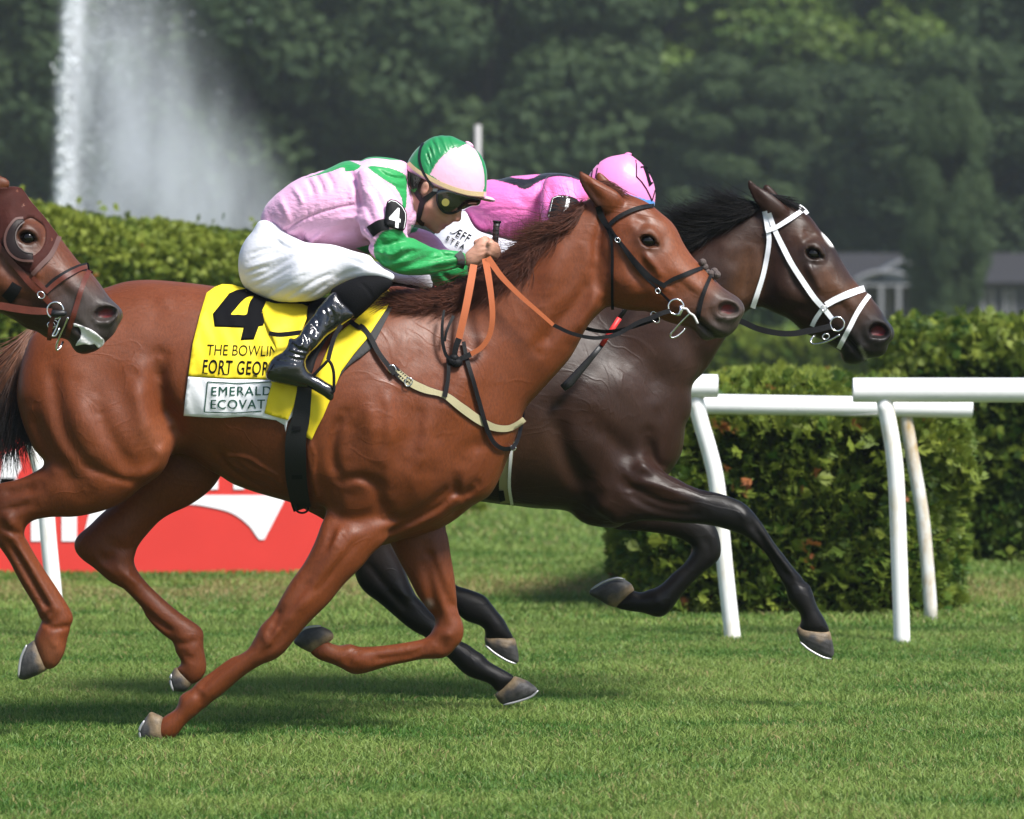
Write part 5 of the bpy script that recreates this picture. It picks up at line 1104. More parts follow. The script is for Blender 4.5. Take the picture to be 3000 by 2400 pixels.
FARLEG = P('A 700,950 1000,960 1250,1010 1340,1075 1480,1090 1590,1092 1588,1190 1480,1182 1380,1158 1310,1140 1000,1150 700,1150')
HEADP = P('O 330,560 560,420 900,430 1200,620 1330,900 1320,1060 1130,1100 1030,1190 1030,1330 1005,1375 970,1388 930,1365 905,1370 880,1400 885,1425 840,1425 790,1430 815,1455 805,1490 780,1500 745,1490 725,1510 700,1555 660,1562 600,1525 540,1470 470,1420 400,1390 330,1330 300,1250 250,1100 210,900 240,720')
NECKP = P('O 230,700 150,800 60,950 100,1150 220,1330 330,1400 420,1400 470,1250 440,1000 420,800')
# jacket
S = Sculpt((740, 1420), (440, 870), -.34, .34, .0042, 0)
S.puff(TORSO, [(800, 650, .92), (1050, 560, .98), (1200, 560, .9)], 0, 0)
S.puff(UPARM, .62, [(1080, 520, -.16), (1130, 700, -.22)], .035)
S.puff(FOREARM, .60, [(1110, 720, -.22), (1350, 770, -.10)], .02)
S.puff(FARARM, .55, [(1200, 680, .18), (1350, 800, .06)], .02)
def w(t, a, b, ym=.3): S.stroke(P(t), a * .85, b * 1.35, -.2, ym)
w('A 520,800 640,720 780,660 930,620 1060,595', 5, .005, 0.)                                              # side seam with puckers
for k in range(22):
    x = 560 + k * 23; y = 790 - 190 * ((x - 540) / 520)**.8; q_ = random.random(); w('A %d,%d %d,%d %d,%d' % (x, y, x + 10 + 10 * q_, y - 20 - 40 * q_, x + 16 + 16 * q_, y - 36 - 80 * q_), 3.4, .0008 + .0016 * random.random(), 0.)
for t, a, b in (('A 700,400 740,470 760,540', 9, .005), ('A 760,380 810,450 830,520', 8, .005), ('A 830,360 890,440 900,500', 8, .004), ('A 990,360 1050,420 1075,520 1085,640', 13, .010), ('A 600,460 660,540 680,600', 9, -.005), ('A 500,540 560,640 570,720', 12, -.005),
                ('A 690,900 690,850 660,790', 9, .008), ('A 720,890 760,840 830,800', 9, -.006), ('A 860,820 960,780 1060,790', 14, .006), ('A 900,720 1000,690 1070,700', 14, -.006), ('A 560,860 640,820 700,760', 12, .006),
                ('A 1080,560 1150,640 1180,720', 10, .006), ('A 1100,470 1180,560 1220,660', 14, -.006), ('A 1120,740 1180,800 1230,820', 9, .007), ('A 1200,520 1260,640 1270,740', 9, .005), ('A 1100,830 1170,870 1210,900', 9, .006),
                ('A 1230,860 1300,880 1380,850', 10, .007), ('A 1210,920 1300,950 1420,900', 11, -.007), ('A 1230,980 1330,990 1450,930', 9, .007), ('A 1300,1040 1420,1030 1560,960 1640,930', 10, .006), ('A 1340,900 1440,900 1530,900', 11, -.006),
                ('A 1450,1050 1560,1030 1680,990', 9, -.005), ('A 1500,990 1600,980 1740,950', 7, .005), ('A 1600,1050 1700,1030 1790,1000', 7, .005), ('A 1250,900 1260,960 1290,1010', 8, .006), ('A 1640,930 1700,960 1780,960', 6, .004),
                ('A 1270,440 1340,470 1400,480', 6, .004), ('A 1220,360 1300,400 1400,410', 6, .005), ('A 1440,560 1460,620 1450,680', 6, .005), ('A 1660,1080 1720,1120 1800,1110', 8, .006), ('A 440,640 470,720 520,790', 14, .006)): w(t, a, b)
v, f = S.mesh(); hj, _ = S.heights(); del S
c = regions(v, PINK, [
    (P('A 690,415 800,378 860,345 960,295 1000,285 1098,325 1085,340 1050,360 1010,368 985,362 975,335 900,362 800,390'), GREEN), (P('A 1080,300 1150,250 1300,250 1380,285 1250,283 1140,302'), GREEN, -.05, 1),
    (P('A 1140,332 1250,333 1350,358 1412,395 1418,480 1412,620 1392,645 1382,560 1330,470 1270,430 1220,395'), GREEN), (P('A 1235,800 1300,768 1390,785 1418,825 1460,828 1700,905 1860,920 1860,1060 1600,1110 1400,1110 1250,1050 1195,970 1186,890'), GREEN, -1, .02),
    (P('A 1060,905 1150,880 1165,950 1110,930'), GREEN, -.1, 1), (P('A 1560,1060 1900,930 1900,1200 1600,1210'), GREEN, .0, 1), (P('A 1450,740 1520,740 1480,790 1440,800'), GREEN, -.1, 1)])
jac = mk('silk_jacket', v, f, MSILK, man1); colour(jac, c)
band = MB()
strap('sleeve_band', P('A 1158,790 1230,745 1290,735'), 34, hj, MPATCH, man1, .001, .003)
strap('wrist_cuff', P('A 1775,935 1800,970 1800,1010 1790,1045'), 22, hj, mat('grey_cuff', (.035, .035, .037), .8), man1, .001, .003)
PP = P('A 1280,575 1345,568 1415,650 1418,700 1400,770 1340,770 1265,735 1268,640'); PF0 = hj.smooth(4).fit(PP); d0_ = float(hj.px(P('A 1290,650 1330,650 1340,700 1320,600')).min()); PF = lambda q: np.minimum(d0_ + .3 * (PF0(q) - d0_), hj.smooth(3).px(q))
pat, pp, pd = sheet('number_patch', P('A 1280,575 1305,560 1345,568 1390,605 1415,650 1418,700 1405,770 1385,785 1340,770 1285,752 1265,735 1268,640'), None, MPATCH, man1, .005, .003, dep=PF)
lettering('number', '4', P('A 1293,740')[0], 58, None, MWHITE, pat, ux=(.96, .28), uy=(.06, -1), off=.0085, bold=.025, squash=.86, dep=PF)
bars('stitching', [P('A 1288,582 1308,570 1342,577 1384,612 1408,655 1410,700 1398,765')], 1.6, None, MWHITE, pat, .0088, dep=PF)
# breeches
S = Sculpt((690, 1300), (640, 910), -.40, .36, .0046, 0)
S.puff(BREECH, [(760, 800, .80), (1000, 830, .62), (1130, 830, .55)], [(740, 760, -.03), (950, 830, -.17), (1130, 820, -.26)], 0)
S.puff(P('A 395,715 350,790 290,870 260,940 250,1020 262,1100 330,1190 500,1240 700,1200 900,1000 700,870 560,800 470,730'), .95, 0, .05)
S.puff(FARLEG, .6, [(900, 800, .14), (1230, 830, .24)], .04)
for t, a, b in (('A 300,1120 420,1080 560,1000 700,930', 7, .0045), ('A 330,1170 470,1110 620,1030', 6, .004), ('A 420,1230 560,1160 720,1080', 6, .004), ('A 560,1260 680,1190 800,1120 900,1080', 6, .005), ('A 660,1270 760,1220 860,1150', 6, .004), ('A 300,950 380,920 480,900', 7, .004),
                ('A 290,1000 380,960 520,930', 6, .003), ('A 420,800 480,860 560,890', 8, .005), ('A 480,830 560,900 680,920', 7, .005), ('A 940,950 1040,990 1160,1010', 6, .003), ('A 1060,1000 1160,1040 1260,1060', 6, .004), ('A 280,1080 360,1050 460,1030', 6, .004), ('A 900,1130 1000,1080 1120,1050', 8, .004), ('A 300,1040 420,1000 560,960', 6, -.003), ('A 480,1230 620,1130 760,1040', 9, -.004)): S.stroke(P(t), a, b, -.2, .2)
v, f = S.mesh(); hb, _ = S.heights(); del S; mk('breeches', v, f, MBREECH, man1)
# boots: gaiter over shaft over foot
def boot(side, dx=0.):
    o = np.array([dx, 0.]); sg = side; par = man1
    S = Sculpt((760 + dx, 1170 + dx), (790, 1190), min(sg * .30 - .12, sg * .30 + .12), max(sg * .30 - .12, sg * .30 + .12), .0038, sg * .3)
    S.puff(P('E 1120,170 1000,290 960,350 920,400 880,470 850,500 812,488 800,540 760,590 700,622 662,680 645,740 655,770 700,790 800,815 900,830 950,832 1000,860 1050,890 1090,922 1112,915 1117,850 1110,812 1080,800 1020,760 960,730 930,690 930,640 960,590 1010,540 1060,480 1130,430 1200,380 1255,330 1160,220') + o, .62, [(1000 + dx, 920, sg * .28), (860 + dx, 1060, sg * .335), (960 + dx, 1140, sg * .335)], 0)
    for t, a, b in (('E 1080,270 1110,330 1100,390', 5, .006), ('E 1040,270 1070,340 1060,380', 4, .005), ('E 1130,260 1160,300 1150,360', 4, .005), ('E 920,460 940,520 930,540', 5, .006), ('E 900,470 910,520 880,560', 5, -.004), ('E 970,400 1000,440 990,470', 5, .005), ('E 840,540 890,570 950,580', 5, .006),
                    ('E 800,580 860,600 930,610', 5, .006), ('E 770,610 840,630 920,640', 5, .005), ('E 690,640 780,650 880,660', 5, .004), ('E 820,500 870,530 900,540', 5, -.004), ('E 980,330 1010,380 1000,420', 5, .005), ('E 660,745 780,775 900,805 960,815', 5, .004), ('E 950,480 980,520 960,560', 5, .005)): S.stroke(P(t) + o, a, b, sg * .3, 9)
    v, f = S.mesh(); bo = mk('boot', v, f, MBOOT, par)
    S = Sculpt((930 + dx, 1180 + dx), (780, 970), min(sg * .28 - .13, sg * .28 + .13), max(sg * .28 - .13, sg * .28 + .13), .0042, sg * .28)
    S.puff(P('A 878,1212 960,1150 1090,1103 1200,1093 1290,1113 1322,1136 1300,1182 1250,1222 1190,1282 1120,1352 1050,1402 1000,1380 930,1290') + o, .60, [(1000 + dx, 860, sg * .265), (1130 + dx, 820, sg * .262)], 0)
    S.stroke(P('A 1090,1150 1140,1190 1180,1260') + o, 5, .003, sg * .3, 9)
    v, f = S.mesh(); mk('gaiter', v, f, MGAITER, par)
    return bo
bootN = boot(-1); bootF = boot(1, 130.)
# body: head, neck, hands, and the limbs inside the clothes
S = Sculpt((700, 1500), (400, 1190), -.36, .36, .0050, 0)
for p, k, y in ((TORSO, .85, 0), (UPARM, .56, [(1080, 520, -.16), (1130, 700, -.22)]), (FOREARM, .55, [(1110, 720, -.22), (1350, 770, -.10)]), (FARARM, .5, [(1200, 680, .18), (1350, 800, .06)]), (BREECH, .55, [(740, 760, -.03), (950, 830, -.17), (1130, 820, -.26)]), (FARLEG, .5, [(900, 800, .14), (1230, 830, .24)])):
    S.puff(p, k, y, .02, grow=-.016)
cap(S, (1010, 880, -.27), (872, 1040, -.33), .022, .018); cap(S, (1140, 880, .27), (1002, 1040, .33), .022, .018)
S.puff(NECKP, .62, 0, .03); S.puff(HEADP, [(1250, 500, .56), (1280, 640, .58), (1340, 640, .46), (1280, 680, .50)], 0, .02)
for t, a, b in (('O 720,1220 800,1290 880,1270', 10, .004), ('O 880,1290 900,1340 880,1370', 8, .006), ('O 930,1330 960,1340', 8, .004), ('O 740,1440 800,1450 840,1440', 5, .009), ('O 660,1440 700,1470 720,1500', 8, .004), ('O 700,1350 740,1400 730,1460', 9, .004),
                ('O 560,1150 650,1200 700,1260', 18, -.006), ('O 500,1300 600,1350 680,1400', 20, .004), ('O 430,1180 460,1300 520,1420', 16, -.005)): S.stroke(P(t), a, b, -.07, .0)
S.ell((*P('O 930,1330')[0], -.014), (.012, .012, .010), 0, .008); S.ell((*P('O 925,1365')[0], -.013), (.006, .007, .004), 0, .003, sub=True)
S.ell((*P('O 480,870')[0], -.080), (.014, .010, .024), 18, .008); S.ell((*P('O 490,870')[0], -.093), (.008, .009, .016), 18, .004, sub=True)
# near hand: back of the hand, thumb over the top, four curled fingers
hy = -.10
S.puff(P('S 760,650 860,560 930,500 1000,410 1060,310 1110,290 1180,305 1250,350 1330,410 1345,480 1330,600 1270,690 1160,770 1060,850 1000,890 900,900 780,900'), .50, hy, .012)
for i, (kx, ky, tx, ty, dy) in enumerate(((1290, 430, 1430, 540, .0), (1310, 500, 1450, 600, .006), (1300, 570, 1430, 670, .010), (1270, 640, 1395, 735, .012))):
    k_ = P('S %d,%d' % (kx, ky))[0]; t_ = P('S %d,%d' % (tx, ty))[0]; r_ = (.0102, .0104, .0100, .0088)[i]
    m_ = (k_ * .35 + t_ * .65) + np.array([3, -3])
    cap(S, (*k_, hy - .020 + dy * .3), (*m_, hy + .004 + dy), r_ * 1.05, r_, .004); cap(S, (*m_, hy + .004 + dy), (*t_, hy + .030), r_, r_ * .9, .003); cap(S, (*t_, hy + .030), (*(t_ - np.array([12, -5])), hy + .052), r_ * .9, r_ * .75, .003)
cap(S, (*P('S 1020,430')[0], hy + .02), (*P('S 1180,350')[0], hy + .045), .013, .011, .006); cap(S, (*P('S 1180,350')[0], hy + .045), (*P('S 1330,400')[0], hy + .055), .0105, .0085, .004)
for t in ('S 1020,480 1120,460 1230,450', 'S 1040,580 1150,560 1260,540', 'S 1040,690 1130,660 1230,620'): S.stroke(P(t), 4, -.0025, hy, hy)
# far hand, half hidden in the mane
fy = .075
S.puff(P('S 800,780 900,700 1000,560 1100,480 1250,520 1330,640 1300,800 1150,900 950,960 800,980'), .45, fy, .012)
for i in range(4): a_ = P('S %d,%d' % (1280 - i * 20, 560 + i * 75))[0]; b_ = a_ + np.array([16, 10]); cap(S, (*a_, fy), (*b_, fy - .03), .010, .009, .004); cap(S, (*b_, fy - .03), (*(b_ - np.array([10, -3])), fy - .05), .009, .007, .004)
cap(S, (*P('S 1000,600')[0], fy - .02), (*P('S 1220,500')[0], fy - .05), .012, .009, .005)
v, f = S.mesh(); hh1, _ = S.heights(); del S
SK = (.50, .26, .185)
c = paint(v, SK, [(P('O 760,1455 800,1475'), 12, (.34, .10, .09), .7), (P('O 800,1440'), 6, (.10, .02, .02), .9), (P('O 560,1420 640,1500 700,1520'), 22, (.30, .16, .12), .6), (P('O 500,1380 470,1280'), 18, (.30, .16, .12), .4), (P('O 960,1330'), 14, (.48, .19, .14), .6), (P('O 600,1220 680,1290'), 24, (.50, .22, .155), .5), (P('O 480,880'), 9, (.36, .12, .09), .6), (P('O 300,760 360,820'), 26, (.02, .014, .01), .9)])
bd = mk('body', v, f, MSKIN, man1); colour(bd, c)
# helmet with silk cover, ribbon band, peak, button, elastic
S = Sculpt((1170, 1470), (370, 690), -.17, .17, .0034, 0)
HELM = P('O 222,480 250,430 300,350 380,260 470,185 560,125 660,90 800,82 900,100 1000,150 1100,195 1200,260 1290,340 1370,480 1408,640 1408,790 1390,940 1340,960 1150,930 920,880 720,815 600,760 500,720 400,690 300,620 235,540')
HELM2 = P('O 215,520 222,480 250,430 300,350 380,260 470,185 560,125 660,90 800,82 900,100 1000,150 1100,195 1200,260 1290,340 1370,480 1408,640 1408,790 1395,940 1395,1010 1250,1010 1100,990 900,935 700,870 590,825 500,760 400,712 300,655 220,600')
S.puff(P('O 190,560 222,480 250,430 300,350 380,260 470,185 560,125 660,90 800,82 900,100 1000,150 1100,195 1200,260 1290,340 1370,480 1408,640 1408,790 1400,1000 1300,1250 1000,1400 600,1300 300,1050 200,800'), [(1250, 420, .70), (1300, 520, .66)], 0, 0)
S.clip(HELM2, 0)
for k in range(16):
    t_ = k / 15; a_ = P('O 900,270')[0] * (1 - t_) + P('O 560,660')[0] * t_ + np.array([-14, -8]) * math.sin(t_ * 3.1); S.stroke([a_, a_ + np.array([-10 + 5 * t_, -20 - (k % 3) * 8]), a_ + np.array([-16 + 4 * t_, -36 - (k % 3) * 12])], 2.6, .0028, -.1, 0)
S.stroke(P('O 1100,215 900,275 760,390 640,520 555,665'), 4, .003, -.1, 0); S.stroke(P('O 1180,240 1290,400 1350,600 1365,780 1335,930'), 4, .003, -.1, 0); S.stroke(P('O 980,290 1040,370 1100,460'), 4, .002, -.1, 0)
v, f = S.mesh(); hc, _ = S.heights(); del S
hel = mk('helmet', v, f, MCAP, man1)
CGRN = (.012, .20, .062); CPNK = (.76, .42, .56); RIB = (.58, .43, .24)
colour(hel, regions(v, CGRN, [(P('O 1110,205 1180,235 1290,400 1352,600 1366,780 1335,935 1150,960 900,900 640,720 553,668 600,590 640,520 700,440 760,385 880,290 930,262 970,275'), CPNK), (P('O 205,500 300,600 480,690 640,770 900,900 1000,940 1400,1000 1420,1060 900,980 600,900 400,760 220,640'), CPNK), (P('O 1150,960 1330,925 1420,930 1420,1050 1150,1020'), CPNK)]))
strap('ribbon', P('O 232,490 300,560 400,635 500,690 620,760 760,825 920,885 1100,935 1250,955 1385,960'), [11, 12, 13, 13, 14], hc, mat('beige_ribbon', RIB, .6, bump=.001, bscale=90), hel, .0005, .002)
b = MB(); q = P('O 905,925 1000,945 1150,985 1300,1005 1400,985 1480,1005 1552,1055 1540,1075 1450,1075 1300,1045 1100,1000 950,950')
pk = Sculpt((1320, 1465), (555, 605), -.14, .14, .0034, 0); pk.puff(q, .0, 0, 0) if False else pk.puff(q, 2.6, 0, 0)
v, f = pk.mesh(); pko = mk('peak', v, f, MCAP, hel); s_ = sc(v[:, 1]); pyy = HY + (CAMH - v[:, 2]) * s_; pxx = 1500 + v[:, 0] * s_
ln = np.interp(pxx, P('O 900,930 1200,1030 1480,1074 1560,1070')[:, 0], P('O 900,930 1200,1022 1480,1066 1560,1068')[:, 1]); colour(pko, np.where((pyy > ln - 3)[:, None], np.array(CGRN), np.array(CPNK)))
MB().ball((float(wx(1375, 0)), 0, float(wz(423, 0))), (.016, .016, .007), 14, 8, Matrix.Rotation(R(33), 3, 'Y')).build('button', mat('pink_button', CPNK, .5), hel)
strap('elastic', P('O 455,195 420,260 400,350 400,460 430,570 480,680 560,800 610,860'), 7.5, hc, MBLACK, hel, .0005, .0025)
# goggles and chin strap
S = Sculpt((1180, 1440), (450, 700), -.13, .13, .0030, 0)
S.puff(HEADP, [(1250, 500, .56), (1280, 640, .60), (1340, 640, .62), (1380, 600, .8)], 0, 0, grow=.012); S.ell((1315, 597, -.045), (.036, .03, .030), 20, .02); S.ell((1315, 597, .045), (.036, .03, .030), 20, .02)
S.clip(P('O 655,950 680,905 800,890 920,935 1100,990 1320,1050 1300,1110 1260,1140 1180,1140 1120,1165 1060,1190 1020,1195 960,1230 880,1258 800,1258 730,1215 670,1130 655,1050'), 0)
v, f = S.mesh(); hg, _ = S.heights(); del S; gog = mk('goggles', v, f, MLENS, man1)
y_ = float(hg.px(P('O 788,1082'))[0]) + .002; b = MB(); x_, z_ = float(wx(P('O 788,1082')[0, 0], y_)), float(wz(P('O 788,1082')[0, 1], y_))
a_ = np.arange(24) / 24 * 2 * math.pi; b.add(np.concatenate([np.stack([x_ + .0125 * np.cos(a_), np.full(24, y_ - .006), z_ + .0125 * np.sin(a_)], 1), np.stack([x_ + .0135 * np.cos(a_), np.full(24, y_ + .012), z_ + .0135 * np.sin(a_)], 1)]), [tuple(range(24))] + [(i, i + 24, (i + 1) % 24 + 24, (i + 1) % 24) for i in range(24)]); b.build('badge', MYEL, gog, False)
strap('frame', P('O 668,960 660,1050 690,1150 750,1220 830,1250 920,1240 1020,1190'), 5, hg, MBLACK, gog, .0005, .003)
hs = hh1.smooth(2)
strap('chin_strap', P('O 660,900 600,950 520,1010 450,1070 420,1160 400,1260 385,1350 430,1400 470,1412'), [12, 14, 17, 16, 14, 12], hs, MBLACK, man1, .001, .003)
strap('neck_strap', P('O 330,900 380,980 430,1050'), 14, hs, MBLACK, man1, .001, .003)
strap('strap_clip', P('O 290,870 355,905'), 16, hs, mat('green_clip', (.05, .35, .06), .5), man1, .001, .004)
strap('buckle', P('O 600,895 672,900'), 9, hs, MSHOE, man1, .003, .003)
strands('hair', [(P('O 235,620 240,740 260,860'), -.055), (P('O 330,680 330,780 320,880'), -.070), (P('O 420,720 400,800 370,850'), -.074)], 120, .0022, mat('dark_hair', (.012, .009, .007), .5), man1, 3, 5, .004, segs=4)

print('rider 2')
Y2 = 1.0
man2 = empty('person', 'jockey in bright pink silks and pink cap riding the dark horse behind', 'person')
PK2 = (.78, .17, .46); NAVY = (.006, .006, .012)
TORSO2 = P('N 240,860 230,770 330,650 440,592 550,585 640,562 760,547 900,540 960,530 1040,530 1150,540 1240,580 1330,630 1360,740 1250,860 1000,1000 720,1112 600,1106 480,1070 350,1032 285,950')
S = Sculpt((1330, 2000), (490, 1000), Y2 - .34, Y2 + .34, .0050, Y2)
S.puff(TORSO2, [(1480, 600, .9), (1700, 560, .95)], Y2, 0)
S.puff(P('N 960,560 1130,540 1260,640 1260,800 1200,930 1050,1000 940,960 900,850 900,720'), .65, [(1640, 540, Y2 - .15), (1640, 640, Y2 - .21)], .04)
S.puff(P('N 950,880 1100,900 1300,1080 1600,1300 1680,1400 1600,1480 1400,1400 1100,1200 960,1050'), .6, [(1640, 660, Y2 - .21), (1820, 790, Y2 - .12)], .02)
S.puff(P('N 1100,700 1300,760 1500,1000 1720,1300 1640,1420 1400,1250 1100,1000'), .55, [(1660, 600, Y2 + .18), (1820, 790, Y2 + .1)], .02)
for t, a, b_ in (('N 930,600 900,720 890,850', 9, .007), ('N 350,880 520,850 720,850 860,870', 4, .003), ('N 460,1050 470,980 440,930', 8, .008), ('N 520,1060 560,1000 640,950', 9, -.006), ('N 600,1100 615,1020 620,980', 4, .005), ('N 980,620 1000,700 990,780', 9, .006), ('N 300,860 380,900 430,960', 10, .006), ('N 700,700 760,780 860,820', 14, .005)): S.stroke(P(t), a, b_, Y2 - .2, Y2 + .05)
v, f = S.mesh(); hj2, _ = S.heights(); del S
j2 = mk('silk_jacket', v, f, MSILK, man2)
colour(j2, regions(v, PK2, [(P('N 440,570 560,560 640,540 900,510 1100,495 1240,535 1265,595 1180,572 1050,560 930,590 840,640 775,675 690,640 560,602'), NAVY), (P('N 640,563 760,552 905,542 850,570 800,585'), PK2)]))
PF20 = hj2.smooth(4).fit(P('N 1012,745 1150,730 1235,765 1200,900 1080,930 970,925')); PF2 = lambda q: np.minimum(PF20(q), hj2.smooth(3).px(q))
pt2, _, _ = sheet('number_patch', P('N 1012,745 1060,725 1150,730 1235,765 1250,830 1200,900 1080,930 970,925 985,850'), None, MPATCH, man2, .005, .003, dep=PF2)
lettering('number', '1', P('N 1078,880')[0], 46, None, MWHITE, pt2, ux=(1, .15), uy=(.22, -1), off=.0085, bold=.03, dep=PF2)
bars('stitching', [P('N 980,915 995,850 1018,752 1060,734 1150,740')], 1.6, None, MWHITE, pt2, .0088, dep=PF2)
S = Sculpt((1180, 1680), (580, 1000), Y2 - .36, Y2 + .36, .0060, Y2)
BR2 = P('N 120,920 235,850 300,960 352,1028 480,1075 600,1112 760,1150 1000,1300 1050,1450 900,1560 600,1480 300,1400 0,1330 -60,1150')
S.puff(BR2, [(1300, 720, .7), (1560, 800, .55)], [(1320, 700, Y2 - .05), (1560, 820, Y2 - .24)], 0); S.puff(BR2, .55, [(1320, 700, Y2 + .05), (1560, 820, Y2 + .22)], .04)
S.stroke(P('S 520,90 700,130 900,180'), 5, .004, Y2 - .2, Y2); S.stroke(P('S 380,470 520,400 660,330'), 8, .004, Y2 - .2, Y2)
v, f = S.mesh(); hb2, _ = S.heights(); del S; br2 = mk('breeches', v, f, MBREECH, man2)
hb2 = hb2.smooth(4)
U = np.array((.86, .50)); lettering('print', 'EFF', P('S 572,280')[0], 25, hb2, MBLKPRINT, br2, ux=(.87, .44), uy=(.52, -.86), off=.004, bold=.008, squash=.80, space=1.12)
bars('print', [P('S 665,165 640,180 580,225 530,240 490,225 480,205')], 2.6, hb2, MBLKPRINT, br2, .004)
lettering('print', 'STEA', P('S 375,360')[0], 14.5, hb2, MBLKPRINT, br2, ux=(.88, .48), uy=(.48, -.88), off=.004, bold=.02, space=1.55)
def boot2(sg):
    S = Sculpt((1330, 1680), (790, 1230), Y2 + sg * .31 - .13, Y2 + sg * .31 + .13, .006, Y2)
    S.puff(P('p 1560,840 1630,860 1620,920 1540,1000 1480,1060 1470,1100 1540,1150 1530,1180 1440,1160 1380,1130 1390,1080 1450,970'), .6, Y2 + sg * .31, 0); v, f = S.mesh(); mk('boot', v, f, MBOOT, man2)
boot2(-1); boot2(1)
S = Sculpt((1280, 2000), (480, 1180), Y2 - .36, Y2 + .36, .0065, Y2)
S.puff(TORSO2, .8, Y2, .02, grow=-.016); S.puff(BR2, .45, [(1320, 700, Y2 - .05), (1560, 820, Y2 - .22)], .02, grow=-.016); S.puff(BR2, .45, [(1320, 700, Y2 + .05), (1560, 820, Y2 + .22)], .02, grow=-.016)
cap(S, (1640, 600, Y2 - .18), (1660, 720, Y2 - .21), .04, .035); cap(S, (1660, 720, Y2 - .21), (1835, 800, Y2 - .12), .035, .026); cap(S, (1640, 600, Y2 + .18), (1700, 700, Y2 + .2), .04, .035); cap(S, (1700, 700, Y2 + .2), (1835, 800, Y2 + .12), .035, .026)
for sg in (-1, 1):
    cap(S, (1835, 800, Y2 + sg * .11), (1862, 822, Y2 + sg * .10), .026, .03, .01)
    for i in range(4):
        a_ = (1880 - i * 4, 812 + i * 16, Y2 + sg * .10); b_ = (1898 - i * 4, 822 + i * 16, Y2 + sg * .085); c_ = (1886 - i * 4, 832 + i * 16, Y2 + sg * .06); cap(S, a_, b_, .0105, .0095, .004); cap(S, b_, c_, .0095, .008, .003)
    cap(S, (1850, 800, Y2 + sg * .09), (1885, 800, Y2 + sg * .06), .012, .009, .005)
    cap(S, (1590, 900, Y2 + sg * .3), (1440, 1110, Y2 + sg * .31), .04, .03)
S.puff(P('p 1720,545 1760,490 1850,480 1895,530 1908,600 1930,650 1912,668 1916,700 1895,735 1860,740 1800,700 1740,690 1700,640'), [(1800, 560, .56), (1900, 660, .46)], Y2, .02)
v, f = S.mesh(); del S; bd2 = mk('body', v, f, MSKIN, man2); colour(bd2, np.tile(np.array(SK), (len(v), 1)))
S = Sculpt((1700, 1960), (430, 700), Y2 - .17, Y2 + .17, .0038, Y2)
S.puff(P('N 1300,640 1318,585 1350,520 1400,460 1430,432 1500,392 1600,370 1680,362 1740,400 1800,450 1860,530 1900,610 1918,700 1912,830 1850,960 1650,1040 1450,960 1320,800'), .70, Y2, 0); S.clip(P('N 1310,600 1318,585 1350,520 1400,460 1430,432 1500,392 1600,370 1680,362 1740,400 1800,450 1860,530 1900,610 1918,700 1912,790 1905,835 1800,806 1650,750 1500,700 1400,660'), Y2)
v, f = S.mesh(); hc2, _ = S.heights(); del S; he2 = mk('helmet', v, f, MCAP, man2)
CP2 = (.80, .24, .52); colour(he2, regions(v, CP2, [(P('N 1640,715 1740,735 1830,760 1915,785 1915,850 1640,780'), (.10, .30, .72)), (P('N 1300,560 1345,565 1400,600 1400,650 1300,620'), (.10, .30, .72))]))
for q in ('N 1745,415 1752,470 1752,560 1800,610 1840,670 1875,740 1888,775', 'N 1420,440 1405,500 1390,580', 'N 1365,500 1355,560 1360,590', 'N 1888,775 1905,720 1915,680'): bars('piping', [P(q)], 3.2, hc2, MBLKPRINT, he2, .003)

for q_, w_ in (('N 1822,478 1845,530 1862,590 1876,632', 8.5), ('N 1788,478 1820,476 1850,492', 5), ('N 1850,534 1868,520', 5), ('N 1862,640 1878,628 1894,612', 5)): bars('emblem', [P(q_)], w_, hc2, MBLKPRINT, he2, .005)
b = MB(); b.ball((float(wx(1840, Y2)), Y2, float(wz(452, Y2))), (.013, .013, .006), 14, 8); b.build('button', mat('rose_button', CP2, .5), he2)
pk = Sculpt((1880, 1940), (590, 625), Y2 - .12, Y2 + .12, .0038, Y2); pk.puff(P('N 1860,815 1900,828 1942,846 1930,860 1880,846'), 4.5, Y2, 0); v, f = pk.mesh(); mk('peak', v, f, mat('rose_peak', CP2, .45), he2)
# ------------------------------------------------------------------ tack
print('tack')
MLBLK = mat('black_leather', (.006, .006, .007), .6, .14, bump=.0006, bscale=220); MLBRN = mat('brown_leather', (.085, .017, .009), .42, .35, var=.25, vscale=30, bump=.0006, bscale=200); MWEB = mat('white_webbing', (.82, .82, .85), .5, .3, bump=.0006, bscale=300)
MORANGE = mat('orange_rubber_grip', (.40, .105, .036), .6, .3, bump=.0012, bscale=420); MBEIGE = mat('beige_breastgirth', (.36, .32, .19), .75, .2, bump=.001, bscale=160); MSTEEL = mat('bit_steel', (.72, .72, .74), .18, .5, metal=.95); MYELLOW = mat('yellow_cloth', (.76, .58, .022), .6, .25, bump=.0018, bscale=30); MCWHITE = mat('cloth_white_panel', (.82, .82, .86), .6, .25, bump=.0015, bscale=30); MFUR = mat('grey_fleece', (.10, .08, .075), .95, .05, bump=.006, bscale=160)
n1 = near1.smooth(2); n2s = near2.smooth(2); n3 = near3.smooth(2)
def both(name, pts, w, m, parent, hn, yc, **k):
    """a band seen on the near side and its partner beyond"""
    o = strap(name, P(pts), w, hn, m, parent, **k); c = o.copy(); c.data = o.data.copy(); COL.objects.link(c)
    v = np.empty(len(c.data.vertices) * 3, np.float32); c.data.vertices.foreach_get('co', v); v = v.reshape(-1, 3); v[:, 1] = 2 * yc - v[:, 1]; c.data.vertices.foreach_set('co', v.ravel()); c.data.flip_normals(); c.parent = parent
    return o
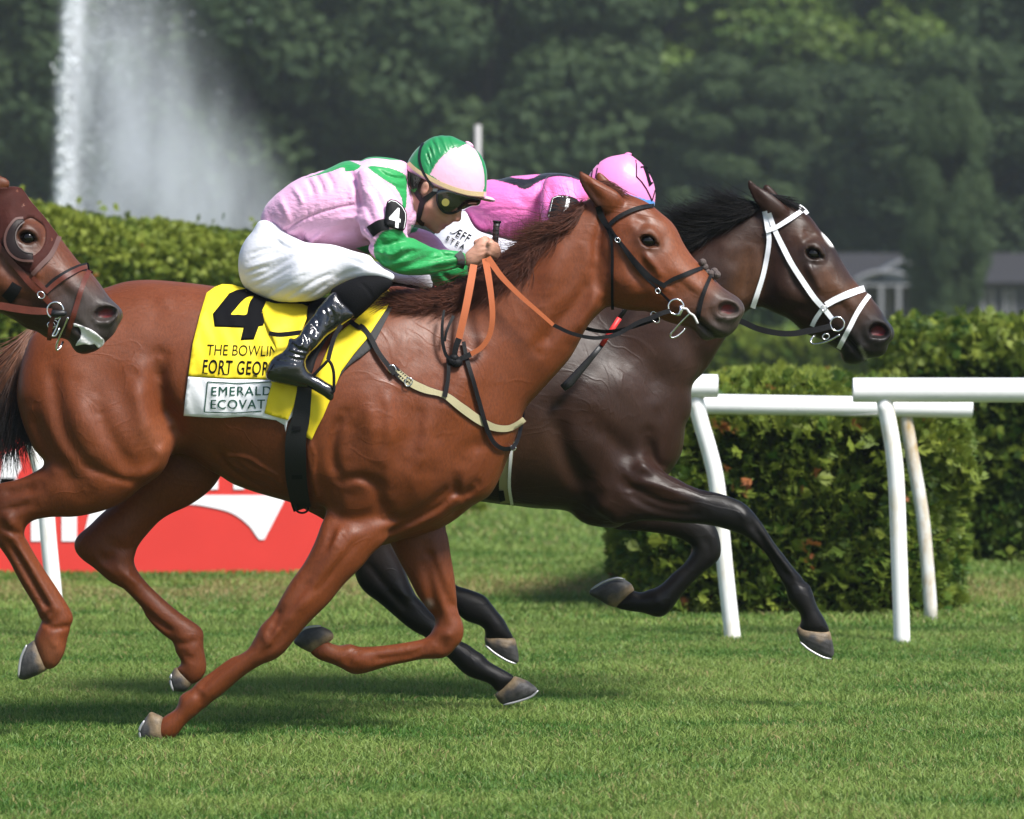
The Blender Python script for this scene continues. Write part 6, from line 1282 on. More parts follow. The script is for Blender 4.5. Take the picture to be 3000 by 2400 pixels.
# saddle cloth -----------------------------------------------------
def fold(px):
    x, y = px[:, 0], px[:, 1]; return .004 * np.sin(x * .045 + y * .012) * np.clip((y - 900) / 250, 0, 1) + .0015 * np.sin(x * .13 - y * .05)
sc1 = empty('saddle_cloth', 'yellow and white saddle cloth with black number 4 and sponsor lettering', 'saddle cloth')
ncl = near1.smooth(10)
CL = P('E 245,182 300,142 352,122 420,125 520,155 640,215 760,240 860,300 880,420 850,600 860,820 850,960 690,900 690,775 560,772 400,770 260,762 120,752 150,530 200,330')
yc_, _, _ = sheet('yellow_cloth', CL, ncl, MYELLOW, sc1, .010, .003, 9, wrinkle=fold, smooth=False)
wp, _, _ = sheet('white_panel', P('E 119,755 260,765 400,773 560,775 692,778 692,904 852,964 845,1010 800,1060 785,1132 776,1085 720,1052 600,1035 500,1026 350,1036 200,1030 88,1022 100,900'), ncl, MCWHITE, sc1, .010, .003, 9, wrinkle=fold, smooth=False)
dcl = lambda p: ncl.px(p) + fold(np.asarray(p, float))
four = P('E 450,163 520,153 640,190 690,215 650,242 622,320 653,322 632,405 602,410 568,500 478,505 498,420 300,412 288,325 400,185'); hole4 = P('E 568,203 520,213 478,248 445,288 412,330 460,330 517,330 530,280 545,235')
sheet('number', four, None, MBLKPRINT, yc_, .0142, .0006, 7, dep=dcl, smooth=False, hole=hole4)
lettering('lettering', 'THE BOWLING', P('E 243,606')[0], 33, None, MBLKPRINT, yc_, ux=(1, .02), uy=(.10, -1), off=.0150, dep=dcl, squash=.765, bold=-.006)
SER = {'F': [((0, 0), (.0, 1)), ((0, 1), (.55, 1)), ((0, .52), (.4, .52))], 'O': None, 'R': None, 'T': None}
tx = lettering('lettering', 'FORT GEORGE', P('E 212,728')[0], 41, None, MBLKPRINT, yc_, ux=(1, .035), uy=(.10, -1), off=.0150, dep=dcl, squash=.585, bold=.012, space=1.12)
x_ = 212
for a, b_ in ((214, 262), (352, 400), (322, 345), (366, 392), (560, 600)):   # slab serifs under the uprights
    bars('serif', [P('E %d,%d %d,%d' % (a, 729 + (a - 212) * .06, b_ - 8, 729 + (b_ - 212) * .06))], 2.6, None, MBLKPRINT, yc_, .0153, dcl)
MEM = mat('dark_green_print', (.012, .075, .05), .55)
for i, (t, y) in enumerate((('EMERALD', 885), ('ECOVATE', 975))): lettering('lettering', t, P('E %d,%d' % (270 - 5 * i, y))[0], 28, None, MEM, wp, ux=(1, -.008), uy=(.04, -1), off=.0150, dep=dcl, squash=.99, space=1.14); lettering('lettering', t, P('E %d,%d' % (272 - 5 * i, y))[0], 28, None, MEM, wp, ux=(1, -.008), uy=(.04, -1), off=.0154, dep=dcl, squash=.99, space=1.14)
for q in ('E 252,790 230,998', 'E 232,997 440,1003 620,990', 'E 252,790 450,800 690,790'): bars('frame_line', [P(q)], 3.2, None, MEM, wp, .0152, dcl)
FL = P('E 625,300 650,250 700,228 830,225 945,280 932,350 900,430 862,500 870,600 862,850 840,960 800,1052 720,1030 640,1005 662,900 690,805 660,700 690,620 722,560 690,470 640,380')
fl, _, _ = sheet('front_fold', FL, ncl, MYELLOW, sc1, .018, .003, 8, wrinkle=lambda p: fold(p) + .005 * np.sin(p[:, 0] * .06 + p[:, 1] * .04), smooth=False)
sheet('girth_flap', P('E 925,1168 935,1000 950,850 1040,640 1100,500 1180,430 1250,378 1330,300 1400,215 1490,160 1512,208 1480,282 1400,402 1335,502 1250,602 1165,718 1120,832 1085,922 1040,1030 1000,1105 962,1188'), ncl, MYELLOW, sc1, .012, .003, 8, wrinkle=lambda p: .004 * np.sin((p[:, 0] + p[:, 1] * .8) * .05), smooth=False)
sheet('dark_pad', P('E 1150,760 1165,700 1250,580 1400,380 1490,200 1548,215 1490,330 1420,470 1370,562 1300,620 1240,660 1195,700'), ncl, mat('charcoal_pad', (.03, .03, .031), .8, bump=.001, bscale=150), sc1, .006, .004, 8, smooth=False)
# saddle -----------------------------------------------------------
sd = empty('racing_saddle', 'small black racing saddle under the pink and green jockey, with stirrups and girth', 'saddle')
S = Sculpt((690, 1160), (790, 920), -.24, .24, .006, 0); S.puff(P('p 740,868 800,862 900,872 1010,868 1100,848 1120,862 1100,890 1000,905 880,906 780,900'), 3.2, 0, 0); v, f = S.mesh(); mk('seat', v, f, MLBLK, sd)
sheet('flap', P('E 945,262 1040,235 1120,200 1200,260 1150,400 1080,480 1000,620 960,740 900,830 880,700 900,500 930,380'), ncl, MLBLK, sd, .024, .004, 10)
strap('surcingle_tab', P('E 670,458 730,468 800,464 870,455 920,450'), [13, 14, 14, 14], None, MLBLK, sd, 0, .004, dep=[-.30, -.295, -.29, -.285, -.28])
def girthband(name, pts, wpx, hm, m, parent, off, far=None): 
    a = strap(name, P(pts), wpx, hm, m, parent, off, .004); return a
both('girth', 'E 915,800 905,900 885,1060 858,1150 852,1300 858,1450 882,1600 900,1660', [44, 48, 52, 60, 62, 62, 58, 54], mat('black_girth_web', (.010, .010, .011), .6, .3, bump=.001, bscale=260), sd, ncl, 0., off=.016)
for q in ('E 835,1108 888,1108', 'E 828,1442 900,1440'): strap('keeper', P(q), 12, ncl, MLBLK, sd, .021, .003)
bk = MB(); ring(bk, (*P('E 897,1652')[0], -.10), .016, .0035, 20, 1.3); bk.build('girth_buckle', MLBLK, sd)
for sg in (-1, 1):
    o = strap('stirrup_leather', P('E 1165,400 1120,480 1095,560 1075,640') + np.array([0 if sg < 0 else 130, 0]), 13, None, MLBLK, sd, 0, .004, dep=[sg * .315, sg * .325, sg * .335, sg * .345])
    b = MB(); q = spline(P('E 1075,645 1095,665 1112,720 1115,800 1108,860 1040,850 960,825 930,800 1000,720 1050,670') + np.array([0 if sg < 0 else 130, 0]), 6, True); b.tube(W3(q, sg * .345 + .05 * np.sin(np.linspace(0, 2 * math.pi, len(q), endpoint=False)) * 0), .005, 8, closed=True); b.build('stirrup', MLBLK, sd)
# breast girth -----------------------------------------------------
bg = empty('breast_girth', 'beige and black breast girth strapped round the chestnut horse chest', 'harness')
both('black_strap', 'E 1215,368 1290,420 Q 200,362 292,475 372,625 480,772 540,850', [14, 15, 15, 14, 14], MLBLK, bg, ncl, 0., off=.017)
both('leather_end', 'Q 510,770 580,850 690,940', [20, 24, 20], MLBLK, bg, n1, 0., off=.006)
both('edging', 'Q 545,800 680,922 850,1005 1050,1066 1200,1176 1400,1318 1550,1390 1690,1398 1790,1352 1850,1305', [20, 27, 27, 21, 26, 29, 28, 25, 22, 20], MLBRN, bg, n1, 0., off=.004, th=.003)
both('pad', 'Q 545,800 680,922 850,1005 1050,1066 1200,1176 1400,1318 1550,1390 1690,1398 1790,1352 1850,1305', [16, 23, 23, 16, 22, 25, 24, 21, 18, 16], MBEIGE, bg, n1, 0., off=.007, th=.003)
for c_, a in (((513, 800), 50), ((680, 930), -60)):
    p_ = P('Q %d,%d' % c_)[0]; b = MB(); ring(b, (*p_, float(n1.px([p_])[0]) - .018), .0115, .0022, 16, 1.25, a); b.build('buckle', MSTEEL, bg)
# martingale yoke and rein knot -------------------------------------
mg = empty('martingale', 'black leather neck strap looped round the base of the chestnut horse neck', 'harness')
strap('neck_strap', P('Q 1235,520 1270,700 1330,900 1400,1150 1450,1330 1500,1470 1560,1560 1640,1605 1730,1600'), [11, 12, 12, 13, 13, 13], n1, MLBLK, mg, .012, .004)
strap('chest_loop', P('Q 1720,1605 1770,1540 1805,1440 1832,1290 1835,1200'), [12, 11, 10], None, MLBLK, mg, 0, .005, dep=[-.08, -.03, .04, .1, .14])
strap('hanging_strap', P('Q 1075,690 1085,800 1075,930 1045,1080'), [10, 11, 12, 14], n1, MLBLK, mg, .014, .004)
b = MB(); p_ = P('Q 1735,1595')[0]; ring(b, (*p_, float(n1.px([p_])[0]) - .02), .008, .002, 14, 1.2, 20); b.build('buckle', MSTEEL, mg)
# chestnut bridle ----------------------------------------------------
br1 = empty('bridle', 'black leather bridle with steel bit rings and orange rubber reins on the chestnut horse', 'bridle')
K1 = dict(off=.003, th=.0045)
both('crownpiece', 'M 5,190 40,290 75,350 110,410', [17, 19, 16], MLBLK, br1, n1, 0., **K1); both('browband', 'M 95,400 200,305 330,235 450,195 575,178', [12, 12, 12, 11], MLBLK, br1, n1, 0., off=.007, th=.004)
both('cheekpiece', 'M 105,400 250,585 400,765 550,915 690,1000', [12, 13, 14, 13], MLBLK, br1, n1, 0., **K1); both('bit_cheek', 'M 130,400 220,545 330,720 450,870 600,1020 690,1110 740,1160', [6, 7, 7, 7, 7], MLBLK, br1, n1, 0., off=.009, th=.004)
both('throatlatch', 'M 100,410 140,520 152,700 150,900 150,1100 155,1235', [8, 8, 8, 8], MLBLK, br1, n1, 0., **K1)
both('noseband', 'M 670,985 760,930 850,893 950,850 1065,808', [11, 13, 13, 11], MLBLK, br1, n1, 0., **K1); both('drop_strap', 'M 1165,850 1130,930 1100,1000 1060,1110 1035,1210 1012,1330', [10, 11, 12, 13, 13], MLBLK, br1, n1, 0., **K1)
b = MB()
for x, y, r in ((1065, 755, .013), (1050, 790, .012), (1085, 800, .013), (1080, 850, .014), (1115, 860, .013), (1150, 870, .012), (1185, 850, .014), (1210, 880, .013), (1180, 890, .013)):
    p_ = P('M %d,%d' % (x, y))[0]; b.ball((float(wx(p_[0], -.03)), -.028 + .02 * random.random(), float(wz(p_[1], -.03))), r, 10, 8)
fz = b.build('fleece_pad', MFUR, br1)
b = MB(); c_ = P('M 795,1205')[0]; yb1 = float(n1.px([c_])[0]) - .018; ring(b, (*c_, yb1), .0250, .0032, 30); b.build('bit_ring', MSTEEL, br1)
b = MB(); b.tube(W3(P('M 840,1190 850,1240 830,1280 800,1290'), yb1 - .004), [.006, .0075, .006, .004], 8); b.build('bit_arm', MSTEEL, br1)
b = MB(); q = spline(P('M 945,1262 860,1345 775,1440 735,1495 750,1518 800,1503 850,1465 893,1418'), 6); b.tube(W3(q, np.linspace(yb1 - .006, -.04, len(q))), .0032, 8); b.build('bit_prong', MSTEEL, br1)
b = MB(); b.tube(W3(spline(P('M 850,1225 900,1225 935,1270 970,1290 995,1330 1015,1375'), 5), yb1 - .008), [.004, .006, .005, .006, .006, .007, .005, .004][:1][0], 8); b.build('tongue_tie', mat('grey_cloth_tie', (.55, .53, .52), .8), br1)
for (x, y), a, e in (((205, 530), 40, 1.2), ((612, 1045), 40, 1.1), ((585, 1310), 60, 1.7)):
    p_ = P('M %d,%d' % (x, y))[0]; b = MB(); ring(b, (*p_, float(n1.px([p_])[0]) - .018), .0075 * (1.6 if e > 1.5 else 1), .0017, 14, e, a); b.build('buckle', MSTEEL, br1)
# reins: orange grips to the hand, black ends to bit and knot
strap('rein', P('M 735,1245 650,1270 560,1310 400,1370 B 1400,1130 1330,1150 1250,1157 1130,1132 1020,1082'), [13, 14, 13, 12, 11, 11, 11], None, MLBLK, br1, 0, .004, dep=[yb1, -.105, -.11, -.12, -.13, -.15, -.165, -.17, -.175])
strap('rein_grip', P('B 1022,1083 940,1010 850,932 780,865 720,800 680,745 645,695'), [11, 12, 13, 15, 17, 18], None, MORANGE, br1, 0, .005, dep=[-.176, -.178, -.178, -.172, -.162, -.15, -.135])
strap('rein_grip', P('B 630,700 648,800 665,920 672,1040 655,1140 610,1210 545,1252'), [20, 19, 17, 16, 15, 15], None, MORANGE, br1, 0, .005, dep=[-.13, -.17, -.19, -.195, -.19, -.185, -.18])
strap('rein_grip', P('B 565,735 545,850 520,980 498,1080 478,1162'), [21, 22, 21, 20], None, MORANGE, br1, 0, .005, dep=[-.13, -.165, -.185, -.19, -.19])
strap('rein_end', P('B 480,1160 462,1210 455,1260 462,1300'), [18, 16, 14], None, MLBLK, br1, 0, .006, dep=[-.192, -.195, -.195, -.19]); strap('rein_end', P('B 548,1250 500,1272 460,1290'), [16, 15, 14], None, MLBLK, br1, 0, .006, dep=[-.182, -.19, -.195])
b = MB()
for x, y, r in ((440, 1290, .018), (465, 1300, .020), (450, 1272, .017)): p_ = P('B %d,%d' % (x, y))[0]; b.ball((float(wx(p_[0], -.195)), -.195, float(wz(p_[1], -.195))), (r, .014, r * .8), 12, 8)
b.build('knot', MLBLK, br1)
strap('rein_tail', P('Q 1040,200 1025,300 1018,430 1030,560 1060,660 1110,710'), [7, 9, 10, 10], None, MLBLK, br1, 0, .004, dep=[-.165, -.185, -.195, -.2, -.2, -.2]); strap('rein_tail', P('Q 1135,260 1095,340 1060,430 1045,520'), [10, 8, 7], None, MLBLK, br1, 0, .003, dep=[-.165, -.18, -.19, -.19])
strap('far_rein', P('M 735,1245 600,1330 B 1300,1120 1000,1000 750,780 660,700'), 11, None, MLBLK, br1, 0, .004, dep=[.085, .11, .13, .15, .12, .07])
# dark horse bridle --------------------------------------------------
br2 = empty('bridle', 'white bridle with black reins on the dark bay horse', 'bridle'); K2 = dict(off=.003, th=.0045)
both('crownpiece', 'C 915,375 930,440 942,530', [15, 15, 14], MWEB, br2, n2s, YB, **K2); both('cheekpiece', 'C 950,390 1000,530 1060,655 1130,790 1220,930 1310,1060 1390,1150 1450,1225', [14, 15, 16, 16, 16, 16, 14], MWEB, br2, n2s, YB, off=.006, th=.004)
both('throatlatch', 'C 945,530 952,600 938,720 905,880 865,1010 822,1140', [14, 14, 14, 15], MWEB, br2, n2s, YB, **K2); both('browband', 'C 925,530 1000,505 1060,470 1130,425 1215,368', [14, 13, 14, 13], MWEB, br2, n2s, YB, off=.010, th=.004)
both('noseband', 'C 1400,1115 1470,1075 1560,1035 1640,1005 1705,985', [17, 19, 20, 18], MWEB, br2, n2s, YB, off=.004, th=.004); both('drop_strap', 'C 1745,1035 1690,1110 1640,1190 1590,1290 1545,1375 1500,1462', [13, 14, 14, 14, 14], MWEB, br2, n2s, YB, **K2); both('chin_strap', 'C 1370,1150 1335,1200 1308,1245 1290,1285', [12, 13, 13], MWEB, br2, n2s, YB, **K2)
strap('brow_band_end', P('C 1190,330 1215,350 1240,375 1255,395'), [9, 12, 10], n2s, MWEB, br2, .006, .004); strap('brow_rubber', P('C 1205,352 1228,372'), 12, n2s, MBLACK, br2, .012, .004)
b = MB(); c_ = P('C 1490,1265')[0]; yb2 = float(n2s.px([c_])[0]) - .018; ring(b, (*c_, yb2), .0245, .0030, 30); b.build('bit_ring', MSTEEL, br2)
b = MB(); q = spline(P('C 1510,1350 1440,1390 1370,1415 1300,1425 1280,1405 1295,1370 1320,1355'), 5); b.tube(W3(q, np.linspace(yb2, YB - .05, len(q))), .0036, 8); b.build('bit_prong', MSTEEL, br2); b = MB(); ring(b, (*P('C 1400,1365')[0], yb2 - .004), .010, .0022, 16, 1.2, -20); b.build('buckle', MSTEEL, br2)
b = MB(); ring(b, (*P('C 1385,1140')[0], yb2 - .004), .008, .0018, 14, 1.3, 30); b.build('buckle', MSTEEL, br2)
strap('rein', P('C 1440,1282 1350,1305 1250,1322 1150,1340 1050,1340 950,1325 850,1298 720,1240 p 2050,900 1900,860'), [17, 18, 17, 17, 17, 16, 15, 14, 14], None, MLBLK, br2, 0, .004, dep=[yb2, YB - .12, YB - .13, YB - .14, YB - .15, YB - .16, YB - .16, YB - .16, YB - .15, YB - .12])
strap('far_rein', P('C 1440,1282 1250,1325 1050,1340 850,1298 720,1240 p 2050,900 1900,860'), 13, None, MLBLK, br2, 0, .004, dep=[YB + .08, YB + .12, YB + .15, YB + .16, YB + .15, YB + .14, YB + .12])
# dark horse girth and red cloth ----------------------------------------
sd2 = empty('racing_saddle', 'racing saddle of the far horse, its beige elastic girth showing behind the chestnut chest', 'saddle'); n2c = near2.smooth(8)
both('girth', 'p 1500,1150 1494,1250 1486,1340 1478,1420 1482,1475', [34, 33, 32, 32, 32], MBEIGE, sd2, n2c, YB, off=.004); strap('girth_edge', P('p 1512,1150 1504,1262 1496,1345 1492,1425 1500,1480'), 9, n2c, MWEB, sd2, .009, .004); strap('girth_buckle', P('p 1462,1455 1478,1452'), [34, 30], n2c, MLBLK, sd2, .012, .006)
S = Sculpt((1180, 1640), (790, 940), YB - .26, YB + .26, .008, YB); S.puff(P('p 1220,868 1400,876 1560,862 1600,885 1500,915 1300,918'), 3., YB, 0); v, f = S.mesh(); mk('seat', v, f, MLBLK, sd2)
rc1 = empty('saddle_cloth', 'red saddle cloth of the far horse, peeping out below the green sleeve', 'saddle cloth'); sheet('cloth', P('p 1150,850 1250,812 1300,835 1345,872 1440,890 1480,900 1460,1200 1200,1200 1140,1000'), n2c, mat('red_cloth', (.62, .03, .03), .6), rc1, .012, .004, 16, smooth=False, dep=lambda p: np.minimum(n2c.px(p), YB - .10 - .0002 * np.maximum(p[:, 1] - 830, 0)))
# third horse: hood and bridle ------------------------------------------
hd = empty('blinker_hood', 'thin brown blinker hood on the horse at the left edge', 'hood'); MHOOD = mat('brown_hood_cloth', (.045, .013, .010), .7, .1, var=.25, vscale=14, bump=.002, bscale=60); MHEDGEB = mat('hood_binding', (.085, .040, .034), .6, .3)
EH = P('D 245,440 320,470 368,530 372,610 340,690 280,745 215,760 150,720 118,650 120,560 160,490')
sheet('hood', P('D -90,205 0,195 100,186 178,197 208,242 238,292 298,362 368,442 428,522 488,602 470,650 430,730 380,790 310,850 265,905 210,880 120,800 40,700 -60,640 -160,560 -150,350'), n3, MHOOD, hd, .001, .003, 8, smooth=False, hole=EH, wrinkle=lambda p: .0025 * np.sin(p[:, 0] * .09 + p[:, 1] * .05) * np.sin(p[:, 1] * .06))
strap('binding', P('D 485,590 450,680 400,760 330,830 262,905'), [14, 14, 13], n3, MHEDGEB, hd, .005, .003)
CY = lambda p: n3.px(p)
S = Sculpt((0, 140), (610, 790), YT - .2, YT, .0045, YT - .1); S.X = S.X
cup = P('D 185,432 130,440 80,490 45,560 35,640 60,710 110,760 180,790 272,800 270,730 200,715 150,670 125,610 130,550 160,500 200,470')
so, _, _ = sheet('blinker_cup', cup, n3.smooth(6), mat('blinker_leather', (.012, .006, .006), .5, .2), hd, .012, .014, 6, smooth=False)
strap('cup_rim', P('D 190,440 130,448 85,495 48,565 40,640 65,710 115,762 180,788 272,792'), 7, n3.smooth(6), MHEDGEB, hd, .026, .003); strap('cup_rim', P('D 200,472 160,505 132,555 128,612 152,672 202,715 270,728'), 3.4, n3.smooth(6), mat('cup_edge', (.10, .08, .075), .6, .2), hd, .026, .003)
br3 = empty('bridle', 'brown leather bridle on the hooded horse at the left edge', 'bridle')
both('cheekpiece', 'D -20,650 50,750 120,830 190,910 255,985 330,1055 420,1150', [15, 16, 17, 18, 18, 16], MLBRN, br3, n3, YT, off=.006, th=.005); both('inner_strap', 'D 265,925 330,990 395,1050', [12, 12], MLBRN, br3, n3, YT, off=.008, th=.004)
both('noseband_pad', 'D 365,1040 430,975 500,925 580,880 660,845 715,835', [21, 22, 22, 20], MLBLK, br3, n3, YT, off=.003, th=.004); both('noseband', 'D 375,1045 440,985 510,932 590,885 665,850 712,838', [13, 14, 14, 12], MLBRN, br3, n3, YT, off=.007, th=.004)
both('drop_strap', 'D 730,868 690,950 655,1050 625,1150 595,1250 565,1340 545,1420', [14, 15, 15, 15], MLBRN, br3, n3, YT, off=.004, th=.005); strap('rein', P('D 425,1205 300,1200 200,1190 100,1175 0,1158 -200,1150'), [18, 22, 22, 22, 22], None, MLBRN, br3, 0, .005, dep=[YT - .10, YT - .115, YT - .12, YT - .125, YT - .13, YT - .14])
strap('rein_keeper', P('D 292,1150 345,1155'), [0.1, 0.1], None, MLBRN, br3, 0, .004, dep=[YT - .13, YT - .13]) if False else None
b = MB(); c_ = P('D 450,1195')[0]; yb3 = float(n3.px([c_])[0]) - .016; ring(b, (*c_, yb3), .0255, .0030, 30); b.build('bit_ring', MSTEEL, br3)
b = MB(); b.tube(W3(P('D 420,1215 460,1222 520,1218 545,1222'), yb3 - .012), [.010, .011, .010, .005], 12); b.build('bit_roller', MBLACK, br3)
b = MB(); q = spline(P('D 555,1250 530,1310 490,1400 460,1490 465,1520 490,1500 515,1450'), 5); b.tube(W3(q, np.linspace(yb3, YT - .03, len(q))), .0034, 8); b.build('bit_prong', MSTEEL, br3); b = MB(); q = spline(P('D 490,1255 470,1310 445,1370 425,1405 455,1400 485,1340'), 5); b.tube(W3(q, yb3 + .006), .003, 8); b.build('bit_prong', MSTEEL, br3)
strap('curb_strap', P('D 435,1240 415,1310 405,1390 400,1440'), [12, 13, 13], None, MLBRN, br3, 0, .005, dep=[yb3, yb3 + .004, yb3 + .015, yb3 + .03])
for (x, y), a in (((335, 1070), 45), ((418, 1315), 10), ((440, 1300), 20)): p_ = P('D %d,%d' % (x, y))[0]; b = MB(); ring(b, (*p_, float(n3.px([p_])[0]) - .020), .010, .0020, 14, 1.2, a); b.build('buckle', MSTEEL, br3)
strap('jaw_strap', P('D 140,985 100,1050 50,1110'), [34, 36, 36], n3, MLBLK, br3, .003, .004)
fo = sheet('foam', P('D 600,1300 640,1310 690,1330 730,1345 780,1375 820,1410 850,1442 840,1480 800,1500 770,1470 730,1478 690,1470 650,1478 615,1485 630,1450 655,1420 660,1370 640,1330 600,1325'), n3, mat('white_foam', (.78, .76, .76), .9, .1, bump=.0015, bscale=90), horse3, .0, .006, 5, wrinkle=lambda p: -.003 * np.abs(np.sin(p[:, 0] * .4) * np.sin(p[:, 1] * .35)))
# hair -----------------------------------------------------------------
print('hair')
def hg(hm, pts, lift, extra=None):
    p = P(pts) if isinstance(pts, str) else pts; d = hm.px(p) - np.asarray(lift); 
    if extra is not None: d = np.minimum(d, extra)
    return p, d
M1 = ['B 1205,398 1140,470 1060,525 940,535', 'B 1130,425 1050,500 950,555 820,565', 'B 1050,472 975,560 895,625 770,630', 'B 960,525 920,610 870,700 780,740', 'B 870,585 850,690 800,770 700,810', 'B 780,650 770,750 720,830 640,860',
      'B 690,710 680,800 620,880 530,900', 'B 590,775 570,870 500,930 400,920', 'B 480,835 450,920 370,960 270,950', 'B 370,870 330,950 250,975 150,950', 'B 240,890 200,950 130,960 50,930', 'B 120,890 90,930 50,950 10,975']
G1 = [hg(near1, t, [.004, .018, .026, .03], [-.02, -.06, -.08, -.09]) for t in M1]
strands('mane', G1, 3400, .0012, MMANE1, horse1, 11, 3, .010)
G1b = [hg(near1, t, [.0, .008, .012, .016]) for t in ['B 1190,380 1130,450 1080,520 1000,560', 'B 1000,490 960,590 930,680 870,740', 'B 860,590 840,690 820,790 770,850', 'B 700,700 690,800 670,880 610,930', 'B 540,800 530,880 490,950 420,990', 'B 400,860 380,940 330,990 260,1010', 'B 220,900 190,960 150,1000 90,1010']]
strands('mane_underlayer', G1b, 2200, .0014, MMANE1, horse1, 13, 13, .008)
strands('mane_wisps', [hg(near1, t, .03, [-.02, -.07, -.1, -.11]) for t in ['B 1220,350 1150,370 1080,330 1060,300', 'B 1080,440 960,500 850,490 760,520', 'B 960,530 860,570 780,600 690,560', 'B 860,590 760,640 690,640 660,600', 'B 300,890 180,900 80,870 0,880']], 170, .0007, MMANE1, horse1, 22, 4, .02, wild=1.6)
strands('forelock', [(P('B 1275,262 1330,262 1390,290 1440,330'), -.01), (P('B 1290,290 1340,300 1400,320 1450,345'), -.03), (P('B 1260,300 1300,330 1350,335 1400,345'), .02)], 160, .0018, MMANE1, horse1, 6, 5, .012)
M2 = ['C 890,348 800,318 690,305 580,285', 'C 830,360 720,330 600,310 460,275', 'C 760,390 640,362 520,352 390,325', 'C 680,430 560,402 430,390 310,378', 'C 600,472 480,450 350,435 210,412', 'C 520,525 420,500 300,480 140,430', 'C 440,575 340,560 240,540 120,480', 'C 360,625 280,620 200,610 110,560', 'p 2000,728 1960,730 1920,735 1880,730', 'p 1900,785 1850,800 1800,815 1740,810', 'p 1760,848 1700,860 1640,870 1590,870']
strands('mane', [(P(t), [YB - .01, YB - .03, YB - .045, YB - .05]) for t in M2], 2800, .0013, MMANE2, horse2, 14, 6, .018)
strands('mane_underlayer', [(P(t), [YB - .03, YB - .055, YB - .06, YB - .06]) for t in ['C 860,350 780,380 700,400 620,410', 'C 720,410 640,440 560,460 460,460', 'C 580,490 500,510 420,530 320,530', 'C 450,575 380,590 320,600 240,590', 'C 340,645 290,650 240,650 190,640']], 1500, .0016, MMANE2, horse2, 13, 7, .014)
strands('forelock', [(P('C 930,230 1010,265 1090,300 1190,345'), YB - .01), (P('C 1000,255 1060,280 1130,310 1210,358'), YB - .03)], 120, .002, MMANE2, horse2, 6, 8, .012)
tl = strands('tail', [(P('G 185,330 120,400 40,470 -60,560 -160,700'), [-.02, -.04, -.05, -.06, -.06]), (P('G 180,345 120,450 60,560 0,700 -60,860'), [-.03, -.06, -.08, -.08, -.08]), (P('G 175,365 125,500 90,640 60,800 10,960'), [-.03, -.07, -.09, -.10, -.10]), (P('G 168,400 120,560 95,720 90,880 60,1040'), [-.02, -.06, -.09, -.10, -.10]), (P('G 160,420 110,600 95,760 120,900 170,985'), [.0, -.03, -.05, -.06, -.06]), (P('G 180,360 100,560 40,760 -20,940 -80,1090'), [.04, .03, .02, .0, .0])], 2800, .0016, MTAIL, horse1, 22, 9, .022, segs=10)
v = np.empty(len(tl.data.vertices) * 3, np.float32); tl.data.vertices.foreach_get('co', v); v = v.reshape(-1, 3); py = HY + (CAMH - v[:, 2]) * sc(v[:, 1]); g = np.random.default_rng(3); t = np.clip((py - 1020) / 190 + np.repeat(g.normal(0, .22, len(v) // 33 + 1), 33)[:len(v)], 0, 1)[:, None]
colour(tl, np.array((.165, .060, .026)) * (1 - t) + np.array((.012, .008, .008)) * t)
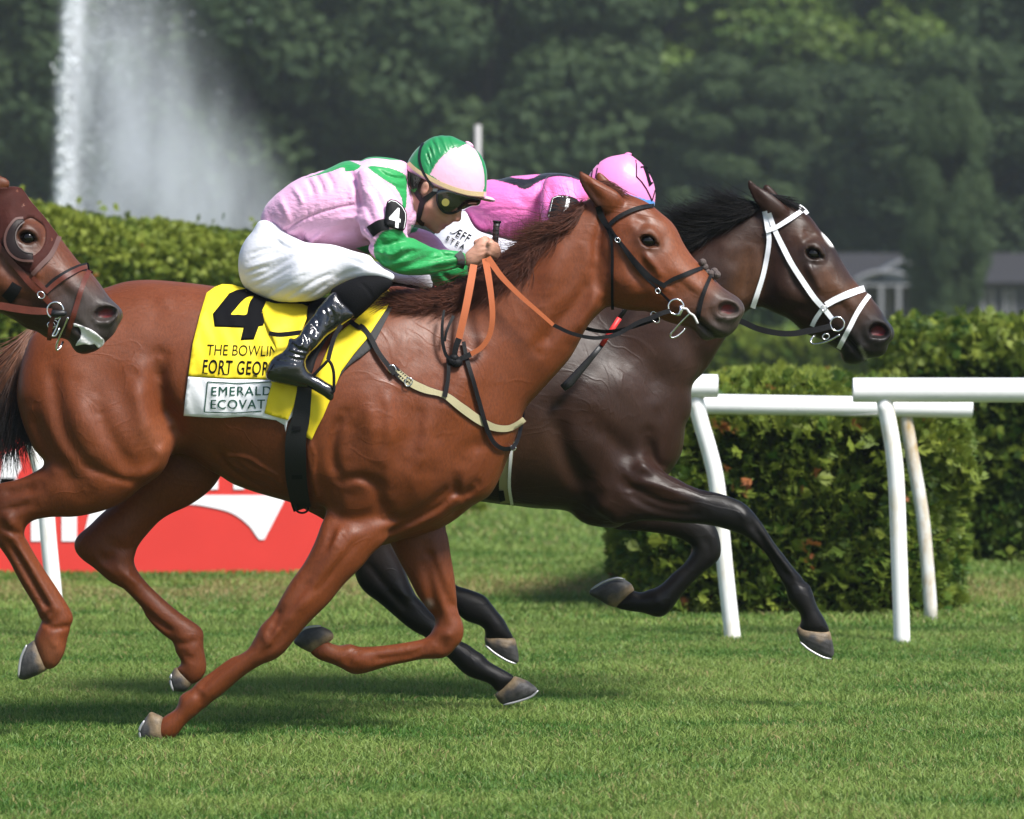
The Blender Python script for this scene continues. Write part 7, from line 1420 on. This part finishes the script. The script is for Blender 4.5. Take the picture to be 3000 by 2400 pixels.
# whips ---------------------------------------------------------------
MWHIP = mat('whip_black', (.012, .012, .014), .45, .45, bump=.0008, bscale=300); wh = empty('whip', 'black whip with a silver-capped handle in the fist of the pink and green jockey', 'whip')
hp = W3(P('S 1420,0 1405,150 1395,300 1385,420 1375,560'), [-.045, -.045, -.045, -.042, -.04]); b = MB(); b.tube(hp, [.0115, .0112, .0105, .010, .009], 12); b.build('handle', MWHIP, wh); b = MB(); b.tube(W3(P('S 1424,-22 1422,2 1419,22'), -.045), [.0135, .0142, .0130], 14); b.build('cap', MLBLK, wh); b = MB(); b.tube(W3(P('S 1425,-24 1424,-18'), -.045), [.0085, .0095], 14); b.build('cap_plate', MSTEEL, wh)
for i in range(4):
    b = MB(); q = P('S %d,%d' % (1412 - i * 8, 90 + i * 75))[0]; a = np.arange(18) / 18 * 6.283; x_, z_ = float(wx(q[0], -.045)), float(wz(q[1], -.045)); b.tube(np.stack([x_ + .0112 * np.cos(a), -.045 + .0112 * np.sin(a), z_ + .002 * np.cos(a)], 1), .0016, 6, closed=True, up=(0, 0, 1)); b.build('grip_ridge', MWHIP, wh)
b = MB(); b.tube(np.array([hp[-1], (float(wx(1440, .03)), .03, float(wz(790, .03))), (float(wx(1425, .17)), .17, float(wz(880, .17))), (float(wx(1415, .2)), .2, float(wz(1000, .2)))]), [.007, .006, .005, .004], 8); b.build('shaft', MWHIP, wh)
wh2 = empty('whip', 'black whip with a red band slanting behind the chestnut horse neck', 'whip'); yw = YB - .30
for nm, pts, r, m_ in (('shaft', 'p 1895,815 1840,895 1812,936', [.0075, .008, .008], MWHIP), ('red_band', 'p 1815,932 1790,970 1762,1012', [.0090, .0090, .0090], mat('red_tape', (.62, .03, .03), .5)), ('popper', 'p 1764,1010 1735,1045 1700,1085 1668,1122 1648,1138', [.0085, .010, .013, .016, .013], MWHIP)):
    b = MB(); b.tube(W3(P(pts), yw), r, 12, flat=.45 if nm == 'popper' else 1.); b.build(nm, m_, wh2)
b = MB(); b.tube(W3(P('p 1895,815 1912,790 1925,770'), [yw, YB - .2, YB - .12]), .0095, 10); b.build('handle', MWHIP, wh2)
# ------------------------------------------------------------------ air
hz_ = mk('haze', *(lambda b: (np.concatenate(b.v), b.f))(MB().box((-90, -D0 - 30, -1.), (90, 215, 32))), None, None, False); hz_.data.materials.clear()
mh = bpy.data.materials.new('haze_air'); mh.use_nodes = True; N = mh.node_tree.nodes; N.remove(N['Principled BSDF']); vp = N.new('ShaderNodeVolumePrincipled'); vp.inputs['Density'].default_value = .00045; vp.inputs['Color'].default_value = (.80, .88, 1., 1); vp.inputs['Anisotropy'].default_value = .2
mh.node_tree.links.new(vp.outputs[0], N['Material Output'].inputs['Volume']); hz_.data.materials.append(mh); tag(hz_, 'thin summer haze in the air', kind='stuff')
